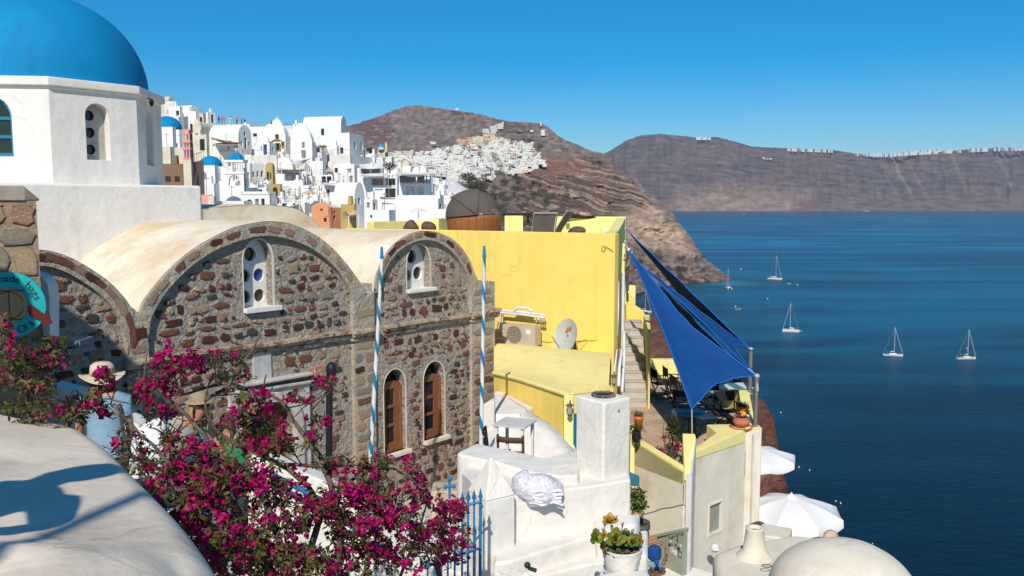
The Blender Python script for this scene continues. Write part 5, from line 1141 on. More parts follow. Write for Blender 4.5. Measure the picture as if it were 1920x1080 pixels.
# white pipes on the side wall
pp = thing('white_downpipes', 'bundle of white pipes running down the corner beside the steps', 'pipe', P(1165, 600, 22))
for (xa, ya, xb, yb, Y, r) in ((1159, 528, 1158, 630, 22.6, .035), (1169, 510, 1167, 660, 24.5, .05), (1164, 655, 1160, 725, 20.5, .045), (1170, 620, 1168, 735, 21.5, .05), (1156, 655, 1150, 725, 19.8, .03)):
    s = MB(); s.tube([P(xa, ya, Y), P((xa+xb)/2, (ya+yb)/2, Y), P(xb, yb, Y-.3)], r, 8); s.build('pipe', MATS['white_pole_paint'], pp)
pp = thing('yellow_downpipe', 'pale yellow pipe on the back corner of the yellow house', 'pipe', P(1170, 480, 24.6)); s = MB(); s.tube([P(1170, 456, 24.6), P(1168, 512, 24.5)], .05, 8); s.build('pipe', YELP, pp)

# air conditioner, bracket rail, dish
t0, z0 = yf(1023, 644); t1, z1 = yf(964, 603)
ac = thing('air_conditioner', 'beige outdoor air conditioner unit on the yellow wall', 'air conditioner', yp(t0, z0, .5))
ACM = M('beige_plastic', (.50, .42, .35), (.42, .36, .3), rough=.6); OFF = .62
hole = circ_loop(lerp(t1, t0, .36), (z0+z1)/2, .235, 24)
s = MB(); s.plate(rect_loop(t0, t1, z0, z1), [hole], yp(0, 0, OFF), YDL, Z, YN, .02); s.plate(rect_loop(t0, t1, z0, z1), [], yp(0, 0, OFF-.03), YDL, Z, YN, .34); s.build('casing', ACM, ac, bevel=.012)
cx, cz = lerp(t1, t0, .36), (z0+z1)/2
s = MB(); s.plate(circ_loop(cx, cz, .236, 24), [], yp(0, 0, OFF-.015), YDL, Z, YN, .01); s.build('fan_well', M('fan_dark', (.13, .115, .10), rough=.7), ac)
s = MB()
for k in range(-5, 6):
    h = math.sqrt(max(0, .225**2-(k*.042)**2)); s.tube([yp(cx-h, cz+k*.042, OFF+.005), yp(cx+h, cz+k*.042, OFF+.005)], .006, 4); s.tube([yp(cx+k*.042, cz-h, OFF+.005), yp(cx+k*.042, cz+h, OFF+.005)], .005, 4)
s.build('fan_grille', ACM, ac)
s = MB(); s.plate(rect_loop(lerp(t1, t0, .74), lerp(t1, t0, .88), lerp(z0, z1, .62), lerp(z0, z1, .84)), [], yp(0, 0, OFF+.006), YDL, Z, YN, .006); s.build('label_plate', MATS['white_pole_paint'], ac)
s = MB()
for k in (.12, .85):
    c = yp(lerp(t1, t0, k), z0-.04, OFF-.08); s.box(c, (.09, .22, .09))
s.box(yp(lerp(t1, t0, .45), z0-.11, OFF-.15), (1.35, .5, .05), rz=math.atan2(YDL.y, YDL.x)); s.build('foot', MATS['white_pole_paint'], ac)
fr = thing('white_metal_frame', 'old white metal bed frame stored behind the air conditioner', 'frame', yp(yf(935, 640)[0], yf(935, 640)[1], .3))
WP = MATS['white_pole_paint']
def bar(pl, off, r, name='rail', par_=fr, mat=WP):
    s = MB(); s.tube([yp(*yf(x, y, off), off=off) for x, y in pl], r, 6); s.build(name, mat, par_)
bar([(936, 582), (980, 586), (1022, 591)], .28, .04); bar([(936, 586), (980, 590), (1022, 596)], .4, .03); bar([(931, 619), (964, 625)], .35, .05); bar([(931, 635), (966, 638)], .3, .035)
for x in (937, 941, 944): bar([(x, 586), (x-5, 620)], .3, .017, 'upright')
for x in (1006, 1013, 1017, 1021): bar([(x, 590), (x-.5, 604)], .3, .017, 'upright')
bar([(964, 582), (970, 577), (990, 578), (998, 584)], .3, .045, 'curved_end')
# dish
dc_ = yp(*yf(1060, 629, .75), off=.75); dish = thing('satellite_dish', 'grey satellite dish with a worn red logo leaning by the air conditioner', 'satellite dish', dc_+Vector((0, 0, -.4)))
ax = (Vector((-.80, -.62, .28))).normalized()
e1 = ax.cross(Z).normalized(); e2 = e1.cross(ax)
s = MB(); rows = []
for k in range(7):
    r = .42*k/6; rows.append([dc_+e1*math.cos(2*math.pi*j/28)*r*1.0+e2*math.sin(2*math.pi*j/28)*r*1.08-ax*(.09*(1-(k/6)**2)) for j in range(29)])
s.grid(rows); rows2 = [[p-ax*.015 for p in r_] for r_ in rows]; s.grid([r_[::-1] for r_ in rows2]); s.build('reflector', M('dish_grey', (.50, .52, .50), (.42, .44, .42), vs=6, rough=.5, col3=(.3, .2, .12), c3=(.72, .8), c3s=9), dish)
s = MB()
def dpt(u, v, w=.02):
    r2 = (u*u+v*v)/.1764; return dc_+e1*u+e2*v-ax*(.09*(1-r2)-w)
for poly in ([(-.10, .10), (-.02, .24), (.03, .20), (.11, .29), (.13, .20), (.06, .12), (.02, .17), (-.03, .05)],):
    n = len(poly); tri = tessellate_polygon([[Vector((a, b, 0)) for a, b in poly]]); s.add([dpt(-a, b) for a, b in poly], [tuple(t) for t in tri]+[tuple(t)[::-1] for t in tri])
s.build('red_logo', M('worn_red_print', (.55, .10, .03), (.45, .2, .12), vs=20), dish)
s = MB(); s.tube([dc_-ax*.1, dc_-ax*.35-Z*.1, dc_-ax*.35-Z*.5], .025, 6); s.tube([dc_-e2*.42, dc_+ax*.45-e2*.1], .01, 5); s.ball(tuple(dc_-ax*.15), .07); s.build('mount', BLACK, dish)
s = MB(); s.tube([yp(*yf(1101, 636, .1), off=.1), dc_-e2*.4+e1*.1], .01, 5); s.build('stay', MATS['aged_brass'], dish)

# ---- things on the roof: canopy daybed, deck chairs, bench, rocks
db = P(888, 425, 25.6); db.z = deckz
bed = thing('canopy_daybed', 'round wicker daybed under a folding grey canopy on the yellow roof', 'daybed', db)
WICK = M('wicker', (.42, .16, .05), (.20, .07, .025), vs=3, bump=1, bs=30, stretch=(30, 30, 5), rough=.6)
CANV = M('grey_canvas', (.115, .10, .088), (.095, .083, .073), vs=2, bump=.3, bs=40, rough=.9)
cz = P(888, 404, 25.6).z
s = MB(); zz = cz-deckz+.02
s.lathe([(.62, 0), (.74, zz*.5), (.80, zz*.9), (.80, zz), (.74, zz), (.7, zz-.1), (0, zz-.1)], tuple(db), 40); s.build('basket', WICK, bed)
s = MB()
for k in range(22):
    a_ = math.pi*2*k/22; s.tube([db+Vector((.63*math.cos(a_), .63*math.sin(a_), 0)), db+Vector((.752*math.cos(a_), .752*math.sin(a_), zz*.5)), db+Vector((.81*math.cos(a_), .81*math.sin(a_), zz*.95))], .014, 4)
s.build('wicker_rib', WICK, bed)
hinge = db+Z*(zz+.02); ax_ = hd(62)
# canopy: quarter-sphere segments opening towards the right
seg = [(-6, 42, .82), (42, 98, .84), (98, 158, .80)]
hx = Vector((1, .15, 0)).normalized(); hy = Vector((-.15, 1, 0))
for (t0_, t1_, rr) in seg:
    rows = []
    for i in range(9):
        ph = R(lerp(t0_, t1_, i/8)); row = []
        for j in range(19):
            th = math.pi*j/18
            bulge = 1+.035*math.sin(math.pi*i/8)*0+(-.02*math.sin(math.pi*i/8))
            d = hy*math.cos(th)+(-hx*math.cos(ph)+Z*math.sin(ph)*.88)*math.sin(th)
            row.append(hinge+d*rr*bulge*1.03)
        rows.append(row)
    s = MB(); s.grid(rows); s.build('canopy', CANV, bed)
    s = MB(); s.tube(rows[0], .012, 5); s.tube(rows[-1], .012, 5); s.build('hoop', CANV, bed)
def deckchair(px, py, Y, rz, label, lean=.55):
    c = P(px, py, Y); c.z = deckz; t = thing('deck_chair', label, 'deck chair', c, rz, group='grey deck chairs on the yellow roof')
    W = MB(); h = .98
    fm = M('aluminium_tube', (.42, .41, .39), rough=.4); cl = M('taupe_sling', (.20, .175, .15), rough=.85, bump=.3, bs=60)
    for sx in (-.27, .27):
        s = MB(); s.tube([(sx, .35, .0), (sx, .05, .42), (sx, .05+.42*lean+.1, h)], .018, 6); s.build('side_rail', fm, t, local=True)
        s = MB(); s.tube([(sx, -.4, .33), (sx, .1, .36)], .02, 6); s.tube([(sx, -.35, .0), (sx, -.1, .34)], .018, 6); s.build('leg', fm, t, local=True)
    s = MB(); s.tube([(-.28, .05+.42*lean+.1, h), (.28, .05+.42*lean+.1, h)], .02, 6); s.build('top_bar', fm, t, local=True)
    rows = [[Vector((x, y, z)) for x in (-.25, -.1, .1, .25)] for y, z in ((-.4, .34), (-.15, .30), (.06, .36), (.05+.2*lean, .62), (.05+.42*lean+.08, h-.03))]
    s = MB(); s.grid(rows); s.build('sling', cl, t, local=True)
    return t
c1 = deckchair(1016, 430, 24.2, R(195), 'grey deck chair on the yellow roof, nearer one facing right', .45); c1.scale = (1.25, 1.1, 1.28)
c2 = deckchair(1036, 428, 24.9, R(245), 'grey deck chair on the yellow roof, behind, leaning to the right', .8); c2.scale = (1.0, 1.15, 1.34)
bm = thing('dark_bench_beam', 'dark timber beam lying across the back parapet of the yellow roof', 'beam', P(1075, 406, 28.9)); s = MB(); s.tube([P(1058, 404, 28.9), P(1118, 408, 28.9)], .07, 4); s.build('beam', BLACK, bm, bevel=.01)
s = MB(); s.box(P(1064, 412, 28.8), (.12, .1, .12)); s.build('bracket', BLACK, bm)
bm2 = thing('dark_lounge_table', 'low dark table and folded loungers behind the pale yellow pier', 'table', P(975, 408, 31)); s = MB(); s.box(P(970, 402, 31.5), (1.1, .6, .1)); s.build('table_top', BLACK, bm2)
for x in (952, 990):
    s = MB(); s.tube([P(x, 402, 31.3), P(x, 416, 31.3)], .04, 5); s.build('leg', BLACK, bm2)
ct = P(1097, 402, 28.9); cat = thing('cat', 'ginger and white cat curled up on the dark beam', 'cat', ct)
s = MB(); s.ball(tuple(ct+Vector((.03, 0, .0))), (.16, .10, .07), 12, 8); s.ball(tuple(ct+Vector((-.13, -.02, .02))), (.06, .06, .06), 10, 8)
for k in (-.03, .03): s.lathe([(.02, 0), (0, .04)], tuple(ct+Vector((-.13+k, -.02, .065))), 6)
s.build('body', M('ginger_white_fur', (.34, .13, .06), (.55, .48, .42), vs=7, rough=.9), cat)
s = MB(); s.tube([ct+Vector((.17, 0, -.02)), ct+Vector((.22, -.06, -.03)), ct+Vector((.14, -.12, -.04))], [.025, .02, .012], 6); s.build('tail', MATS['ginger_white_fur'], cat)
RK = M('brown_rock', (.16, .10, .07), (.08, .05, .04), vs=8, bump=1, bs=14)
def boulder(px, py, Y, w, h, label, seed=1, z=None, mat=RK, grp='rocks on the yellow parapet'):
    c = P(px, py, Y); o = thing('rock', label, 'rock', c, group=grp); s = MB(); s.ball((c.x, c.y, c.z), (w/2, w/2.4, h), 12, 9)
    s.v = [c+(v-c)*(1+.22*noise.noise(v*4+Vector((seed*3, 0, 0)))) for v in s.v]; s.build('boulder', mat, o)
boulder(771, 428, 27, .5, .26, 'brown rounded rock at the left end of the yellow roof', 1); boulder(803, 428, 26.8, .45, .22, 'dark rounded rock second from left on the yellow roof', 2)
boulder(1083, 434, 23.4, .5, .14, 'flat dark rock behind the front parapet near the deck chairs', 3)
bx = thing('junction_box', 'small white junction box on the inner face of the yellow parapet', 'box', P(1134, 432, 25)); s = MB(); s.box(P(1134, 432, 25.0), (.2, .1, .1)); s.build('case', WP, bx, bevel=.01)

# ------------------------------------------------------------------ steps and cafe terrace to the right
TZ = -6.0
terr = thing('cafe_terrace', 'cafe terrace with cream walls and yellow coping above the sea', 'terrace', PZ(1260, 800, TZ))
A_ = PZ(1187, 826, -5.6); B_ = PZ(1283, 893, TZ+.0); C_ = PZ(1300, 838, -5.45); D_ = PZ(1398, 806, -5.45); E_ = PZ(1429, 806, -5.45)
F_ = PZ(1404, 733, -5.3); G_ = PZ(1378, 716, -5.3); H_ = Vector((6.0, 29.2, 0)); I_ = Vector((4.1, 29.0, 0)); J_ = Vector((3.2, 24.5, 0))
fl = [(A_.x, A_.y), (B_.x, B_.y), (C_.x+.1, C_.y+.1), (D_.x, D_.y), (E_.x-.1, E_.y+.1), (F_.x-.1, F_.y), (G_.x, G_.y), (6.0, 29.1), (3.0, 29.1), (2.6, 24.0)]
TILE = M('terrace_tiles', (.55, .40, .29), (.44, .31, .22), vs=3, bump=.4, bs=12, rough=.8)
s = MB(); s.prism(fl, TZ-.6, TZ); s.build('terrace_floor', MORTAR, terr)
# floor slabs laid in courses
ux = (C_-A_); ux.z = 0
fd = hd(-25); fe = Vector((fd.y, -fd.x, 0))
cnt = 0; slab = None; tmesh = []
for k in range(3):
    q = MB(); q.box((0, 0, 0), (1, 1, .02)); tmesh.append(q.mesh('floor_tile', M('floor_tile_%s' % ('pale', 'warm', 'brown')[k], ((.60, .45, .33), (.54, .39, .27), (.48, .34, .24))[k], vs=5, rough=.75)))
fo = Vector((2.6, 18.5, TZ+.008))
for i in range(-2, 26):
    for j in range(-8, 24):
        c = fo+fd*(i*.46+.23)+fe*(j*.46+.23+(.23 if i % 2 else 0))
        cs = [c+fd*a*.23+fe*b*.23 for a in (-1, 1) for b in (-1, 1)]
        if all(inside(fl, p.x, p.y) for p in cs) and cnt < 290 and c.y < 27.5:
            o = bpy.data.objects.new('floor_tile', tmesh[rnd.randrange(3)]); COL.objects.link(o); o.parent = terr
            o.matrix_basis = wm(terr).inverted() @ Matrix.Translation(c+Vector((0, 0, rnd.uniform(-.001, .003)))) @ Matrix.Rotation(-math.atan2(fd.x, fd.y), 4, 'Z') @ Matrix.Diagonal((.448, .448, 1, 1)); cnt += 1
def wallq(a, b, z0, z1a, z1b, th, name, mat, parent=terr, inn=None, bevel=.03):
    d = (b-a); d.z = 0; d.normalize(); n = Vector((-d.y, d.x, 0))
    if inn is not None and n.dot(inn-a) < 0: n = -n
    q = [a, b, b+n*th, a+n*th]; s = MB(); s.prism([(p.x, p.y) for p in q], [z0]*4, [z1a, z1b, z1b, z1a]); return s.build(name, mat, parent, bevel=bevel, seg=3)
mid = Vector((4.3, 23, 0))
wallq(A_+Vector((-.25, .36, 0)), B_, -11, -5.50, TZ+.10, .16, 'left_wall', CREAM, inn=mid)
wallq(A_+Vector((-.25, .36, .0)), B_, TZ-.2, -5.47, TZ+.125, .18, 'coping', YELP, inn=mid, bevel=.01)
# return wall with the sloping yellow top, then the big cream face
Bq = P(1290, 893, B_.y+.02); Cq = C_
s = MB(); a1, b1 = B_+Vector((.03, -.06, 0)), C_+Vector((.0, -.02, 0)); s.prism([(a1.x, a1.y), (a1.x+.14, a1.y+.03), (b1.x+.06, b1.y), (b1.x-.20, b1.y+.25)], [-11]*4, [TZ+.05, TZ+.05, P(1297, 818, b1.y).z, P(1285, 817, b1.y+.2).z]); s.build('return_wall', M('lilac_render', (.66, .63, .62), vs=2, bump=.2, bs=6), terr, bevel=.02)
q = [(a1.x-.04, a1.y+.02), (a1.x+.09, a1.y+.02), (b1.x+.05, b1.y+.02), (b1.x-.20, b1.y+.28)]
s = MB(); s.prism(q, [TZ-.1]*4, [TZ+.09, TZ+.09, P(1297, 816, b1.y).z+.03, P(1280, 816, b1.y+.2).z+.03]); s.build('coping', YELP, terr, bevel=.02)
wz = D_.z
s = MB(); d = (D_-C_); d.z = 0; L = d.length; d.normalize(); n = Vector((d.y, -d.x, 0)); vl, vr = .34*L, .56*L
def onw(px, py): p = PP(px, py, C_, n); return ((p-C_).dot(d), p.z)
v0 = onw(1329, 1003); v1 = onw(1353, 940); zc = C_.z
vh = rect_loop(v0[0], v1[0], v0[1], v1[1])
s.plate([(0, -11), (L, -11), (L, zc), (0, zc-.16)], [vh], Vector((C_.x, C_.y, 0)), d, Z, n, .25); s.build('front_wall', CREAM, terr)
s = MB(); s.plate([(v0[0]-.05, v0[1]-.05), (v1[0]+.05, v0[1]-.05), (v1[0]+.05, v1[1]+.05), (v0[0]-.05, v1[1]+.05)], [vh], Vector((C_.x, C_.y, 0))+n*.02, d, Z, n, .03); vent = s.build('vent_frame', CREAM, terr, bevel=.005)
for k in range(14):
    zz = lerp(v0[1], v1[1], (k+.5)/14); s = MB(); s.plate([(v0[0], zz-.02), (v1[0], zz-.02), (v1[0], zz+.012), (v0[0], zz+.012)], [], Vector((C_.x, C_.y, 0))-n*(.05+.0), d, Z, n, .02); s.build('vent_slat', M('louvre_grey', (.42, .42, .36), rough=.6), vent)
s = MB(); s.plate(vh, [], Vector((C_.x, C_.y, 0))-n*.09, d, Z, n, .02); s.build('vent_back', M('vent_dark', (.12, .12, .10)), vent)
# coping of the front, block for the flower pot, right pier
cw = PZ(1345, 800, -5.43)
s = MB(); s.prism([(C_.x, C_.y-.02), (D_.x, D_.y-.02), (D_.x+.0, D_.y+.5), (D_.x-.85, D_.y+.42), (cw.x-.1, cw.y-.35), (C_.x+.05, C_.y+.26)], [zc-.30]*6, [zc-.13, zc+.02, zc+.02, zc+.02, zc-.02, zc-.13]); s.build('coping', YELP, terr, bevel=.02)
wallq(D_+Vector((.0, .005, 0)), E_+Vector((0, .0, 0)), -11, wz+.012, wz+.012, .5, 'corner_pier', CREAM, inn=mid)
s = MB(); s.prism([(D_.x-.0, D_.y+.0), (E_.x+.0, E_.y), (E_.x, E_.y+.5), (D_.x, D_.y+.5)], wz+.012, wz+.04); s.build('coping', YELP, terr, bevel=.01)
wallq(E_+Vector((-.02, .5, 0)), F_, -11, E_.z, F_.z, .26, 'right_wall', CREAM, inn=mid)
wallq(E_+Vector((-.02, .52, 0)), F_, E_.z, E_.z+.03, F_.z+.03, .28, 'coping', YELP, inn=mid, bevel=.01)
wallq(F_, H_+Vector((0, 0, 0)), -11, F_.z, -5.4, .26, 'right_wall', YELP, inn=mid)
wallq(Vector((3.9, 29.2, 0)), H_, -11, -5.35, -5.35, .3, 'back_wall', YELP, inn=Vector((4, 25, 0)))
s = MB(); p = fpt(0, 0); c = onw(1392, 905); 
s = MB(); s.tube([E_+Vector((-.22, -.03, -.1)), E_+Vector((-.22, -.03, -3.2))], .02, 5); s.build('drain_line', MATS['lilac_render'], terr)
lp_ = thing('round_lamp', 'small round white lamp at the foot of the cream terrace wall', 'lamp', P(1341, 1028, 18.4)); s = MB(); cc = P(1341, 1028, 18.6); s.ball(tuple(cc), (.1, .06, .1)); s.lathe([(.11, -.02), (.12, 0), (.11, .02)], tuple(cc), 14, mat=None); s.build('shade', WP, lp_)
# cable along the left wall
nn = Vector((-(B_-A_).y, (B_-A_).x, 0)).normalized(); nn = nn if nn.dot(-A_) > 0 else -nn
cb = thing('wall_cable', 'thin cable sagging across the cream wall below the terrace', 'cable', PP(1240, 960, A_, nn)); s = MB(); s.tube([PP(x, y, A_+nn*.03, nn) for x, y in ((1206, 964), (1228, 958), (1240, 953), (1262, 950), (1285, 944))], .009, 5); s.build('cable', MATS['louvre_grey'], cb)
# grey metal cupboard with stickers
cab = thing('meter_cupboard', 'grey green metal meter cupboard covered in small stickers', 'cupboard', PP(1255, 1050, A_+nn*.2, nn))
CABM = M('grey_green_metal', (.30, .32, .25), (.25, .27, .21), vs=3, rough=.6)
O = A_+nn*.12; def_ = None
ud_ = (B_-A_); ud_.z = 0; ud_.normalize()
def ow(px, py, off=.12):
    O = A_+nn*off; p = PP(px, py, O, nn); return ((p-O).dot(ud_), p.z)
OA = Vector((A_.x, A_.y, 0))
a_, b_ = ow(1220, 1012), ow(1282, 994)
for (xa, ya, xb, yb) in ((1218, 1012, 1246, 1004), (1249, 1003, 1282, 993)):
    p, q = ow(xa, ya), ow(xb, yb); s = MB(); s.plate([(p[0], -11), (q[0], -11), (q[0], q[1]-.03), (p[0], p[1]-.03)], [], OA+nn*.14, ud_, Z, nn, .14); s.build('cupboard_door', CABM, cab, bevel=.01)
s = MB(); s.plate([(a_[0]-.1, a_[1]-.02), (b_[0]+.02, b_[1]-.02), (b_[0]+.02, b_[1]+.05), (a_[0]-.1, a_[1]+.05)], [], OA+nn*.16, ud_, Z, nn, .18); s.build('lintel', CABM, cab, bevel=.01)
STK = [M('sticker_white', (.7, .7, .68)), M('sticker_navy', (.03, .04, .14)), M('sticker_brown', (.25, .1, .05)), M('sticker_black', (.03, .03, .03))]
for (x, y, w, h, k) in ((1258, 1015, .10, .05, 0), (1270, 1013, .05, .08, 1), (1255, 1022, .07, .07, 3), (1260, 1021, .05, .08, 2), (1267, 1022, .05, .08, 1), (1276, 1023, .06, .09, 0), (1260, 1031, .10, .14, 0), (1272, 1029, .09, .09, 1), (1266, 1036, .12, .14, 0), (1275, 1040, .09, .14, 3), (1275, 1040, .07, .11, 0), (1260, 1031, .04, .05, 3)):
    p = ow(x, y, .145+.002*(k == 0)); s = MB(); s.plate(circ_loop(p[0], p[1], w/2, 12, h/2) if k != 3 else rect_loop(p[0]-w/2, p[0]+w/2, p[1]-h/2, p[1]+h/2), [], OA+nn*(.145+.002*((x+y) % 3)), ud_, Z, nn, .003); s.build('sticker', STK[k], cab)
s = MB(); p = ow(1247, 1048, .16); s.ball(tuple(OA+ud_*p[0]+nn*.17+Z*p[1]), (.04, .04, .02)); s.build('handle', STEEL, cab)
# scribbled marks along the top of the right door
s = MB()
for k in range(9):
    x = 1254+k*3.3; p = ow(x, 1008-k*1.1+(k % 2), .145); s.plate(rect_loop(p[0]-.008, p[0]+.02, p[1]-.02-.02*(k % 3), p[1]+.02), [], OA+nn*.144, ud_, Z, nn, .003)
s.build('scribble', STK[3], cab)

# steps
st = thing('stone_steps', 'steep flight of grey concrete steps beside the yellow house', 'steps', PZ(1192, 770, TZ))
STP = M('step_concrete', (.52, .47, .42), (.42, .38, .34), vs=4, bump=.4, bs=12)
STN = M('step_shadow_gap', (.06, .055, .05))
for k in range(10):
    z = TZ+.21*(k+1); Y = 24.7+.38*k
    p, q = P(1172, 700, Y), P(1214-1.2*k, 700, Y)
    s = MB(); s.prism([(p.x-.1, Y), (q.x, Y), (q.x, Y+.40), (p.x-.1, Y+.40)], z-.5, z-.03); s.prism([(p.x-.1, Y-.025), (q.x, Y-.025), (q.x, Y+.40), (p.x-.1, Y+.40)], z-.029, z); s.build('step', STP, st, bevel=.006)
sw = thing('stair_wall', 'yellow stair wall with a rounded top beside the steps', 'wall', PZ(1216, 770, TZ))
q = [P(1214, 770, 24.55), P(1218, 770, 24.5), P(1217, 640, 28.6), P(1206, 640, 28.6)]
s = MB(); s.prism([(p.x, p.y) for p in q], -8.5, [P(1214, 600, 24.55).z-.35, P(1218, 600, 24.5).z-.35, P(1217, 590, 28.6).z, P(1206, 590, 28.6).z]); s.build('side_face', YELP, sw, bevel=.02)
O = P(1172, 640, 28.9); pl = [(x, y) for x, y in ((1180, 770), (1214, 770), (1214, 600), (1210, 590), (1203, 580), (1192, 573), (1180, 571), (1173, 572))]
s = MB(); s.plate([((P(x, y, 28.9).x-O.x), P(x, y, 28.9).z) for x, y in pl], [], Vector((O.x, O.y, 0)), Vector((1, 0, 0)), Z, Vector((0, -1, 0)), .25); s.build('rounded_wall', YEL, sw, bevel=.03)
O = P(1172, 560, 30.5); pl = [(1170, 640), (1189, 640), (1189, 562), (1184, 554), (1178, 549), (1170, 547)]
s = MB(); s.plate([((P(x, y, 30.5).x-O.x), P(x, y, 30.5).z) for x, y in pl], [], Vector((O.x, O.y, 0)), Vector((1, 0, 0)), Z, Vector((0, -1, 0)), .25); s.build('rounded_wall', YEL, sw, bevel=.03)
O = P(1172, 540, 31.5); s = MB(); s.box(P(1180, 580, 31.6), (.4, .3, 1.8)); s.v = [v for v in s.v]; s.build('landing_post', YELP, sw)
s = MB(); p = P(1180, 537, 31.4); s.box((p.x, p.y, p.z-.35), (.38, .34, .7)); s.build('landing_block', YELP, sw, bevel=.02)
po = thing('sail_mast', 'tall dark post rising behind the back corner of the yellow house', 'post', P(1177, 540, 30)); s = MB(); s.tube([P(1177, 545, 30), P(1177, 455, 30)], .045, 8); s.build('post', M('rusty_steel', (.12, .09, .08), rough=.7), po)

# shade sails, posts
def post(px0, py0, px1, py1, Y, label):
    a, b = P(px0, py0, Y), P(px1, py1, Y); t = thing('steel_post', label, 'post', b, group='steel posts of the shade sails'); s = MB(); s.tube([b, a], .055, 10); s.build('post', STEEL, t)
    s = MB(); s.lathe([(.0, .02), (.09, .015), (.09, -.01), (.055, -.02)], tuple(a), 12); s.build('cap', STEEL, t); s = MB(); s.lathe([(.10, .0), (.10, .02), (.05, .03)], tuple(b), 12); s.build('base_plate', STEEL, t); return a
Pa = post(1419, 706, 1416, 806, 20.35, 'steel post on the near corner of the terrace beside the clay flower pot'); Pb = post(1408, 655, 1406, 738, 23.6, 'steel post on the terrace wall behind the near post')
def sail(A, B, C, ka, kb, kc, sag, name, label, mat, N=22, seamt=None, group='blue shade sails'):
    G = (A+B+C)/3; t = thing(name, label, 'shade sail', G, group=group)
    def pt(a, b, c):
        p = A*a+B*b+C*c; p = p+((G-p)*(ka*4*b*c*(1-a)**2+kb*4*a*c*(1-b)**2+kc*4*a*b*(1-c)**2))
        return p+sag*(27*a*b*c)+Vector((0, 0, .035*math.sin(a*26+c*13)*b*(1-b)*4*max(a, c)+.02*math.sin(c*50-a*11)*b*c*4))
    vs = []; idx = {}
    for i in range(N+1):
        for j in range(N+1-i):
            idx[(i, j)] = len(vs); vs.append(pt(1-(i+j)/N, i/N, j/N))
    fs = []
    for i in range(N):
        for j in range(N-i):
            fs.append((idx[(i, j)], idx[(i+1, j)], idx[(i, j+1)]))
            if i+j < N-1: fs.append((idx[(i+1, j)], idx[(i+1, j+1)], idx[(i, j+1)]))
    s = MB(); s.add(vs, fs, True); o = s.build('cloth', mat, t); 
    sd = o.modifiers.new('th', 'SOLIDIFY'); sd.thickness = .006
    for e in ([pt(.62*(1-k/N), .62*k/N+.0, .38) for k in range(N+1)], [pt(.28*(1-k/N)+.0, .28*k/N, .72) for k in range(N+1)], [pt(.66, .34*k/N, .34*(1-k/N)) for k in range(N+1)]):
        s = MB(); s.tube([p+Z*.004 for p in e], .008, 4); s.build('seam', mat, t)
    hem = M('sail_hem', (.012, .14, .52), rough=.7)
    for e in ([pt(1-k/N, k/N, 0) for k in range(N+1)], [pt(0, 1-k/N, k/N) for k in range(N+1)], [pt(k/N, 0, 1-k/N) for k in range(N+1)]):
        s = MB(); s.tube(e, .018, 5); s.build('hem', hem, t)
    return t
SB = M('sail_blue', (.002, .060, .235), (.0015, .046, .185), vs=1.2, rough=.8, bump=.6, bs=5, bdist=.06)
SN_ = M('sail_blue_shaded', (.006, .018, .075), (.005, .014, .055), vs=1.5, rough=.8)  # darker copy of the sail blue, shade of the undersides painted in
T1 = P(1178, 468, 24.2); B1_ = P(1297, 768, 18.9)
sail(T1, Pa+Vector((-.02, -.02, .02)), B1_, .16, .10, .50, Vector((0, 0, -.12)), 'shade_sail', 'largest bright blue shade sail stretched low over the cafe terrace', SB)
T2 = P(1184, 482, 25.5)
sail(T2, Pb+Vector((0, 0, -.02)), Pa+Vector((.02, .1, -.02)), .45, .40, .10, Vector((0, 0, -.15)), 'shade_sail', 'narrow blue shade sail between the two steel posts', SB)
T3 = P(1178, 434, 28.5); X3 = P(1300, 590, 33)
sail(T3, Pb+Vector((0, .1, 0)), P(1290, 572, 26.5), .05, .05, .0, Vector((0, 0, -.1)), 'shade_sail', 'shade sail edge on behind the others, its shaded underside painted dark navy', SN_)
T4 = P(1200, 500, 26)
sail(P(1215, 515, 26), Pa+Vector((-.05, .15, -.05)), P(1310, 640, 24.0), .02, .05, .0, Vector((0, 0, -.05)), 'shade_sail', 'added thin sail painted navy for the shaded underside of the narrow blue sail', SN_)  # extra dark cloth standing in for the shaded underside of the narrow sail
rp = thing('sail_rope', 'pale rope tying the blue sail down to the terrace wall', 'rope', P(1297, 838, 18.8)); s = MB(); s.tube([B1_, P(1298, 838, 18.8)], .016, 6); s.build('rope', M('pale_rope', (.5, .45, .38)), rp)
rp = thing('sail_rope', 'knotted ropes holding the sails at the yellow house corner', 'rope', T1); s = MB(); s.tube([T1, P(1172, 452, 24)], .03, 6); s.tube([T1, P(1170, 462, 24)], .02, 6); s.ball(tuple(T1), .06); s.tube([T3, P(1172, 428, 28)], .02, 5); s.tube([P(1172, 450, 24), P(1186, 470, 24.5), P(1176, 500, 24)], .008, 4); s.build('rope', WP, rp)
rp = thing('sail_rope', 'knotted beige rope hanging at the top of the nearer steel post', 'rope', Pa); s = MB(); s.tube([P(1403, 692, 20.6), Pa], .03, 6); s.ball(tuple(Pa), .075); s.tube([Pa, Pa+Vector((.01, -.06, -.35))], .03, 6); s.build('rope', MATS['pale_rope'], rp); rp = thing('sail_rope', 'beige rope at the top of the farther steel post', 'rope', Pb); s = MB(); s.tube([P(1396, 650, 23.7), Pb], .03, 6); s.ball(tuple(Pb), .06); s.build('rope', MATS['pale_rope'], rp)

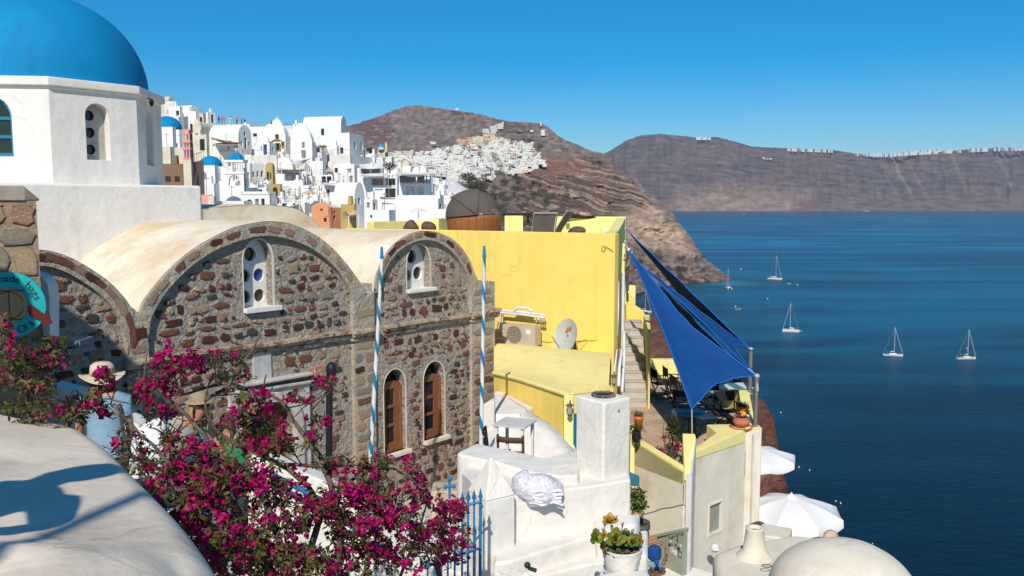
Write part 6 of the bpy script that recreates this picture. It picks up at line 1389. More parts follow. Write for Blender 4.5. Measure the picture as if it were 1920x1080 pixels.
# terrace furniture
def director_chair(px, py, rz, label, mat=BLACK, sc=1.0):
    c = PZ(px, py, TZ+.02); t = thing('director_chair', label, 'chair', c, rz, group='black folding chairs on the terrace')
    cl = M('black_canvas', (.022, .02, .022), rough=.9)
    def b(pl, nm): s = MB(); s.tube(pl, .018, 5); s.build(nm, mat, t, local=True)
    for y in (-.22, .22):
        b([(-.26, y, 0), (.26, y, .44)], 'leg'); b([(.26, y, 0), (-.26, y, .44)], 'leg')
    for x in (-.27, .27):
        b([(x, -.25, .02), (x, .25, .02)], 'foot_rail'); b([(x, -.24, .62), (x, .26, .62)], 'armrest'); b([(x, .23, .40), (x, .27, .92)], 'back_post'); b([(x, -.22, .42), (x, -.22, .62)], 'arm_post')
    s = MB(); s.grid([[Vector((x, y, .44-.03*(1-abs(x)/.26))) for x in (-.26, -.1, .1, .26)] for y in (-.23, 0, .23)], False); s.build('seat', cl, t, local=True)
    s = MB(); s.grid([[Vector((x, .25+.02*(z-.6), z)) for x in (-.27, 0, .27)] for z in (.64, .90)], False); o = s.build('backrest', cl, t, local=True); o.modifiers.new('t', 'SOLIDIFY').thickness = .01
    t.scale = (sc, sc, sc); return t
director_chair(1363, 800, R(5), 'black folding chair with a yellow tag nearest the clay flower pot', sc=1.02)
director_chair(1283, 790, R(160), 'black folding chair at the left side of the sail tip')
director_chair(1240, 745, R(100), 'black folding chair at the left end of the back row'); director_chair(1262, 742, R(95), 'black folding chair second from left in the back row')
director_chair(1277, 760, R(100), 'black folding chair in front of the back row beside the white menu'); director_chair(1322, 775, R(190), 'black folding chair in the shade behind the two taverna chairs')
director_chair(1385, 752, R(185), 'black folding chair behind the blue topped table')
s = MB(); 
def taverna_chair(c, rz, label, mat, name='taverna_chair', seat_mat=None, sc=1.0, group='taverna chairs'):
    t = thing(name, label, 'chair', c, rz, group=group)
    def b(pl, nm, r=.02): s = MB(); s.tube(pl, r, 6); s.build(nm, mat, t, local=True)
    for x in (-.19, .19):
        b([(x, -.19, 0), (x, -.19, .45)], 'leg'); b([(x, .19, 0), (x, .20, .45), (x, .25, .9)], 'leg')
        b([(x, -.19, .2), (x, .19, .2)], 'stretcher', .013)
    s = MB(); s.box((0, 0, .45), (.42, .42, .035)); s.build('seat', seat_mat or mat, t, local=True, bevel=.01)
    for z in (.85, .68, .56):
        s = MB(); s.grid([[Vector((x, .21+(z-.45)*.1+.04*(1-(x/.2)**2), zz)) for x in (-.2, -.1, 0, .1, .2)] for zz in (z-.035, z+.035)]); o = s.build('slat', mat, t, local=True); o.modifiers.new('t', 'SOLIDIFY').thickness = .018
    t.scale = (sc, sc, sc); return t
GB = M('grey_blue_paint', (.10, .16, .19), rough=.6)
taverna_chair(PZ(1283, 812, TZ+.02), R(-8), 'grey blue wooden chair left of the sail tip behind the round table', GB); taverna_chair(PZ(1322, 812, TZ+.02), R(15), 'grey blue wooden chair right of the round blue table', GB, seat_mat=WP)
rt_ = PZ(1290, 825, TZ+.02); t = thing('round_table', 'round blue mosaic table under the tip of the sail', 'table', rt_, 0)
s = MB(); s.lathe([(0, .74), (.42, .74), (.43, .725), (.42, .705), (0, .705)], (0, 0, 0), 30); s.build('table_top', M('blue_mosaic', (.02, .13, .24), (.03, .22, .32), vs=18, rough=.3), t, local=True)
for k in range(3):
    a_ = 2.1*k+.4; s = MB(); s.tube([(.1*math.cos(a_), .1*math.sin(a_), .7), (.12*math.cos(a_), .12*math.sin(a_), .35), (.3*math.cos(a_), .3*math.sin(a_), 0)], .015, 6); s.build('leg', BLACK, t, local=True)
sq = PZ(1372, 772, TZ+.02); t = thing('dining_table', 'square table with a pale blue and white cloth behind the clay pot', 'table', sq, R(8))
s = MB(); s.box((0, 0, .74), (1.0, .75, .03)); s.build('table_top', M('blue_cloth', (.09, .24, .33), rough=.8), t, local=True); s = MB(); s.box((-.3, -.1, .76), (.42, .6, .012)); s.box((.35, .0, .76), (.28, .7, .012)); s.build('table_runner', WP, t, local=True)
for x in (-.45, .45):
    for y in (-.33, .33): s = MB(); s.tube([(x, y, 0), (x, y, .73)], .025, 6); s.build('leg', GB, t, local=True)
bw = P(1342, 737, 22.9); t = thing('bowl', 'pale turquoise bowl on the cloth covered table', 'bowl', bw); s = MB(); s.lathe([(.06, -.08), (.15, -.03), (.18, .03), (.16, .03), (.1, -.04)], tuple(bw), 18); s.build('bowl', M('turquoise_glaze', (.22, .42, .42), rough=.3), t)
def clay_pot(c, r, h, label, mat=TERRA, belly=True, name='clay_pot', cat='pot', grp=None):
    t = thing(name, label, cat, c, group=grp); s = MB()
    prof = [(0, 0), (r*.62, 0), (r*.95, h*.35), (r, h*.65), (r*.88, h*.92), (r*.98, h), (r*.86, h), (r*.8, h*.8)] if belly else [(0, 0), (r*.68, 0), (r*.9, h*.75), (r*1.0, h*.78), (r*1.0, h), (r*.88, h), (r*.85, h*.85)]
    s.lathe(prof, tuple(c), 28); s.build('pot_body', mat, t); s = MB(); s.lathe([(0, h*.86), (r*.86, h*.84)], tuple(c), 20); s.build('soil', SOIL, t); return t
def leafball(parent, c, r, n, size, mat, name='foliage', rz=.8, seed=3):
    q = random.Random(seed); s = MB()
    for i in range(n):
        d = Vector((q.gauss(0, 1), q.gauss(0, 1), q.gauss(0, 1))).normalized()*(q.random()**.5)
        p = Vector(c)+Vector((d.x*r[0], d.y*r[1], d.z*r[2])); a = Vector((q.uniform(-1, 1), q.uniform(-1, 1), q.uniform(-.6, 1))).normalized(); b = a.cross(Vector((q.uniform(-1, 1), q.uniform(-1, 1), 1))).normalized(); L = size*q.uniform(.6, 1.2)
        s.add([p, p+a*L*.5+b*L*.28, p+a*L, p+a*L*.5-b*L*.28], [(0, 1, 2, 3)], False, 0)
    o = s.build(name, mat, parent); return tag(o, kind='stuff')
c = D_+Vector((-.22, .28, .04)); c.z = wz+.04
c = P(1390, 799, 20.35)
t = clay_pot(c, .21, .24, 'round terracotta pot with orange and purple flowers on the yellow coping'); s = MB(); s.lathe([(.0, 0), (.27, 0), (.29, .03), (.22, .03)], (c.x, c.y, c.z-.035), 24); s.build('saucer', TERRA, t)
leafball(t, c+Vector((0, 0, .26)), (.17, .15, .05), 60, .07, LEAF2)
FL = [M('orange_flower', (.85, .35, .02)), M('purple_flower', (.22, .02, .2)), M('white_flower', (.7, .65, .6))]
for k, (dx, dz, m) in enumerate(((-.02, .36, 0), (.06, .30, 0), (.0, .29, 0), (-.1, .27, 1), (-.05, .26, 1), (.13, .27, 2), (.1, .25, 1))):
    s = MB(); s.ball(tuple(c+Vector((dx, -.05, dz))), (.045, .045, .035), 8, 5); s.build('flower', FL[m], t)
c = P(1392, 775, 21.6); c.z = TZ+.35; t = clay_pot(P(1392, 782, 21.8), .17, .3, 'square planter of clipped green herbs behind the flower pot', belly=False, mat=ORANGE); leafball(t, P(1392, 759, 21.8), (.17, .17, .07), 260, .05, M('herb_green', (.07, .13, .03)))
c = P(1197, 806, 20.4); t = clay_pot(c, .12, .35, 'orange glazed pot with a small green plant at the left terrace corner', ORANGE, belly=False); leafball(t, c+Vector((-.02, 0, .40)), (.17, .14, .07), 160, .06, MATS['herb_green'])
c = P(1193, 828, 19.3); t = clay_pot(c, .11, .25, 'dark pot with drooping spiky leaves against the left terrace wall', BLACK, belly=False, mat=BLACK) if False else clay_pot(c, .11, .25, 'dark pot with drooping spiky leaves against the left terrace wall', BLACK)
s = MB()
for k in range(9):
    a_ = k*.7; s.tube([c+Vector((0, 0, .24)), c+Vector((.12*math.cos(a_), .12*math.sin(a_), .38)), c+Vector((.25*math.cos(a_), .25*math.sin(a_), .2))], [.02, .018, .003], 4)
s.build('leaf', LEAF, t)
# potted bougainvillea on the terrace
bq = PZ(1252, 868, TZ+.02); t = thing('potted_bougainvillea', 'small bougainvillea with red blooms and bare stems on the terrace floor', 'plant', bq); stems = []
for k, pl in enumerate((((1256, 862), (1248, 835), (1243, 815), (1245, 790)), ((1256, 862), (1262, 830), (1255, 800), (1262, 770)), ((1258, 862), (1268, 835), (1272, 805), (1268, 780)), ((1254, 862), (1240, 850), (1232, 845)))):
    s = MB(); s.tube([P(x, y, 19.6+.05*k) for x, y in pl], [.022, .018, .012, .006][:len(pl)], 5); s.build('stem', BARK, t)
leafball(t, P(1262, 805, 19.6), (.16, .2, .38), 420, .075, LEAF, seed=5); leafball(t, P(1255, 858, 19.6), (.16, .2, .16), 220, .075, LEAF, seed=6)
leafball(t, P(1234, 846, 19.6), (.12, .1, .10), 90, .08, BRACT, 'bract', seed=8); leafball(t, P(1270, 838, 19.5), (.09, .1, .16), 90, .08, BRACT, 'bract', seed=9); leafball(t, P(1245, 820, 19.6), (.09, .1, .1), 30, .07, BRACT, 'bract', seed=10)
so = thing('broom', 'dark broom handle leaning at the end of the terrace', 'broom', P(1270, 882, 18.9)); s = MB(); s.tube([P(1269, 884, 18.9), P(1274, 862, 19.1)], .018, 6); s.build('handle', BLACK, so)

# parasols below the terrace
def parasol(px, py, Y, r, h, label, sag=.35, rzz=.2):
    a = P(px, py, Y); t = thing('parasol', label, 'parasol', a-Z*2.4, group='white parasols below the terrace'); PM = M('white_canvas', (.76, .75, .76), (.70, .69, .71), vs=1.5, rough=.9)
    n = 8; rim = [a+Vector((r*math.cos(2*math.pi*k/n+rzz), r*math.sin(2*math.pi*k/n+rzz), -h)) for k in range(n)]
    for k in range(n):
        p, q = rim[k], rim[(k+1) % n]; rows = []
        for i in range(7):
            f = i/6; row = []
            for j in range(5):
                e = p.lerp(q, j/4); v = a.lerp(e, f); v.z -= .10*math.sin(math.pi*j/4)*f*f*.6-.06*math.sin(math.pi*f); row.append(v)
            rows.append(row)
        vd = [v+Vector((0, 0, -.20-.03*math.sin(math.pi*j/4)))+(v-a).normalized()*.02 for j, v in enumerate(rows[-1])]; rows.append(vd)
        s = MB(); s.grid(rows); s.build('canopy_panel', PM, t)
        s = MB(); s.tube([a-Z*.04, p-Z*.03], .014, 4); s.build('rib', WP, t)
    s = MB(); s.tube([a-Z*2.6, a], .035, 8); s.build('pole', M('parasol_pole', (.3, .3, .3), rough=.5), t); s = MB(); s.lathe([(.16, -.03), (.14, .03), (.04, .07), (0, .13)], tuple(a), 8); s.build('vent_cap', PM, t)
parasol(1484, 931, 22.5, 1.36, .38, 'nearer white eight panelled parasol right of the terrace corner'); parasol(1419, 840, 29.5, 1.38, .28, 'farther white parasol showing past the terrace corner', rzz=.05)
cf = thing('lower_terrace', 'small lower terrace with a curved parapet under the nearer parasol', 'terrace', P(1480, 1000, 22)); fz_ = -9.95
s = MB(); s.prism([(5.6, 20.3), (9.2, 20.6), (9.4, 24), (6.0, 24.5)], -11.2, fz_); s.build('terrace_floor', TILE, cf)
s = MB(); pl = [P(1548, 1004, 20.7), P(1558, 998, 20.7), P(1568, 996, 20.8), P(1574, 1008, 21.2)]
s.grid([[Vector((p.x, p.y, -9.9)) for p in pl], [Vector((p.x, p.y, p.z)) for p in pl]]); o = s.build('parapet', M('peach_render', (.66, .47, .34)), cf); o.modifiers.new('t', 'SOLIDIFY').thickness = .15
for k, (x, y) in enumerate(((1448, 1012), (1470, 1014), (1492, 1012), (1515, 1006))):
    taverna_chair(Vector((P(x, y, 22.3+.3*(k % 2)).x, 22.3+.3*(k % 2), fz_)), R(60*k), 'dark chair under the nearer parasol, number %s from the left' % ('one', 'two', 'three', 'four')[k], BLACK, group='dark chairs under the parasol')
# second small parasol foot etc.
br = thing('brown_cushion', 'crumpled brown cover behind the chimney pot', 'cover', P(1425, 990, 16)); s = MB(); cc = P(1424, 992, 16.2); s.ball(tuple(cc), (.24, .2, .13), 14, 9); s.v = [cc+(v-cc)*(1+.3*noise.noise(v*6)) for v in s.v]; s.build('cover', M('brown_cloth', (.14, .085, .07), bump=.5, bs=15), br)

# ------------------------------------------------------------------ low roofs at the lower right edge
r1 = thing('domed_roof', 'large rounded cream roof at the bottom edge right of the chimney pot', 'roof', P(1590, 1080, 10))
cc = Vector((4.24, 10.5, -5.0))
s = MB(); s.ball(tuple(cc), (.93, .93, .68), 64, 40); s.v = [v+Vector((0, 0, .012*fbm(v.x*2, v.y*2, v.z))) for v in s.v]; s.prism([(3.2, 9.4), (5.3, 9.4), (5.3, 11.6), (3.2, 11.6)], -9.5, -5.3); s.build('dome', CREAM, r1)
r2 = thing('flat_roof', 'cream flat roof with rounded edges carrying a conical chimney pot', 'roof', P(1400, 1060, 13.5)); z2 = -5.62
q = [PZ(1336, 1034, z2), PZ(1378, 1018, z2), PZ(1482, 1000, z2), PZ(1560, 1010, z2), PZ(1500, 1100, z2), PZ(1345, 1110, z2)]
s = MB(); s.prism([(p.x, p.y) for p in q], -9.5, z2); s.build('roof_slab', CREAM, r2, bevel=.16, seg=5)
ch = PZ(1414, 1044, z2); ct_ = thing('chimney_pot', 'conical cream chimney pot standing on the flat roof', 'chimney', ch); s = MB(); hh = P(1414, 988, ch.y).z-ch.z
s.lathe([(.30, -.02), (.24, .06), (.185, .12), (.165, hh*.5), (.14, hh*.92), (.15, hh*.97), (.10, hh), (.08, hh-.1)], tuple(ch), 24); s.build('pot', CREAM, ct_); s = MB(); s.lathe([(0, hh-.06), (.12, hh-.06)], tuple(ch), 12); s.build('soot', DARK, ct_)
bx = P(1452, 1012, 15.2); bb_ = thing('roof_box', 'cream masonry block behind the conical chimney pot', 'block', bx); s = MB(); s.box((bx.x, bx.y, bx.z-.28), (.55, .6, .9), rz=R(-25)); s.build('block', CREAM, bb_, bevel=.03)
pn_ = thing('painted_tile', 'small blue and yellow painted tile leaning on the masonry block', 'tile', P(1462, 1040, 14.6)); s = MB(); s.box(P(1458, 1043, 14.4), (.10, .02, .09)); s.build('blue_part', M('paint_blue', (.05, .15, .5)), pn_); s = MB(); s.box(P(1468, 1037, 14.4), (.12, .02, .09)); s.build('yellow_part', M('paint_yellow', (.7, .55, .08)), pn_)
cr = thing('coiled_cable', 'small coil of brown cable on the flat roof', 'cable', P(1438, 1060, 12.6)); s = MB(); c = P(1438, 1061, 12.5); s.tube([c+Vector((.07*math.cos(k*.5), .05*math.sin(k*.5), .0)) for k in range(15)], .008, 5); s.build('coil', BARK, cr)
# ------------------------------------------------------------------ white foreground walls
fw = thing('chimney_wall', 'white lime washed yard wall with a square chimney and a pyramid topped pillar', 'wall', P(1050, 1080, 8))
ZW = -2.78
def mass(pts, z0, name='wall_block', mat=WALLW, bevel=.035, z1=ZW, parent=None, seg=3):
    q = [PZ(x, y, z1 if not isinstance(z1, list) else sum(z1)/len(z1)) for x, y in pts]
    s = MB(); s.prism([(p.x, p.y) for p in q], z0, z1); return s.build(name, mat, parent or fw, bevel=bevel, seg=seg)
# main body: front face from the pillar to the chimney
mass([(925, 940), (960, 931), (1000, 925), (1132, 908), (1183, 899), (1176, 868), (1080, 878), (950, 858), (880, 864), (866, 885)], -8, z1=ZW)
# broad parapet behind, running left-right
mass([(856, 848), (864, 853), (931, 866), (991, 885), (1047, 892), (1086, 890), (1086, 872), (956, 843), (893, 830)], -8, z1=ZW+.10)
mass([(1005, 862), (1088, 842), (1092, 852), (1092, 872), (1060, 878)], -8, z1=ZW+.05)
# chimney
zc_ = PZ(1132, 754, -2.0); ZCt = -1.98
c0_, c1_, c2_ = PZ(1132, 755, ZCt), PZ(1079, 741, ZCt), PZ(1184, 744, ZCt); c3_ = c1_+c2_-c0_
s = MB(); s.prism([(p.x, p.y) for p in (c0_, c1_, c3_, c2_)], -3.4, ZCt); s.build('chimney', WALLW, fw, bevel=.03, seg=3)
s = MB(); cc = (c0_+c3_)/2; s.lathe([(.118, 0), (.128, .012), (.12, .03), (.10, .03), (.098, -.05)], (cc.x, cc.y, ZCt), 26); s.build('flue_rim', M('sooty_rim', (.30, .26, .23), (.05, .04, .04), vs=16, bump=1, bs=30), fw)
s = MB(); s.lathe([(0, .01), (.104, .012)], (cc.x, cc.y, ZCt+.004), 26); s.build('soot', M('soot_brown', (.035, .02, .018), (.08, .05, .04), vs=30), fw)
fr_ = PP(1160, 770, c0_, (c2_-c0_).cross(Z)); s = MB(); s.ball(tuple(fr_), (.015, .015, .02)); s.build('hook', STEEL, fw)
# front face with pier below the chimney, rounded shoulder, ledge
q0, q1 = PZ(1100, 912, ZW), PZ(1184, 899, ZW)
p0, p1 = PZ(1120, 1003, -3.14), PZ(1199, 985, -3.14)
s = MB(); s.prism([(p0.x, p0.y), (p1.x, p1.y), (p1.x+.05, p1.y+.35), (p0.x, p0.y+.4)], -8, -3.12); s.build('shoulder', WALLW, fw, bevel=.09, seg=4)
# ledge along the foot of the front face
zl = -3.22
q = [PZ(955, 1052, zl), PZ(1108, 1006, zl), PZ(1200, 990, zl), PZ(1200, 960, zl), PZ(930, 1020, zl), PZ(925, 1056, zl)]
s = MB(); s.prism([(p.x, p.y) for p in q], -8, zl); s.build('ledge', WALLW, fw, bevel=.04, seg=3)
zl = -3.40
q = [PZ(965, 1092, zl), PZ(1100, 1058, zl), PZ(1215, 1040, zl), PZ(1215, 990, zl), PZ(940, 1060, zl)]
s = MB(); s.prism([(p.x, p.y) for p in q], -8, zl); s.build('ledge', WALLW, fw, bevel=.04, seg=3)
zl = -3.02
q = [PZ(1040, 1096, zl), PZ(1090, 1085, zl), PZ(1130, 1073, zl), PZ(1216, 1066, zl), PZ(1232, 1100, zl), PZ(1232, 1180, zl), PZ(1040, 1180, zl)]
s = MB(); s.prism([(p.x, p.y) for p in q], -8, zl); s.build('pot_plinth', WALLW, fw, bevel=.05, seg=3)
# pillar and pyramid
ZPp = -2.72
a0_, a1_, a2_ = PZ(912, 941, ZPp), PZ(876, 920, ZPp), PZ(966, 928, ZPp); a3_ = a1_+a2_-a0_
s = MB(); s.prism([(p.x, p.y) for p in (a0_, a1_, a3_, a2_)], -8, ZPp); s.build('pillar', WALLW, fw, bevel=.015)
ctr = (a0_+a3_)/2; ap = P(927, 853, ctr.y)
g = [ctr+(p-ctr)*1.02 for p in (a0_, a1_, a3_, a2_)]
s = MB(); s.add([*g, Vector((ctr.x, ctr.y, ap.z))], [(0, 1, 4), (1, 2, 4), (2, 3, 4), (3, 0, 4), (3, 2, 1, 0)]); s.build('pyramid_cap', WALLW, fw, bevel=.012)
# small cleat
s = MB(); p = PZ(993, 1070, -3.2); s.tube([p+Vector((-.03, 0, .06)), p+Vector((0, 0, .02)), p+Vector((.06, 0, .0))], .018, 6); s.ball(tuple(p+Vector((-.02, 0, .05))), .03, 8, 5); tt = thing('bronze_tap', 'small green bronze tap at the foot of the white wall', 'tap', p); s.build('tap', M('verdigris', (.03, .06, .05), rough=.5, metal=.4), tt)
# plastic bag
bc = P(1012, 916, 8.02); bag = thing('plastic_bag', 'crumpled clear plastic bag full of white sheets hanging over the wall edge', 'bag', bc)
BG = M('clear_plastic', (.78, .78, .84), (.66, .66, .74), vs=9, rough=.18, spec=.9, bump=1.0, bs=16, bdist=.05)
s = MB(); s.ball((bc.x, bc.y, bc.z), (.235, .20, .15), 44, 30)
def crumple(v):
    d = v-bc; k = 1+.30*(noise.noise(v*5.2)-.1)+.14*noise.ridged_multi_fractal(v*7, 1, 2, 3, .9, 2)*.35+.05*noise.noise(v*20)
    r = Vector((d.x*k, d.y*k, d.z*k)); r.x = r.x*(1.0 if r.x > 0 else 1.02)
    if r.x < -.12: r.z += .05
    if r.z < -.02 and r.x > .02: r.z *= 1.05
    return bc+r
s.v = [crumple(v) for v in s.v]; s.build('wrapping', BG, bag)
SHT = M('folded_linen', (.78, .78, .84), (.72, .72, .78), vs=4, rough=.9, bump=.5, bs=18)
for k in range(5):
    s = MB(); rows = []
    for i in range(5):
        rows.append([bc+Vector((.035+lerp(-.14, .17, j/8)+.01*math.sin(k*2+j), -.165-.004*math.sin(i*1.2)-.004*k+.02*math.cos(j*1.1), -.105+.032*k+.016*(i/4)*1.6+.010*math.sin(j*1.3+k))) for j in range(9)])
    s.grid(rows); s.build('sheet', SHT, bag)
# potted succulent
pc = PZ(1168, 1072, -3.02); pc = P(1166, 1060, 6.9); pz0 = P(1166, 1096, 6.9).z; pr = P(1203, 1025, 6.9).x-P(1166, 1025, 6.9).x
pz1 = P(1166, 1026, 6.9).z; H = pz1-pz0
pt_ = thing('succulent_pot', 'white ribbed pot of green and yellow rosette succulents on the corner plinth', 'potted plant', (pc.x, pc.y, pz0))
s = MB(); prof = [(0, 0), (pr*.55, 0)]
for k in range(13):
    f = k/12; prof.append((pr*lerp(.58, 1.02, f**.8)+.004*(k % 2), H*lerp(.02, .98, f)))
prof += [(pr*1.05, H), (pr*.96, H+.004), (pr*.93, H-.03)]
s.lathe(prof, (pc.x, pc.y, pz0), 40); s.build('pot', M('limed_terracotta', (.76, .74, .70), (.66, .62, .56), vs=12, bump=.6, bs=20), pt_)
s = MB(); s.lathe([(0, H-.02), (pr*.96, H-.03)], (pc.x, pc.y, pz0), 24); s.build('soil', SOIL, pt_)
s = MB(); q = random.Random(4)
for k in range(70):
    a_ = q.uniform(0, 6.28); r_ = pr*.9*q.random()**.5; s.ball((pc.x+r_*math.cos(a_), pc.y+r_*math.sin(a_), pz0+H-.015), q.uniform(.004, .012), 5, 4)
tag(s.build('pebbles', M('pebble', (.3, .24, .2), (.1, .07, .05), vs=40), pt_), kind='stuff')
SUC = [M('succulent_green', (.17, .22, .035), (.10, .16, .03), vs=20, rough=.4), M('succulent_dark', (.06, .10, .03), (.10, .08, .03), vs=20, rough=.4), M('succulent_yellow', (.50, .36, .05), (.38, .2, .03), vs=20, rough=.4)]
LM = []
for m in SUC:
    s = MB(); L = 1.0
    rows = [[Vector((x*w, y, z+.12*abs(x)*1.2*w)) for x in (-1, 0, 1)] for y, w, z in ((0, .12, 0), (.35, .26, .05), (.7, .33, .14), (.9, .22, .22), (1.0, .03, .30))]
    s.grid(rows); s.grid([[v+Vector((0, 0, -.07)) for v in r[::-1]] for r in rows]); LM.append(s.mesh('leaf', m))
def rosette(c, r, mi, tilt, az, n=16, mix=0):
    q = random.Random(int(abs(c.x*1000)+mi))
    base = Matrix.Translation(c) @ Matrix.Rotation(az, 4, 'Z') @ Matrix.Rotation(tilt, 4, 'X')
    for k in range(n):
        f = k/n; o = bpy.data.objects.new('leaf', LM[2 if (mix and .35 < f < .55) else mi]); COL.objects.link(o); o.parent = pt_
        m_ = base @ Matrix.Rotation(k*2.4, 4, 'Z') @ Matrix.Rotation(R(lerp(72, 5, f)), 4, 'X') @ Matrix.Diagonal([r*lerp(.45, 1.05, f)]*3+[1])
        o.matrix_basis = wm(pt_).inverted() @ m_
for (x, y, dy, r, mi, tilt, az, mix) in ((1153, 1010, -.06, .105, 0, R(55), R(0), 1), (1114, 1008, -.02, .085, 0, R(60), R(30), 1), (1142, 978, .02, .08, 2, R(30), 0, 1), (1186, 1017, -.04, .08, 0, R(50), R(-30), 1), (1200, 1013, .02, .085, 2, R(65), R(-60), 1), (1132, 1004, .0, .05, 2, R(50), 0, 0), (1139, 1034, -.08, .055, 1, R(50), 0, 1), (1158, 1040, -.11, .06, 1, R(45), 0, 0), (1172, 1005, .06, .07, 1, R(20), 0, 0), (1128, 1022, -.03, .06, 1, R(60), R(40), 0)):
    rosette(P(x, y, 6.9+dy), r, mi, tilt, az, 16, mix)
for pl, r in ((((1150, 1030), (1148, 1005), (1147, 985)), .012), (((1146, 1026), (1132, 1018), (1118, 1012)), .011), (((1175, 1030), (1190, 1018), (1198, 1014)), .010), (((1160, 1028), (1165, 1000), (1167, 985)), .006), (((1178, 1020), (1183, 1000), (1186, 992)), .004)):
    s = MB(); s.tube([P(x, y, 6.92) for x, y in pl], r, 6); s.build('stem', M('succulent_stem', (.33, .27, .2), rough=.8), pt_)
for (x, y) in ((1134, 983), (1131, 993), (1121, 996), (1167, 983), (1154, 971), (1186, 996)):
    s = MB()
    for k in range(5): s.tube([P(x, y+5, 6.9), P(x+3*math.cos(k*1.3), y-3+2*math.sin(k), 6.9)], .003, 3)
    s.build('dry_flower', M('dry_purple', (.13, .07, .09)), pt_)

# left yard behind the chimney wall: white curved walls, table and chair
yd = thing('curved_yard_wall', 'low curved white wall stepping down beside the yellow annex', 'wall', P(1000, 790, 16)); 
zb = -4.9
fl_ = [P(925, 845, 15.5), P(1090, 880, 14.5)]
s = MB(); s.prism([(PZ(x, y, zb).x, PZ(x, y, zb).y) for x, y in ((880, 860), (925, 790), (985, 770), (1075, 830), (1100, 900), (1000, 930))], -7.2, zb); o = s.build('yard_floor', WHITE, yd)
wl = smooth_line([(932, 742, 19.0), (955, 747, 18.6), (975, 758, 18.0), (1000, 775, 17.3), (1025, 790, 16.9), (1045, 808, 16.5), (1068, 834, 16.0), (1085, 850, 15.6)], 3)
rows = [[], [], [], []]
for (x, y, Y) in wl:
    p = P(x, y, Y); rows[0].append(Vector((p.x-.35, p.y-.45, -6.5))); rows[1].append(Vector((p.x-.32, p.y-.4, p.z-.12))); rows[2].append(Vector((p.x, p.y, p.z))); rows[3].append(Vector((p.x+.3, p.y+.3, -6.5)))
s = MB(); s.grid(rows); s.build('wall_curve', WALLW, yd)
s = MB(); p = P(945, 775, 17.6); s.prism([(P(928, 780, 17.2).x, 17.2), (P(975, 780, 17.2).x, 17.2), (P(1000, 780, 17.9).x, 17.9), (P(940, 780, 19.4).x, 19.4), (P(926, 780, 19.4).x, 19.4)], -6, P(950, 772, 17.4).z); s.build('wall_step', WALLW, yd, bevel=.06)
ta = P(965, 830, 14.6); ta.z = zb
t = thing('side_table', 'small square grey marble table by the corner of the stone church', 'table', ta, R(-22))
tz = P(965, 793, 14.6).z-zb
s = MB(); s.box((0, 0, tz), (.60, .60, .03)); s.build('table_top', M('grey_marble', (.62, .60, .57), (.50, .48, .46), vs=5), t, local=True, bevel=.004)
for x in (-.24, .24):
    for y in (-.24, .24): s = MB(); s.box((x, y, tz/2), (.05, .05, tz-.03)); s.build('leg', WP, t, local=True)
c = P(965, 860, 13.6); c.z = zb
taverna_chair(c, R(165), 'old brown wooden chair with a pale pink seat at the marble table', M('weathered_brown_wood', (.12, .065, .045), (.07, .04, .03), vs=9, rough=.7), seat_mat=M('pink_seat', (.55, .46, .44)), sc=1.0, group='chairs in the small white yard').scale = (1.1, 1.1, tz/.74*.92)
c = P(936, 835, 14.9); c.z = zb; taverna_chair(c, R(90), 'black metal chair half hidden by the church corner', BLACK, group='chairs in the small white yard')

# passage below the terrace: shelf with pots, bag, cups
low = thing('passage_floor', 'white step in the passage below the cream wall', 'step', P(1240, 1060, 13.5))
zf = -8.2
s = MB(); q = [P(1180, 1200, 11.0), P(1330, 1200, 11.0), P(1290, 1060, 17.5), P(1180, 1060, 17.0)]; s.prism([(1.4, 10.0), (4.2, 10.0), (5.4, 17.5), (3.0, 19.5), (1.7, 15.0)], zf-1, zf); o = s.build('floor_slab', WHITE, low); 
s = MB(); q = [P(1178, 1040, 11.5), P(1232, 1030, 12.2), P(1246, 1090, 11.6), P(1250, 1160, 11.0), P(1178, 1160, 10.6)]; zz = P(1225, 1050, 11.6).z; s.prism([(p.x, p.y) for p in q], zf, zz-.25); s.build('step_block', WALLW, low, bevel=.08, seg=3)
sh = thing('display_shelf', 'terracotta coloured shelf with small pots beside the meter cupboard', 'shelf', P(1210, 1010, 12.2))
TS = M('shelf_clay', (.50, .27, .17))
for y in (1013, 1030):
    s = MB(); c = P(1206, y, 12.1); s.box((c.x, c.y, c.z), (.42, .3, .03)); s.build('board', TS, sh)
for (x, y, r, h, m, lb) in ((1208, 1007, .07, .14, M('dark_glaze', (.05, .02, .025), rough=.3), 'small dark red pot on the clay coloured shelf'), (1217, 1026, .07, .10, M('cyan_glaze', (.05, .35, .42), rough=.3), 'turquoise bowl below the dark pot on the shelf'), (1204, 1027, .05, .05, M('cobalt_glaze', (.015, .09, .33), rough=.3), 'flat cobalt dish on the lower shelf board')):
    c = P(x, y, 12.0); clay_pot(Vector((c.x, c.y, c.z-h/2)), r, h, lb, m, belly=False, name='glazed_pot')
bp_ = P(1227, 1037, 11.7); t = thing('blue_bag', 'cobalt blue bag with a brown woven rim on the white step', 'bag', bp_)
s = MB(); s.ball(tuple(bp_), (.105, .08, .12), 16, 12); s.v = [bp_+(v-bp_)*(1+.2*noise.noise(v*9)) for v in s.v]; s.build('body', M('cobalt_cloth', (.01, .06, .24), rough=.9, bump=.5, bs=20), t)
s = MB(); s.tube([bp_+Vector((.17*math.cos(k*.42), -.04, .19*math.sin(k*.42))) for k in range(16)], .025, 6); s.tube([bp_+Vector((-.12, -.08, -.1)), bp_+Vector((0, -.12, -.16)), bp_+Vector((.14, -.08, -.17))], .03, 6); s.build('woven_rim', M('woven_brown', (.45, .24, .14), (.12, .06, .04), vs=30), t)
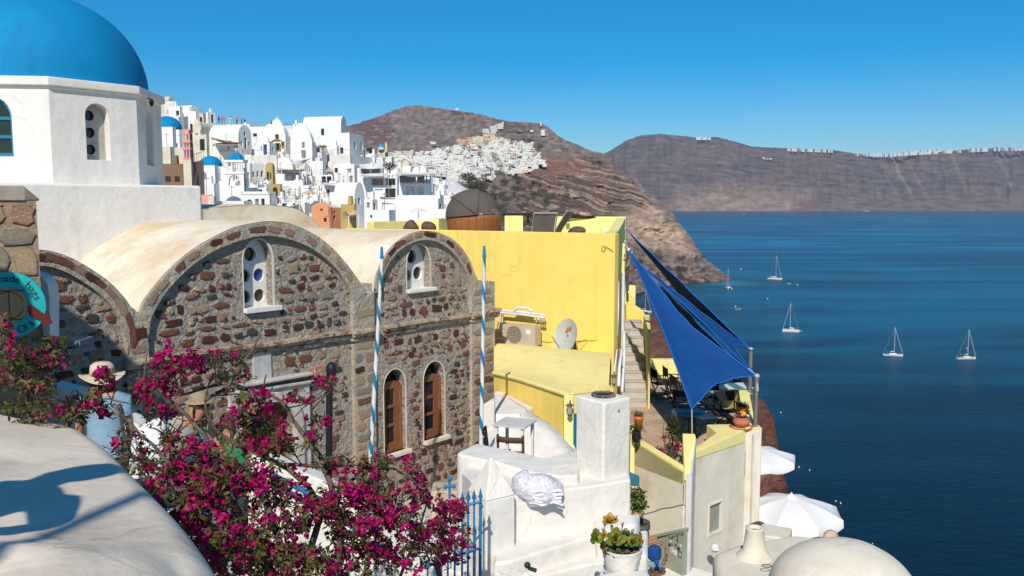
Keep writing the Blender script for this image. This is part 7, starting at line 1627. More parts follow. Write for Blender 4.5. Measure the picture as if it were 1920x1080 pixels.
tc_ = P(1232, 1073, 11.2); t = thing('round_tray', 'round wooden tray carrying three blue and green cups', 'tray', tc_); s = MB(); s.lathe([(0, 0), (.115, 0), (.12, .02), (.11, .02)], tuple(tc_), 22); s.build('tray', M('tray_wood', (.25, .12, .06)), t)
for (x, y, m, lb) in ((1224, 1067, 'pale_green_glaze', 'pale green cup on the round tray'), (1231, 1060, 'cobalt_glaze', 'tall cobalt blue cup on the round tray'), (1238, 1067, 'sky_glaze', 'sky blue cup on the right side of the tray')):
    c = P(x, y, 11.2+(.05 if m == 'cobalt_glaze' else 0)); clay_pot(Vector((c.x, c.y, tc_.z+.01)), .035, .1 if m != 'cobalt_glaze' else .13, lb, M(m, {'pale_green_glaze': (.25, .45, .4), 'sky_glaze': (.12, .32, .5), 'cobalt_glaze': (.02, .1, .4)}[m], rough=.3), belly=False, name='cup', cat='cup')
tq = P(1220, 1058, 11.4); t = thing('green_cloth', 'small pale green cloth under the blue bag', 'cloth', tq); s = MB(); s.ball(tuple(tq), (.08, .05, .04)); s.build('cloth', M('green_cloth', (.2, .38, .33)), t)
pc2 = P(1195, 990, 13.0); t = clay_pot(Vector((pc2.x, pc2.y, pc2.z-.35)), .20, .45, 'tall grey pot with a leafy succulent bush behind the chimney', M('dark_grey_pot', (.10, .105, .09), rough=.6), belly=False)
leafball(t, P(1196, 943, 13.0), (.13, .15, .24), 420, .085, MATS['succulent_dark'], seed=4); leafball(t, P(1196, 938, 12.95), (.12, .13, .2), 160, .08, MATS['succulent_green'], seed=5)
leafball(t, P(1193, 968, 12.9), (.08, .1, .06), 40, .1, M('clay_leaf', (.55, .25, .17)), name='dry_leaves', seed=3)
lt = P(1187, 897, 15.5); t = thing('turquoise_lantern', 'small turquoise lantern just right of the chimney', 'lantern', lt); s = MB(); s.prism([(lt.x-.12, lt.y), (lt.x+.12, lt.y), (lt.x+.12, lt.y+.1), (lt.x-.12, lt.y+.1)], lt.z-.15, [lt.z, lt.z+.02, lt.z+.02, lt.z+.12]); s.build('shade', M('turq_paint', (.03, .16, .2)), t)
yb_ = thing('yellow_door_jamb', 'narrow pale yellow pilaster right of the chimney', 'pilaster', P(1187, 900, 17)); s = MB(); p, q = P(1181, 900, 19.5), P(1189, 900, 19.5); s.prism([(p.x, 19.5), (q.x, 19.5), (q.x, 19.7), (p.x, 19.7)], -9, P(1185, 800, 19.5).z); s.build('jamb', YELP, yb_)

# ------------------------------------------------------------------ big rounded wall at the lower left
ew = thing('foreground_wall', 'wide rounded white parapet sloping down in the lower left corner', 'wall', P(200, 1000, 3))
EDGE = smooth_line([(-40, 770, 5.6), (15, 783, 5.2), (70, 792, 4.9), (112, 800, 4.6), (160, 834, 4.1), (198, 876, 3.65), (236, 917, 3.25), (276, 965, 2.85), (310, 1018, 2.5), (340, 1080, 2.2), (385, 1180, 1.85), (450, 1330, 1.5)], 4)
rows = []
for k, (x, y, Y) in enumerate(EDGE):
    e = P(x, y, Y); row = []; wd_ = lerp(.72, 3.4, sstep(2.25, 2.7, Y))
    for j in range(44):
        t = j/43
        if t < .72:
            u = 1-t/.72; p = e+Vector((-wd_*u, -.55*u*wd_/3.4, .10*math.sin(min(1, u*2.2)*math.pi/2)-.10*u*u))
            p.z += .035*fbm(p.x*.9, p.y*.9, 3)*min(1, u*6)+.05*math.exp(-((u*3.4-.9)/.35)**2)*noise.noise(Vector((p.y*.8, 0, 1)))
        else:
            u = (t-.72)/.28; a = u*math.pi/2; p = e+Vector((.12*math.sin(a), .06*math.sin(a), -.16*(1-math.cos(a))-max(0, u-.6)*8))
        row.append(p)
    rows.append(row)
s = MB(); s.grid(rows); s.build('parapet', M('parapet_render', (.78, .70, .585), (.67, .585, .48), vs=1.1, bump=.35, bs=7, rough=.92, col3=(.50, .43, .35), c3=(.55, .72), c3s=1.3, bdist=.03, streak=((.42, .36, .29), .35)), ew)
# white wall behind the woman in the hat
bw_ = thing('stair_parapet', 'white stair parapet in shade behind the woman with the hat', 'wall', P(80, 780, 8)); s = MB()
O = P(-60, 690, 8.2); pl = [(-60, 900), (262, 900), (262, 800), (215, 768), (165, 742), (90, 722), (-60, 696)]
w_ = [(P(x, y, 9.6).x-P(-60, 690, 9.6).x, P(x, y, 9.6).z) for x, y in pl]; s.plate(w_, [], Vector((P(-60, 690, 9.6).x, 9.6, 0)), Vector((1, 0, 0)), Z, Vector((0, -1, 0)), .3); s.build('wall', WALLW, bw_, bevel=.03)
s = MB(); s.prism([(-8, 8.0), (-3.6, 8.0), (-3.2, 9.4), (-8, 9.5)], -8, -3.35); s.build('landing', WHITE, bw_)
# steps and white parapet with a blue rail going down to the church door
sp = thing('descending_parapet', 'white parapet with a blue handrail going down behind the bougainvillea', 'wall', P(600, 930, 8.5)); s = MB()
pl = [(470, 850), (520, 868), (600, 905), (660, 950), (700, 985), (700, 1250), (450, 1250)]; Yp = 8.6; O = P(470, 850, Yp)
s.plate([(P(x, y, Yp).x-O.x, P(x, y, Yp).z) for x, y in pl], [], Vector((O.x, Yp, 0)), Vector((1, .12, 0)).normalized(), Z, Vector((.12, -1, 0)).normalized(), .28); s.build('wall', WALLW, sp, bevel=.03)
s = MB(); s.tube([P(505, 888, 8.3), P(560, 915, 8.3), P(600, 937, 8.35), P(650, 965, 8.4)], .03, 8); s.build('handrail', BLUEMETAL, sp)
pv_ = thing('lower_landing', 'white washed landing below the bougainvillea', 'landing', (-1.5, 7.5, -4.2)); s = MB(); s.prism([(-4.6, 5.6), (-.2, 5.6), (-.2, 9.8), (-1.0, 11.5), (-4.6, 8.4)], -8, -4.3); s.build('floor_slab', WHITE, pv_)
s = MB(); s.prism([(-1.4, 8.4), (-.25, 7.8), (-.1, 8.1), (-1.25, 8.7)], -8, -3.55); s.build('low_wall', WALLW, pv_, bevel=.04)
wb = P(838, 912, 11.5); bb_ = thing('stone_block', 'pale stone gatepost block behind the blue iron gate', 'block', wb); s = MB(); s.box((wb.x, wb.y, wb.z-.5), (.42, .4, 1.0)); s.build('block', M('pale_stone', (.55, .45, .34), (.4, .32, .25), vs=5, bump=.6, bs=12), bb_, bevel=.02)

# ------------------------------------------------------------------ blue iron gate
gt = thing('iron_gate', 'blue wrought iron gate with spear tips hinged on the white pillar', 'gate', P(860, 1080, 7.0))
def gbar(x, y0, y1, Y=7.1, r=.011, tip=True):
    a, b = P(x, y0, Y), P(x-1, y1, Y); s = MB(); s.tube([b, a], r, 6)
    if tip: s.lathe([(.004, 0), (.02, .03), (0, .11)], tuple(a), 6)
    s.build('bar', BLUEMETAL, gt)
for x, y0 in ((901, 938), (889, 940), (878, 941), (867, 944), (853, 1020), (840, 1030), (828, 1040), (815, 1045), (802, 1050)): gbar(x, y0, 1130, r=.015 if x == 901 else .010, tip=x > 860)
def grail(pl, r=.012):
    s = MB(); s.tube([P(x, y, 7.08) for x, y in pl], r, 6); s.build('rail', BLUEMETAL, gt)
grail([(902, 941), (880, 946), (866, 950)]); grail([(902, 1027), (876, 1036), (850, 1044)]); grail([(815, 1056), (800, 1064), (786, 1066)]); grail([(904, 947), (901, 950)], .02)
for (x, y, r) in ((862, 1032, 5), (870, 1052, 5), (884, 1022, 5), (878, 1045, 4), (858, 1056, 4)):
    s = MB(); s.tube([P(x+r*(1-k/18)*math.cos(k*.7), y+r*(1-k/18)*math.sin(k*.7), 7.06) for k in range(14)], .006, 4); s.build('scroll', BLUEMETAL, gt)
cp = P(843, 907, 7.3); cs_ = thing('iron_cross', 'small blue iron cross finial above the bougainvillea', 'cross', cp); s = MB(); s.tube([P(843, 935, 7.3), P(843, 901, 7.3)], .012, 6); s.tube([P(836, 913, 7.3), P(850, 912, 7.3)], .012, 6)
for x, y in ((843, 898), (835, 913), (851, 912), (843, 912)): s.ball(tuple(P(x, y, 7.3)), .02, 8, 6)
s.build('cross', BLUEMETAL, cs_)

# ------------------------------------------------------------------ stone pier with the shop sign
pr_ = thing('stone_pier', 'rough stone pier with a concrete cap at the left edge', 'pillar', P(30, 700, 8.6)); Yq = 8.9
xr = P(69, 400, Yq).x; xl = P(-260, 400, Yq).x; zt_ = P(30, 377, Yq).z
PIERM = M('pier_mortar', (.36, .27, .18), (.22, .16, .11), vs=3, bump=1, bs=9, bdist=.08)
xb_ = xr*(Yq+.7)/Yq-.03; s = MB(); s.prism([(xl, Yq), (xr, Yq), (xb_, Yq+.7), (xl, Yq+.7)], -7, zt_); s.build('core', PIERM, pr_)
z = zt_-.01; k = 0
while z > P(30, 640, Yq).z:
    h = (.26, .20, .34, .24, .22, .28)[k % 6]; x = xr+.02-rnd.uniform(0, .02)
    while x > xl+.3:
        w = rnd.uniform(.22, .5); m = (3, 5, 3, 3, 5, 2)[k % 6] if rnd.random() < .7 else rnd.choice([2, 3, 1, 5])
        if not (k == 2 and rnd.random() < .25): put_stone(pr_, 0, 0, w*.97, h*.92, 0, m=m, th=.05, rot=Matrix.Identity(4), pos=Vector((x-w/2, Yq-.002, z-h/2)), tilt=rnd.uniform(-.04, .04))
        x -= w
    z -= h; k += 1
# right-hand return of the pier
z = zt_-.02; k = 0
while False:
    h = (.26, .20, .34, .24)[k % 4]; put_stone(pr_, 0, 0, .62, h*.9, 0, m=rnd.choice([2, 3, 3, 5]), th=.03, rot=Matrix.Rotation(math.pi/2, 4, 'Z'), pos=Vector((xr+.001, Yq+.34, z-h/2)), tilt=0); z -= h; k += 1
s = MB(); p = [P(-260, 348, Yq+.1), P(45, 348, Yq+.1)]; s.prism([(xl-.05, Yq-.03), (P(48, 360, Yq).x, Yq-.03), (xr-.02, Yq+.1), (xb_-.15, Yq+.72), (xl-.05, Yq+.72)], zt_+.002, [P(30, 347, Yq).z]*2+[zt_+.03]+[P(30, 347, Yq).z]*2); s.build('cap', M('cap_concrete', (.33, .29, .24), (.25, .22, .19), vs=4, bump=.7, bs=12), pr_, bevel=.03)
# sign
sg = P(18, 572, 8.3); sign = thing('shop_sign', 'round turquoise shop sign for handmade bags with a wooden disc and red arrow', 'sign', sg)
sr = P(80, 572, 8.3).x-sg.x
sd = Vector((.22, -1, .0)).normalized(); su = Vector((-sd.y, sd.x, 0)).normalized(); su = Vector((1, .22, 0)).normalized()
s = MB(); s.plate(circ_loop(0, 0, sr, 48), [], sg, su, Z, sd, .03); s.build('disc', M('turquoise_paint', (.015, .40, .42), (.012, .34, .37), vs=2, rough=.55), sign)
s = MB(); s.plate(circ_loop(0, 0, sr*.52, 40), [], sg+sd*.012, su, Z, sd, .012); wd = s.build('wood_disc', M('plywood', (.42, .27, .14), (.34, .21, .10), vs=4, rough=.7, stretch=(1, 1, 6)), sign)
BRN = M('burnt_brown', (.09, .04, .02))
def ringline(pl, off, r=.004, nm='line'): s = MB(); s.tube([sg+su*a+Z*b+sd*off for a, b in pl], r, 4); s.build(nm, BRN, wd)
ringline([(sr*.40*math.cos(math.pi*2*k/30+.3), sr*.40*math.sin(math.pi*2*k/30+.3)) for k in range(28)], .014)
for pl in (((0, .16), (0, -.16)), ((-.15, .17), (.17, .17)), ((-.15, -.17), (.13, -.17))): ringline([(a*sr/.33*.85, b*sr/.33*.85) for a, b in pl], .014, .005)
ar = [(.13, -.03), (.15, -.1), (.30, -.17), (.29, -.21), (.42, -.19), (.35, -.09), (.34, -.13), (.18, -.06)]
ar = [(sr*.52, -.02), (sr*.56, -.11), (sr*.92, -.16), (sr*.88, -.20), (sr*1.18, -.19), (sr*1.06, -.07), (sr*.98, -.10), (sr*.62, -.0)]
s = MB(); s.plate(ar, [], sg+sd*.03, su, Z, sd, .015); s.build('arrow', M('dark_red_paint', (.13, .012, .012), rough=.7), sign)
def letter(ch, ang, rad, size, flip=False):
    cu = bpy.data.curves.new('letter', 'FONT'); cu.body = ch; cu.size = size; cu.align_x = 'CENTER'; cu.align_y = 'CENTER'; cu.extrude = .001
    ob = bpy.data.objects.new('tmp', cu); COL.objects.link(ob)
    dgx = bpy.context.evaluated_depsgraph_get(); me = bpy.data.meshes.new_from_object(ob.evaluated_get(dgx)); bpy.data.objects.remove(ob)
    me.materials.clear(); me.materials.append(M('letter_ink', (.02, .06, .07)))
    o = bpy.data.objects.new('letter', me); COL.objects.link(o); o.parent = sign
    c = sg+su*(rad*math.sin(ang))+Z*(rad*math.cos(ang))+sd*.004
    xa = su*math.cos(ang)-Z*math.sin(ang); ya = su*math.sin(ang)+Z*math.cos(ang)
    if flip: xa, ya = -xa, -ya
    m_ = Matrix(((xa.x, ya.x, sd.x, c.x), (xa.y, ya.y, sd.y, c.y), (xa.z, ya.z, sd.z, c.z), (0, 0, 0, 1)))
    o.matrix_basis = wm(sign).inverted() @ m_
t_ = -62
for ch in 'handmade': letter(ch, R(t_), sr*.80, .105); t_ += 11.2 if ch != 'm' else 13.5
t_ = 43
for ch in 'bags': letter(ch, R(t_), sr*.80, .105); t_ += 11
t_ = 205
for ch in 'Oia': letter(ch, R(t_-47), sr*.80, .105, True); t_ -= 11
bk = thing('sign_bracket', 'white plaster niche frame behind the shop sign', 'niche', P(85, 560, 8.9)); s = MB(); O = P(60, 640, 9.3); pl = [(60, 640), (93, 640), (93, 560), (90, 535), (82, 522), (70, 514), (60, 512)]
s.plate([(P(x, y, 9.3).x-O.x, P(x, y, 9.3).z) for x, y in pl], [], Vector((O.x, 9.3, 0)), Vector((1, 0, 0)), Z, Vector((0, -1, 0)), .2); s.build('niche', WHITE, bk)
s = MB(); a_ = P(30, 640, 9.0); s.box(P(75, 640, 8.95), (1.0, .3, .06)); s.build('shelf', GB, bk)

# a white house just out of the picture on the left; its roof edge shades the left bay of the church
nh = thing('neighbour_house', 'tall white house left of the viewpoint shading the church bay', 'house', (-9, 5, -7)); s = MB()
s.plate([(-3.2, -7), (.0, -7), (0, 3.9), (-.35, 4.55), (-.75, 4.95), (-1.2, 5.12), (-3.2, 5.2)], [], Vector((-7.0, 5.6, 0)), Vector((1, 0, 0)), Z, Vector((0, 1, 0)), 3.2)
s.build('wall', WHITE, nh)
s = MB(); s.plate([(-4, -7), (0, -7), (0, 1.95), (-.25, 2.3), (-.6, 2.6), (-4, 2.65)], [], Vector((-5.15, 5.0, 0)), Vector((1, 0, 0)), Z, Vector((0, 1, 0)), 2); s.build('annex_wall', WHITE, nh)  # unseen lower wing, added to throw shade on the sign and pier
# ------------------------------------------------------------------ people
def skin_body(parent, name, joints, edges, mat, sub=1, root=0):
    me = bpy.data.meshes.new(name); inv = wm(parent).inverted()
    me.from_pydata([tuple(inv @ Vector(j[0])) for j in joints], edges, []); me.materials.append(mat)
    o = bpy.data.objects.new(name, me); COL.objects.link(o); o.parent = parent
    sk = o.modifiers.new('skin', 'SKIN'); sk.use_smooth_shade = True
    lay = me.skin_vertices[0] if me.skin_vertices else None
    if lay is None:
        bpy.context.view_layer.objects.active = o
    for i, j in enumerate(joints):
        r = j[1]; me.skin_vertices[0].data[i].radius = r if isinstance(r, tuple) else (r, r)
        me.skin_vertices[0].data[i].use_root = (i == root)
    d = o.modifiers.new('s', 'SUBSURF'); d.levels = sub; d.render_levels = sub
    return o
SKIN = M('skin_tan', (.52, .26, .16), (.46, .22, .13), vs=6, rough=.55, spec=.4)
DENIM = M('pale_blue_shirt', (.23, .36, .48), (.18, .29, .40), vs=6, rough=.85, bump=.6, bs=18)
HATM = M('beige_hat', (.62, .53, .40), (.56, .48, .36), vs=8, rough=.9, bump=.3, bs=40)
def figure(name, label, head, hs, face, lean, parts, cloth, pants, hair, skin=SKIN, group=None, sub=1, arms=None, hairlen=.16, foot=None):
    """head = centre of the head; hs = scale (1 = 1.68 m); face/lean = unit vectors (looking direction, trunk lean)"""
    f = Vector(face).normalized(); side = Vector((f.y, -f.x, 0)).normalized()
    h = Vector(head); dn = Vector((0, 0, -1)); ln = Vector(lean)
    neck = h-Z*.13*hs-f*.02*hs; chest = neck-Z*.14*hs+ln*.25*-1*hs; mid = chest-Z*.20*hs-ln*.20*hs; hip = mid-Z*.19*hs-ln*.12*hs
    ft = hip-Z*.84*hs
    if foot is not None: ft.z = foot
    t = thing(name, label, 'person', (hip.x, hip.y, ft.z), group=group)
    J = [(hip, (.135*hs, .105*hs)), (mid, (.115*hs, .09*hs)), (chest, (.155*hs, .10*hs)), (neck, .055*hs), (h-Z*.07*hs+f*.02*hs, .062*hs), (h, (.078*hs, .092*hs)), (h+Z*.06*hs, (.066*hs, .078*hs))]
    E_ = [(0, 1), (1, 2), (2, 3), (3, 4), (4, 5), (5, 6)]
    hipz = hip.z
    for sg_ in (-1, 1):
        a = hip+side*sg_*.09*hs-Z*.06*hs; kn = Vector((a.x, a.y, lerp(hipz, ft.z, .5)))+f*.04*hs*sg_; an = Vector((a.x, a.y, ft.z+.08*hs))+f*.03*sg_*hs; toe = an+f*.15*hs-Z*.05*hs
        n = len(J); J += [(a, .085*hs), (kn, .058*hs), (an, .038*hs), (toe, .034*hs)]; E_ += [(0, n), (n, n+1), (n+1, n+2), (n+2, n+3)]
    ad = arms or [(side*-.25+Vector((0, 0, -.35)), side*-.1+f*.1+Vector((0, 0, -.3))), (side*.25+Vector((0, 0, -.35)), side*.1+f*.1+Vector((0, 0, -.3)))]
    hands = []
    for sg_, (ua, fa) in zip((-1, 1), ad):
        sh_ = chest+side*sg_*.175*hs+Z*.06*hs; el = sh_+ua.normalized()*.28*hs; wr = el+fa.normalized()*.25*hs; hd_ = wr+fa.normalized()*.07*hs
        n = len(J); J += [(sh_, .058*hs), (el, .042*hs), (wr, .028*hs), (hd_, (.04*hs, .018*hs))]; E_ += [(2, n), (n, n+1), (n+1, n+2), (n+2, n+3)]; hands.append((wr, hd_, fa.normalized(), sg_))
    b = skin_body(t, 'body', J, E_, skin, sub)
    if parts < 2:
        # simple clothing shells for small figures
        s = MB(); s.tube([hip-Z*.05*hs, mid, chest, chest+Z*.09*hs], [.16*hs, .14*hs, .19*hs, .10*hs], 10); s.build('shirt', cloth, t)
        for sg_ in (-1, 1):
            a = hip+side*sg_*.09*hs-Z*.02*hs; s = MB(); s.tube([a, Vector((a.x, a.y, lerp(hipz, ft.z, .5)))+f*.04*hs*sg_, Vector((a.x, a.y, ft.z+.1*hs))+f*.03*sg_*hs], [.11*hs, .08*hs, .06*hs], 8); s.build('trouser_leg', pants, t)
        s = MB(); s.ball(tuple(h+Z*.025*hs-f*.015*hs), (.095*hs, .105*hs, .11*hs), 10, 7); s.build('hair', hair, t); return t, h, f, side, chest, hip
    s = MB()
    ring = []
    for (c, rx, ry) in ((hip-Z*.07*hs, .185, .15), (hip+Z*.06*hs, .178, .145), (mid, .158, .13), (chest-Z*.04*hs, .185, .145), (chest+Z*.05*hs, .20, .135), (chest+Z*.10*hs, .13, .10), (neck-Z*.02*hs, .075, .075)):
        ring.append([c+side*math.cos(2*math.pi*k/20)*rx*hs*(1+.04*math.sin(k*3+c.z*20))+f*math.sin(2*math.pi*k/20)*ry*hs for k in range(21)])
    s.grid(ring); s.build('shirt', cloth, t, sub=1)
    for sg_, (ua, fa) in zip((-1, 1), ad):
        sh_ = chest+side*sg_*.165*hs+Z*.06*hs; s = MB(); s.tube([sh_-side*sg_*.05*hs, sh_, sh_+ua.normalized()*.15*hs], [.09*hs, .085*hs, .082*hs], 12, caps=False); s.build('sleeve', cloth, t)
    for sg_ in (-1, 1):
        a = hip+side*sg_*.085*hs; s = MB(); s.tube([a+Z*.02, Vector((a.x, a.y, lerp(hipz, ft.z, .5)))+f*.04*hs*sg_, Vector((a.x, a.y, ft.z+.1*hs))+f*.03*sg_*hs], [.115*hs, .09*hs, .075*hs], 12); s.build('trouser_leg', pants, t)
    # face
    s = MB(); s.ball(tuple(h+f*.095*hs-Z*.005*hs), (.014*hs, .014*hs, .022*hs), 8, 6); s.build('nose', skin, t)
    for sg_ in (-1, 1):
        s = MB(); s.ball(tuple(h+f*.083*hs+side*sg_*.032*hs+Z*.012*hs), .012*hs, 8, 6); s.build('eye', M('eye_white', (.6, .58, .55)), t)
        s = MB(); s.ball(tuple(h+side*sg_*.085*hs), (.014*hs, .02*hs, .03*hs), 8, 6); s.build('ear', skin, t)
    s = MB(); s.tube([h+f*.088*hs-Z*.05*hs-side*.025*hs, h+f*.094*hs-Z*.052*hs, h+f*.088*hs-Z*.05*hs+side*.025*hs], .006*hs, 5); s.build('mouth', M('lips', (.4, .1, .09)), t)
    # hair: cap and falling locks
    s = MB(); s.ball(tuple(h+Z*.03*hs-f*.022*hs), (.098*hs, .108*hs, .112*hs), 18, 12); s.build('hair', hair, t)
    s = MB()
    for k in range(26):
        a_ = math.pi*(k/25)+0; d = side*math.cos(a_)-f*math.sin(a_)*.9; p0 = h+Z*.03*hs+d*.085*hs; s.tube([p0, p0-Z*.10*hs+d*.022*hs, p0-Z*(.10+hairlen)*hs+d*(.02+.02*math.sin(k*5))*hs], [.02*hs, .02*hs, .008*hs], 5)
    s.build('hair_locks', hair, t)
    # hands with fingers
    for (wr, hd_, fa, sg_) in hands:
        cr = fa.cross(Z if abs(fa.z) < .9 else f).normalized()
        for k in range(4):
            r0 = hd_+cr*(k-1.5)*.02*hs; s = MB(); L = (.07, .08, .076, .06)[k]*hs; s.tube([hd_-fa*.02*hs+cr*(k-1.5)*.012*hs, r0+fa*L*.4, r0+fa*L*.7+f*.02*hs, r0+fa*L*.85+f*.04*hs], [.011*hs, .0095*hs, .0085*hs, .006*hs], 6); s.build('finger', skin, t)
        s = MB(); s.tube([wr+fa*.02*hs, wr+fa*.05*hs+f*.035*hs, wr+fa*.085*hs+f*.045*hs], [.014*hs, .011*hs, .008*hs], 6); s.build('thumb', skin, t)
    return t, h, f, side, chest, hip
def sunglasses(t, h, f, side, hs=1.0):
    SG = M('sunglass_lens', (.02, .018, .02), rough=.15, spec=.7)
    for sg_ in (-1, 1):
        s = MB(); s.ball(tuple(h+f*.094*hs+side*sg_*.035*hs+Z*.012*hs), (.030*hs, .030*hs, .026*hs), 12, 8); s.build('sunglass_lens', SG, t)
    s = MB(); s.tube([h+side*-.088*hs+Z*.015*hs, h+f*.09*hs+side*-.06*hs+Z*.018*hs, h+f*.10*hs+Z*.018*hs, h+f*.09*hs+side*.06*hs+Z*.018*hs, h+side*.088*hs+Z*.015*hs], .005*hs, 5); s.build('sunglass_frame', BLACK, t)
RED = M('auburn_hair', (.10, .035, .018), (.05, .018, .01), vs=30, rough=.6); BLO = M('blond_hair', (.48, .33, .16), (.30, .19, .08), vs=25, rough=.6); BRH = M('brown_hair', (.13, .075, .04), (.07, .04, .02), vs=25, rough=.6)
WTR = M('white_cotton', (.76, .76, .78), (.66, .66, .7), vs=6, rough=.9, bump=.7, bs=12); TRD = M('dark_trousers', (.04, .05, .08), rough=.9)
hd1 = P(192, 708, 8.4)
t, h, f, sd_, ch_, hp_ = figure('person', 'person in a wide beige sun hat and pale blue shirt seen from behind', hd1, 1.03, (-.35, .93, 0), (-.12, .2, 0), 2, DENIM, TRD, RED, arms=[(Vector((-.25, .1, -.9)), Vector((.0, .35, -.8))), (Vector((.12, .1, -.95)), Vector((-.12, .25, -.95)))], hairlen=.14)
s = MB(); hc = h+Z*.055-f*.0; wob = lambda a: .035*math.sin(2*a+.6)
prof = [(.112, -.02), (.114, .03), (.106, .075), (.07, .10), (0, .108)]
s.lathe(prof, tuple(hc), 28); s.build('hat_crown', HATM, t)
rows = []
for r_, z_ in ((.110, -.02), (.15, -.035), (.195, -.052), (.215, -.05)):
    rows.append([hc+Vector((r_*math.cos(a_), r_*math.sin(a_), z_+wob(a_)*(r_-.11)/.1)) for a_ in [2*math.pi*k/36 for k in range(37)]])
s = MB(); s.grid(rows); o = s.build('hat_brim', HATM, t); o.modifiers.new('t', 'SOLIDIFY').thickness = .004
s = MB(); s.lathe([(.116, -.022), (.118, .01)], tuple(hc), 28); s.build('hat_band', M('hat_band', (.50, .42, .31)), t)
s = MB(); s.tube([ch_+sd_*.13+Z*.12, ch_+sd_*.15-f*.1, hp_+sd_*.18-f*.05], .016, 6); s.build('bag_strap', TRD, t)
bgp = P(287, 838, 8.2); bt = thing('white_tote', 'crumpled white cotton bag hanging beside the person in the sun hat', 'bag', bgp)
s = MB(); s.ball(tuple(bgp), (.20, .14, .30), 26, 18); s.v = [bgp+(v-bgp)*(1+.35*noise.noise(v*5)+.1*noise.noise(v*14)) for v in s.v]; s.build('cloth', WTR, bt)
hd2 = P(374, 758, 9.3)
t, h, f, sd_, ch_, hp_ = figure('person', 'person with long blond hair and sunglasses looking down, turquoise top, tan sun hat', hd2, 1.0, (.78, -.52, -.30), (.55, -.1, 0), 2, M('peach_floral', (.60, .34, .16), (.16, .33, .42), vs=9, rough=.9), WTR, BLO, hairlen=.24)
sunglasses(t, h, Vector((.80, -.53, -.2)).normalized(), sd_)
hc = h+Z*.06; rows = []
s = MB(); s.lathe([(.105, 0), (.10, .06), (.06, .09), (0, .1)], tuple(hc), 24); s.build('hat_crown', M('tan_hat', (.36, .29, .19), (.25, .2, .13), vs=9), t)
for r_, z_ in ((.10, 0), (.13, -.01), (.155, -.03)): rows.append([hc+Vector((r_*math.cos(a_), r_*math.sin(a_), z_)) for a_ in [2*math.pi*k/30 for k in range(31)]])
s = MB(); s.grid(rows); s.build('hat_brim', MATS['tan_hat'], t)
s = MB(); s.ball(tuple(ch_+f*.10-Z*.10), (.15, .08, .10), 14, 10); s.build('turquoise_top', M('turquoise_cloth', (.03, .38, .62), rough=.8), t)
hd3 = P(424, 796, 9.6)
t, h, f, sd_, ch_, hp_ = figure('person', 'person in sunglasses and a bright green top peering left', hd3, .92, (-.62, -.75, -.25), (-.3, -.2, 0), 2, M('green_top', (.02, .30, .13), (.015, .22, .09), vs=8, rough=.8, bump=.5, bs=14), TRD, BRH, hairlen=.10)
sunglasses(t, h, Vector((-.62, -.75, -.2)).normalized(), sd_, .95)
# someone standing beside the camera, only the shadow falls into the picture
t, h, f, sd_, ch_, hp_ = figure('person', 'person standing beside the viewpoint whose shadow falls on the rounded wall', Vector((-2.03, 1.58, .47)), 1.28, (.3, .95, 0), (0, .02, 0), 1, DENIM, TRD, BRH, arms=[(Vector((-.3, .1, -.9)), Vector((.2, .3, -.8))), (Vector((.62, .05, -.75)), Vector((-.45, .25, -.45)))], hairlen=.12, foot=-2.6)
q1, q2 = P(20, 1085, 2.25), P(252, 915, 3.15); q1.z = q2.z = -1.05; d_ = (q2-q1); q1 -= d_*.6; q2 += d_*.25; bk_ = -LDIR*7.5; t = thing('shadow_tube', 'unseen tube added behind the viewpoint to cast the soft shadow on the rounded wall', 'cable', q1+bk_); s = MB(); s.tube([q1+bk_, q2+bk_], .035, 8); s.build('cable', BLACK, t)  # unseen tube, added only to cast the soft diagonal shadow
# visitors on the look-out wall of the village
CL = [M('tee_%s' % n, c, rough=.9) for n, c in (('black', (.02, .02, .03)), ('coral', (.60, .13, .12)), ('white', (.7, .7, .72)), ('navy', (.03, .04, .10)), ('pink', (.55, .33, .33)), ('maroon', (.12, .04, .06)), ('grey', (.2, .2, .23)))]
HB = M('black_hair', (.02, .015, .012))
crowd = [(388, 232, 'grey', 'grey', 'person in grey beside the white doorway kiosk on the look-out'), (391, 233, 'black', 'black', 'person in black leaning in front of the doorway kiosk'), (398, 236, 'pink', 'pink', 'person in pink sitting below the white doorway kiosk'), (410, 230, 'navy', 'black', 'person in navy standing right of the white doorway kiosk'), (416, 231, 'coral', 'coral', 'taller person in a coral dress on the look-out'), (420, 232, 'coral', 'pink', 'shorter person in coral beside the taller one'), (430, 231, 'white', 'white', 'person in white, left one of the white pair'), (434, 231, 'white', 'white', 'person in white with a dark umbrella hat'), (444, 234, 'maroon', 'navy', 'person in maroon on the look-out wall'), (447, 234, 'pink', 'white', 'person with a pale bag next to the one in maroon'), (453, 234, 'navy', 'navy', 'person in navy second from the right on the wall'), (459, 235, 'black', 'maroon', 'last person at the right end of the look-out wall'), (509, 238, 'black', 'black', 'person in black behind the bell gable'), (613, 317, 'black', 'navy', 'person in black in the white passage between houses')]
for i, (x, y, c1, c2, lb) in enumerate(crowd):
    Y = 186+i*.3 if x < 600 else 146; pz = P(x, y-6, Y); hh = P(x, y-12.5, Y)
    figure('person', lb, hh, .95+.08*math.sin(i*2.3), (math.sin(i*1.7), math.cos(i*1.7), 0), (0, 0, 0), 1, CL[[k[0] for k in (('black',), ('coral',), ('white',), ('navy',), ('pink',), ('maroon',), ('grey',))].index(c1)], CL[['black', 'coral', 'white', 'navy', 'pink', 'maroon', 'grey'].index(c2)], HB, group='visitors on the village look-out', sub=1)
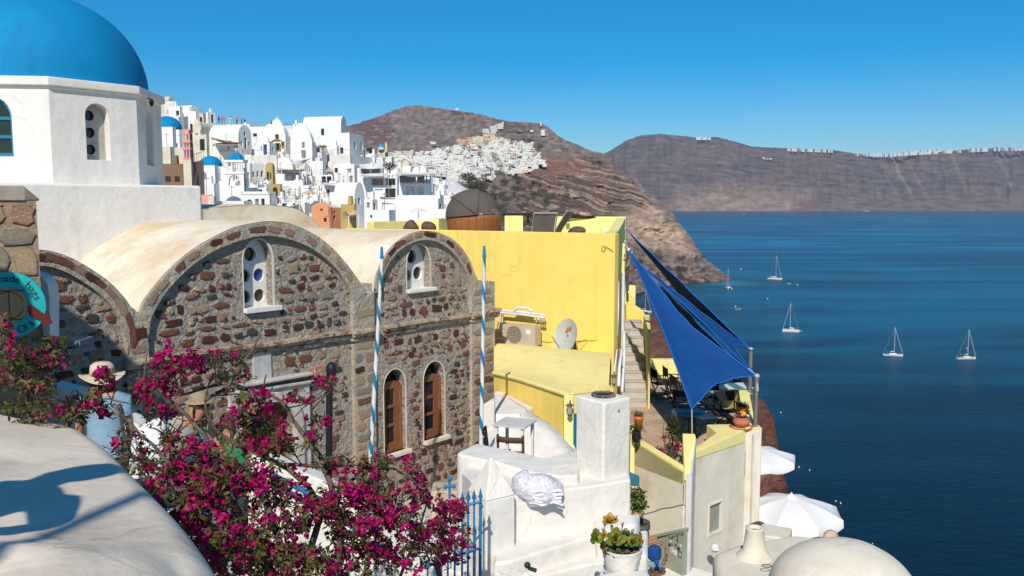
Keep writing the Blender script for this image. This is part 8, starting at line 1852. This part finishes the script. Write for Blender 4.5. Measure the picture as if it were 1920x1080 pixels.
# ------------------------------------------------------------------ boats
HULL = M('hull_white', (.76, .75, .72), rough=.35); DECK = M('deck_cream', (.60, .55, .46), rough=.6); CANO = M('navy_canvas', (.03, .05, .12), rough=.8); MAST = M('mast_alloy', (.66, .66, .66), rough=.35)
def hullmesh(L, B, H, n=12):
    s = MB(); rows = []
    for i in range(n+1):
        t = i/n; w = B/2*(math.sin(math.pi*min(1, t*.62+.34))**.8 if t < 1 else 0)*(1 if t < .97 else .15); x = lerp(-L/2, L/2, t); z = H*(1+.18*t*t)
        rows.append([Vector((x, -w, z)), Vector((x, -w*.93, H*.4)), Vector((x-.02*L*t, -w*.45, -.25)), Vector((x-.02*L*t, w*.45, -.25)), Vector((x, w*.93, H*.4)), Vector((x, w, z))])
    s.grid(rows, True); s.add(rows[0], [(0, 1, 2, 3, 4, 5)]); return s, [r[0] for r in rows], [r[-1] for r in rows]
def yacht(label, x, y, L, mastpx, rz, cata=False, boom=True, group='sailing boats anchored in the bay', furl=True, aux=0):
    c = PZ(x, y, SEA); t = thing('sailing_boat', label, 'boat', c, rz, group); Hm = mastpx/1600*c.y; B = L*(.5 if cata else .29); H = L*.085+.3
    if cata:
        for sgn in (-1, 1):
            s, a, b = hullmesh(L, L*.13, H); s.v = [v+Vector((0, sgn*B*.38, 0)) for v in s.v]; s.build('hull', HULL, t, local=True)
        s = MB(); s.box((-.04*L, 0, H*.98), (L*.66, B*.80, .45)); s.build('bridge_deck', HULL, t, local=True, bevel=.1)
        s = MB(); s.box((-.06*L, 0, H+.75), (L*.36, B*.55, 1.1), taper=.78); s.build('cabin', HULL, t, local=True, bevel=.15)
        s = MB(); s.box((-.05*L, 0, H+.85), (L*.362, B*.555, .3), taper=.93); s.build('cabin_window', GLASS, t, local=True)
    else:
        s, a, b = hullmesh(L, B, H); s.build('hull', HULL, t, local=True)
        s = MB(); s.grid([a, b]); s.build('deck', DECK, t, local=True)
        s = MB(); s.box((0, 0, H+.2), (L*.42, B*.5, .5), taper=.8); s.build('cabin', HULL, t, local=True, bevel=.1)
        s = MB(); s.box((-.28*L, 0, H+.12), (L*.24, B*.5, .1)); s.build('cockpit', CANO, t, local=True)
    mx_ = .06*L
    s = MB(); s.tube([(mx_, 0, H), (mx_, 0, Hm)], [.10+L*.003, .07+L*.002], 6); s.build('mast', MAST, t, local=True)
    if boom: s = MB(); s.tube([(mx_, 0, H+1.3), (mx_-.40*L, 0, H+1.4)], [.22, .14], 6); s.build('boom', MAST, t, local=True)
    s = MB(); s.tube([(mx_, 0, Hm*.97), (L*.47, 0, H+.6)], .10 if furl else .03, 5); s.build('furled_jib' if furl else 'forestay', MAST, t, local=True)
    s = MB(); s.tube([(mx_, 0, Hm*.98), (-L*.48, 0, H+.4)], .025, 4); s.build('backstay', MAST, t, local=True)
    s = MB(); s.box((-.22*L, 0, H+1.7), (L*.2, B*.45, .12)); s.build('bimini', HULL if cata and aux == 0 else CANO, t, local=True)
    for sx in (-.31, -.13):
        for sy in (-.2, .2): s = MB(); s.tube([(sx*L, sy*B, H), (sx*L, sy*B, H+1.7)], .03, 4); s.build('stanchion', MAST, t, local=True)
    if aux == 2: s = MB(); s.grid([[Vector((mx_-1.0, .0, Hm*.40)), Vector((mx_-.2, 0, Hm*.42))], [Vector((mx_-1.0, 0, Hm*.33)), Vector((mx_-.2, 0, Hm*.35))]]); s.build('flag', M('flag_pink', (.5, .2, .3)), t, local=True)
    return t
yacht('large white catamaran with the tallest mast, farther out in the bay', 1453, 524, 13, 46, R(-32), True, group='catamarans anchored in the bay'); yacht('small catamaran seen stern on just off the headland tip', 1365, 541, 8.5, 40, R(100), True, group='catamarans anchored in the bay', furl=False)
yacht('white catamaran with a dark bimini right of the blue sails', 1483, 622, 9.5, 55, R(158), True, aux=1, group='catamarans anchored in the bay'); yacht('white monohull yacht, left one of the nearest pair', 1674, 668, 9.2, 56, R(-14)); yacht('white monohull yacht with a flag halyard, farthest right', 1812, 674, 9.4, 58, R(3), aux=2)
yacht('yacht half hidden behind the yellow stair wall', 1208, 586, 10, 44, R(-20)); yacht('tiny yacht under the far cliffs', 1394, 401, 16, 28 if False else 10, R(-10), group='sailing boats far across the bay')
def dinghy(label, x, y, L, rz, col=HULL, n='dinghy', cat='boat'):
    c = PZ(x, y, SEA); t = thing(n, label, cat, c, rz, 'small boats on the bay'); s, a, b = hullmesh(L, L*.36, L*.12); s.build('hull', col, t, local=True); s = MB(); s.grid([a, b]); s.build('inside', CANO, t, local=True); s = MB(); s.box((-L*.45, 0, L*.15), (L*.08, L*.1, L*.16)); s.build('outboard_motor', BLACK, t, local=True); return t
dinghy('small white motor boat below the headland tip', 1384, 580, 4.4, R(15)); dinghy('tiny grey dinghy right of the large catamaran', 1479, 532, 4.2, R(0)); dinghy('dinghy tied at the stern of the dark bimini catamaran', 1500, 620, 2.8, R(100)); dinghy('white launch close under the stair rocks', 1236, 636, 4.2, R(-15)); dinghy('fast white ferry at the foot of the far cliffs', 1624, 397, 60, R(0)); dinghy('white motor boat by the shore of the headland', 1206, 534, 6, R(0))
def buoy(x, y, r, label, mat=HULL):
    c = PZ(x, y, SEA); t = thing('buoy', label, 'buoy', c, group='mooring buoys'); s = MB(); s.ball(tuple(c+Z*r*.4), r, 10, 7); s.build('float', mat, t); s = MB(); s.tube([c+Z*r, c+Z*r*2.2], r*.15, 5); s.build('ring', MAST, t)
OB = M('buoy_orange', (.7, .35, .25)); YB = M('buoy_yellow', (.6, .6, .3))
for (x, y, r, lb, m) in ((1389, 505, .8, 'white buoy above the headland tip catamaran', HULL), (1495, 535, .7, 'yellow buoy right of the grey dinghy', YB), (1439, 561, .5, 'small white buoy between the two big catamarans', HULL), (1379, 576, .7, 'pinkish buoy beside the small motor boat', OB), (1498, 877, .3, 'pink buoy right of the farther parasol', OB), (1464, 774, .25, 'white buoy right of the steel posts', HULL), (1567, 940, .2, 'white buoy close to the nearer parasol', HULL), (1576, 944, .2, 'second white buoy right beside the one by the parasol', HULL), (1518, 882, .2, 'tiny white buoy below the pink one', HULL), (1292, 604, .6, 'white buoy seen through the gap of the blue sails', HULL), (1636, 1020, .15, 'tiny buoy near the lower right roof', HULL)): buoy(x, y, r, lb, m)

# ------------------------------------------------------------------ bougainvillea in front
bo = thing('bougainvillea', 'large straggling magenta bougainvillea filling the lower left foreground', 'plant', P(500, 1080, 4.6))
def branch(pl, r0, r1, parent=bo, nm='branch', n=4):
    pts = smooth_line([tuple(P(x, y, Y)) for x, y, Y in pl], n); s = MB(); k = len(pts)
    s.tube([Vector(p)+Vector((rnd.uniform(-1, 1), rnd.uniform(-1, 1), rnd.uniform(-1, 1)))*.006 for p in pts], [lerp(r0, r1, i/(k-1)) for i in range(k)], 6); s.build(nm, BARK, parent); return [Vector(p) for p in pts]
MAIN = [[(560, 1150, 4.3), (500, 1060, 4.4), (420, 960, 4.6), (330, 900, 4.8), (260, 860, 4.9), (215, 840, 5)], [(560, 1150, 4.3), (580, 1040, 4.5), (600, 950, 4.8), (540, 880, 5.0), (440, 832, 5.1), (400, 800, 5.1), (385, 750, 5.1), (400, 700, 5.2)],
        [(600, 1150, 4.4), (640, 1010, 4.7), (610, 880, 5.0), (570, 820, 5.1), (545, 780, 5.2), (520, 748, 5.2), (480, 738, 5.2), (400, 742, 5.2)], [(540, 1150, 4.3), (520, 1000, 4.5), (470, 900, 4.6), (410, 850, 4.7), (350, 780, 4.8), (290, 720, 4.9), (270, 690, 5)],
        [(700, 1200, 5.2), (760, 1060, 5.4), (790, 980, 5.6), (800, 920, 5.7), (780, 880, 5.7)], [(830, 1180, 6.0), (822, 1080, 6.2), (822, 1040, 6.3), (830, 1000, 6.3), (850, 950, 6.3)], [(600, 950, 4.8), (680, 888, 5.0), (740, 880, 5.1), (790, 912, 5.2)],
        [(560, 1150, 4.3), (420, 1030, 4.4), (380, 970, 4.4), (350, 920, 4.5)], [(385, 750, 5.1), (430, 720, 5.2), (470, 660, 5.3), (490, 625, 5.3)], [(440, 832, 5.1), (480, 780, 5.1), (500, 700, 5.1)], [(480, 738, 5.2), (420, 720, 5.2), (340, 740, 5.2), (310, 745, 5.2)],
        [(520, 870, 5.0), (600, 875, 5.0), (680, 872, 5.0), (740, 905, 5.1)], [(60, 800, 4.6), (50, 740, 4.7), (45, 680, 4.7), (30, 640, 4.7)], [(50, 740, 4.7), (100, 760, 4.8), (160, 765, 4.9), (210, 775, 5.0)], [(45, 700, 4.7), (90, 690, 4.8), (150, 680, 4.8)], [(0, 640, 4.3), (15, 610, 4.4), (0, 590, 4.4)], [(350, 920, 4.5), (300, 850, 4.6), (250, 800, 4.6), (210, 760, 4.7)], [(430, 1000, 4.4), (400, 900, 4.6), (350, 835, 4.8), (280, 800, 4.9)]]
bl = []
for i, pl in enumerate(MAIN): bl += branch(pl, .024 if i in (0, 1, 2, 3, 7) else (.03 if i == 5 else .013), .004)
# bract, leaf meshes
def bract_mesh(mat, seed):
    q = random.Random(seed); s = MB()
    for c in range(q.choice([2, 4, 5])):
        cc = Vector((q.uniform(-.9, .9), q.uniform(-.9, .9), q.uniform(-.9, .9)))
        R0 = Matrix.Rotation(q.uniform(0, 6.3), 3, 'Z') @ Matrix.Rotation(q.uniform(0, 3.1), 3, 'X')
        for k in range(3):
            A = R0 @ Matrix.Rotation(k*2.09, 3, 'Z') @ Matrix.Rotation(R(q.uniform(25, 60)), 3, 'X')
            pts = [Vector((0, .05, 0)), Vector((.46, .36, .07)), Vector((.44, .78, -.03)), Vector((0, 1.1, .12)), Vector((-.44, .78, -.03)), Vector((-.46, .36, .07)), Vector((0, .55, -.12))]
            s.add([cc+(A @ p)*.8 for p in pts], [(0, 1, 6), (1, 2, 6), (2, 3, 6), (3, 4, 6), (4, 5, 6), (5, 0, 6)], True)
    return s.mesh('bract', mat)
def leaf_mesh(mat, seed):
    q = random.Random(seed); s = MB()
    for c in range(4):
        A = Matrix.Rotation(c*1.7+q.random(), 3, 'Z') @ Matrix.Rotation(R(q.uniform(-70, 30)), 3, 'X')
        pts = [Vector((0, 0, 0)), Vector((.26, .45, .09)), Vector((0, 1.1, -.1)), Vector((-.26, .45, .09)), Vector((0, .5, 0))]
        s.add([(A @ p)+Vector((0, 0, .15*c)) for p in pts], [(0, 1, 4), (1, 2, 4), (2, 3, 4), (3, 0, 4)], True)
    return s.mesh('leaf', mat)
DLEAF = M('dry_leaf', (.20, .12, .045), (.10, .06, .03), vs=9)
DBR = M('deep_bract', (.30, .004, .09), (.2, .003, .07), vs=7, rough=.6)
BMs = [bract_mesh(m, i) for i, m in enumerate([BRACT]*4+[BRACT2]*3+[DBR]*2)]; LMs = [leaf_mesh(m, i) for i, m in enumerate([LEAF]*4+[LEAF2]*2+[DLEAF]*2)]
for m_ in (BRACT, BRACT2, DBR, LEAF, LEAF2):    # petals let some light through
    n_ = m_.node_tree.nodes; L_ = m_.node_tree.links; b_ = n_['Principled BSDF']; b_.inputs['Subsurface Weight'].default_value = 0
    tr = n_.new('ShaderNodeBsdfTranslucent'); ms = n_.new('ShaderNodeMixShader'); ms.inputs[0].default_value = .3; src = b_.inputs['Base Color'].links[0].from_socket
    L_.new(src, tr.inputs[0]); L_.new(b_.outputs[0], ms.inputs[1]); L_.new(tr.outputs[0], ms.inputs[2]); L_.new(ms.outputs[0], n_['Material Output'].inputs['Surface'])
# clusters: centre px, py, radii, depth, bracts, leaves
CL_ = [(330, 680, 52, 24, 5.0, 46, 8), (300, 712, 26, 22, 5.0, 24, 8), (270, 735, 24, 20, 4.9, 18, 8), (355, 690, 30, 16, 5.0, 16, 10), (415, 675, 34, 18, 5.1, 8, 14), (440, 700, 36, 26, 5.1, 4, 20), (195, 706, 18, 16, 4.6, 16, 4), (172, 745, 18, 16, 4.7, 14, 8), (290, 770, 26, 26, 4.9, 16, 6),
       (215, 765, 40, 14, 4.8, 18, 26), (235, 825, 34, 18, 4.7, 18, 30), (60, 770, 50, 26, 4.7, 4, 70), (140, 770, 34, 24, 4.8, 6, 46), (70, 715, 40, 26, 4.7, 14, 60), (95, 670, 26, 28, 4.7, 22, 26), (40, 665, 34, 24, 4.7, 8, 40), (10, 622, 16, 22, 4.3, 10, 16), (15, 700, 26, 30, 4.6, 4, 30), (100, 640, 22, 10, 4.7, 2, 18),
       (335, 800, 44, 30, 5.0, 14, 26), (300, 850, 50, 30, 4.8, 20, 50), (240, 860, 50, 30, 4.8, 20, 60), (380, 860, 54, 40, 4.7, 40, 60), (330, 910, 60, 44, 4.6, 60, 80), (400, 940, 64, 50, 4.5, 70, 100), (360, 1000, 70, 50, 4.4, 60, 120), (430, 1040, 74, 50, 4.3, 70, 150), (520, 1010, 70, 56, 4.4, 80, 120), (560, 1060, 80, 40, 4.4, 70, 130),
       (470, 880, 60, 40, 4.7, 50, 60), (520, 930, 56, 44, 4.6, 60, 60), (445, 800, 40, 34, 4.9, 24, 40), (478, 760, 34, 26, 5.0, 34, 14), (505, 810, 44, 24, 5.0, 28, 24), (465, 760, 30, 24, 5.0, 26, 14), (540, 830, 50, 20, 4.9, 16, 40), (565, 742, 26, 18, 5.1, 12, 2), (612, 720, 14, 16, 5.1, 10, 2), (600, 790, 18, 14, 5.1, 8, 2), (590, 820, 20, 16, 5.0, 6, 4), (640, 870, 50, 14, 5.0, 10, 26), (700, 870, 34, 18, 5.0, 8, 26),
       (640, 925, 36, 26, 4.9, 26, 20), (600, 960, 50, 36, 4.7, 50, 50), (660, 990, 50, 40, 4.8, 60, 50), (700, 940, 46, 38, 5.0, 70, 30), (740, 975, 44, 34, 5.1, 60, 24), (730, 1030, 56, 40, 5.1, 50, 60), (660, 1055, 56, 36, 4.9, 50, 70), (800, 1000, 44, 34, 5.5, 60, 30), (795, 935, 34, 22, 5.6, 30, 14), (845, 965, 34, 32, 6.0, 80, 14), (850, 1005, 36, 26, 6.1, 70, 14), (800, 1045, 34, 24, 5.6, 30, 16), (840, 1045, 20, 14, 6.1, 24, 2), (770, 870, 16, 14, 5.6, 8, 4), (775, 895, 22, 12, 5.6, 10, 4), (690, 905, 20, 14, 5.0, 10, 6), (480, 830, 60, 30, 5.0, 16, 50), (420, 900, 60, 30, 4.6, 20, 60), (330, 960, 50, 40, 4.5, 20, 60)]
fl_n = lf_n = 0; rest = MB(); restL = MB(); q = random.Random(12); items = []
inv = wm(bo).inverted()
for (x, y, rx, ry, Y, nb, nl) in CL_:
    hc_ = [(q.uniform(-.85, .85), q.uniform(-.85, .85), q.uniform(.10, .24)) for _ in range(max(2, nb//7))]
    for k in range(int(nb*1.3)+int(nl*.95)+6):
        isb = k < int(nb*1.3)
        while True:
            u, v, w = q.uniform(-1, 1), q.uniform(-1, 1), q.uniform(-1, 1)
            if u*u+v*v+w*w < 1 and (q.random() < .12 or noise.noise(Vector((u*2.3+x*.07, v*2.3+y*.07, 3 if isb else 9))) > (-.02 if isb else -.12)): break
        # bracts gather into heads, leaves spread wider
        sp_ = 1.0 if isb else 1.15
        if isb and q.random() < .86:
            a0, b0, s0_ = q.choice(hc_); u, v, w = a0+q.gauss(0, s0_), b0+q.gauss(0, s0_)*rx/ry*.8, q.gauss(0, .4)
        if q.random() < .9 and any(abs(x+u*rx*sp_-a_) < c_ and abs(y+v*ry*sp_-b_) < d_ for a_, b_, c_, d_ in ((376, 762, 24, 26), (424, 800, 20, 22), (440, 835, 14, 14), (225, 812, 30, 62), (350, 800, 16, 16), (288, 830, 16, 34))): continue
        p = P(x+u*rx*sp_, y+v*ry*sp_, Y+w*.32)
        sz = q.uniform(.018, .030) if isb else q.uniform(.026, .046)
        m_ = Matrix.Translation(p) @ Matrix.Rotation(q.uniform(0, 6.3), 4, 'Z') @ Matrix.Rotation(q.uniform(-1.5, 1.5), 4, 'X') @ Matrix.Diagonal((sz, sz, sz, 1)); items.append((sz/Y, isb, m_))
items.sort(key=lambda a: -a[0]); cb = cl_c = 0
bm_i = [[] for _ in BMs]; lm_i = [[] for _ in LMs]
def mats_of(ms): return [me.materials[0] for me in ms]
rb = MB(); rl = MB(); bmats = [BRACT, BRACT2, DBR]; lmats = [LEAF, LEAF2, DLEAF]
for _, isb, m_ in items:
    me = q.choice(BMs) if isb else q.choice(LMs)
    if (isb and cb < 300) or (not isb and cl_c < 300):
        o = bpy.data.objects.new('bract' if isb else 'leaf', me); COL.objects.link(o); o.parent = bo; o.matrix_basis = inv @ m_
        if isb: cb += 1
        else: cl_c += 1
    else:
        tgt = rb if isb else rl; mi = (bmats if isb else lmats).index(me.materials[0])
        tgt.add([v.co for v in me.vertices], [tuple(p.vertices) for p in me.polygons], True, mi, m_)
tag(rb.build('small_bracts', bmats, bo), kind='stuff'); tag(rl.build('small_leaves', lmats, bo), kind='stuff')
# fine twigs
tw = MB()
for (x, y, rx, ry, Y, nb, nl) in CL_:
    c = P(x, y, Y); near = min(bl, key=lambda p: (p-c).length)
    for k in range(4+(nb+nl)//9):
        e = P(x+q.uniform(-1, 1)*rx*1.15, y+q.uniform(-1, 1)*ry*1.15, Y+q.uniform(-.25, .25)); s0 = near+(c-near)*q.uniform(0, .9)+Vector((q.uniform(-.05, .05), q.uniform(-.05, .05), q.uniform(-.05, .05))); md = (s0+e)/2+Vector((q.uniform(-.06, .06), 0, q.uniform(-.05, .08)))
        tw.tube([s0, md, e], [.0045, .0035, .0018], 4, caps=False)
tag(tw.build('twigs', BARK, bo), kind='stuff')
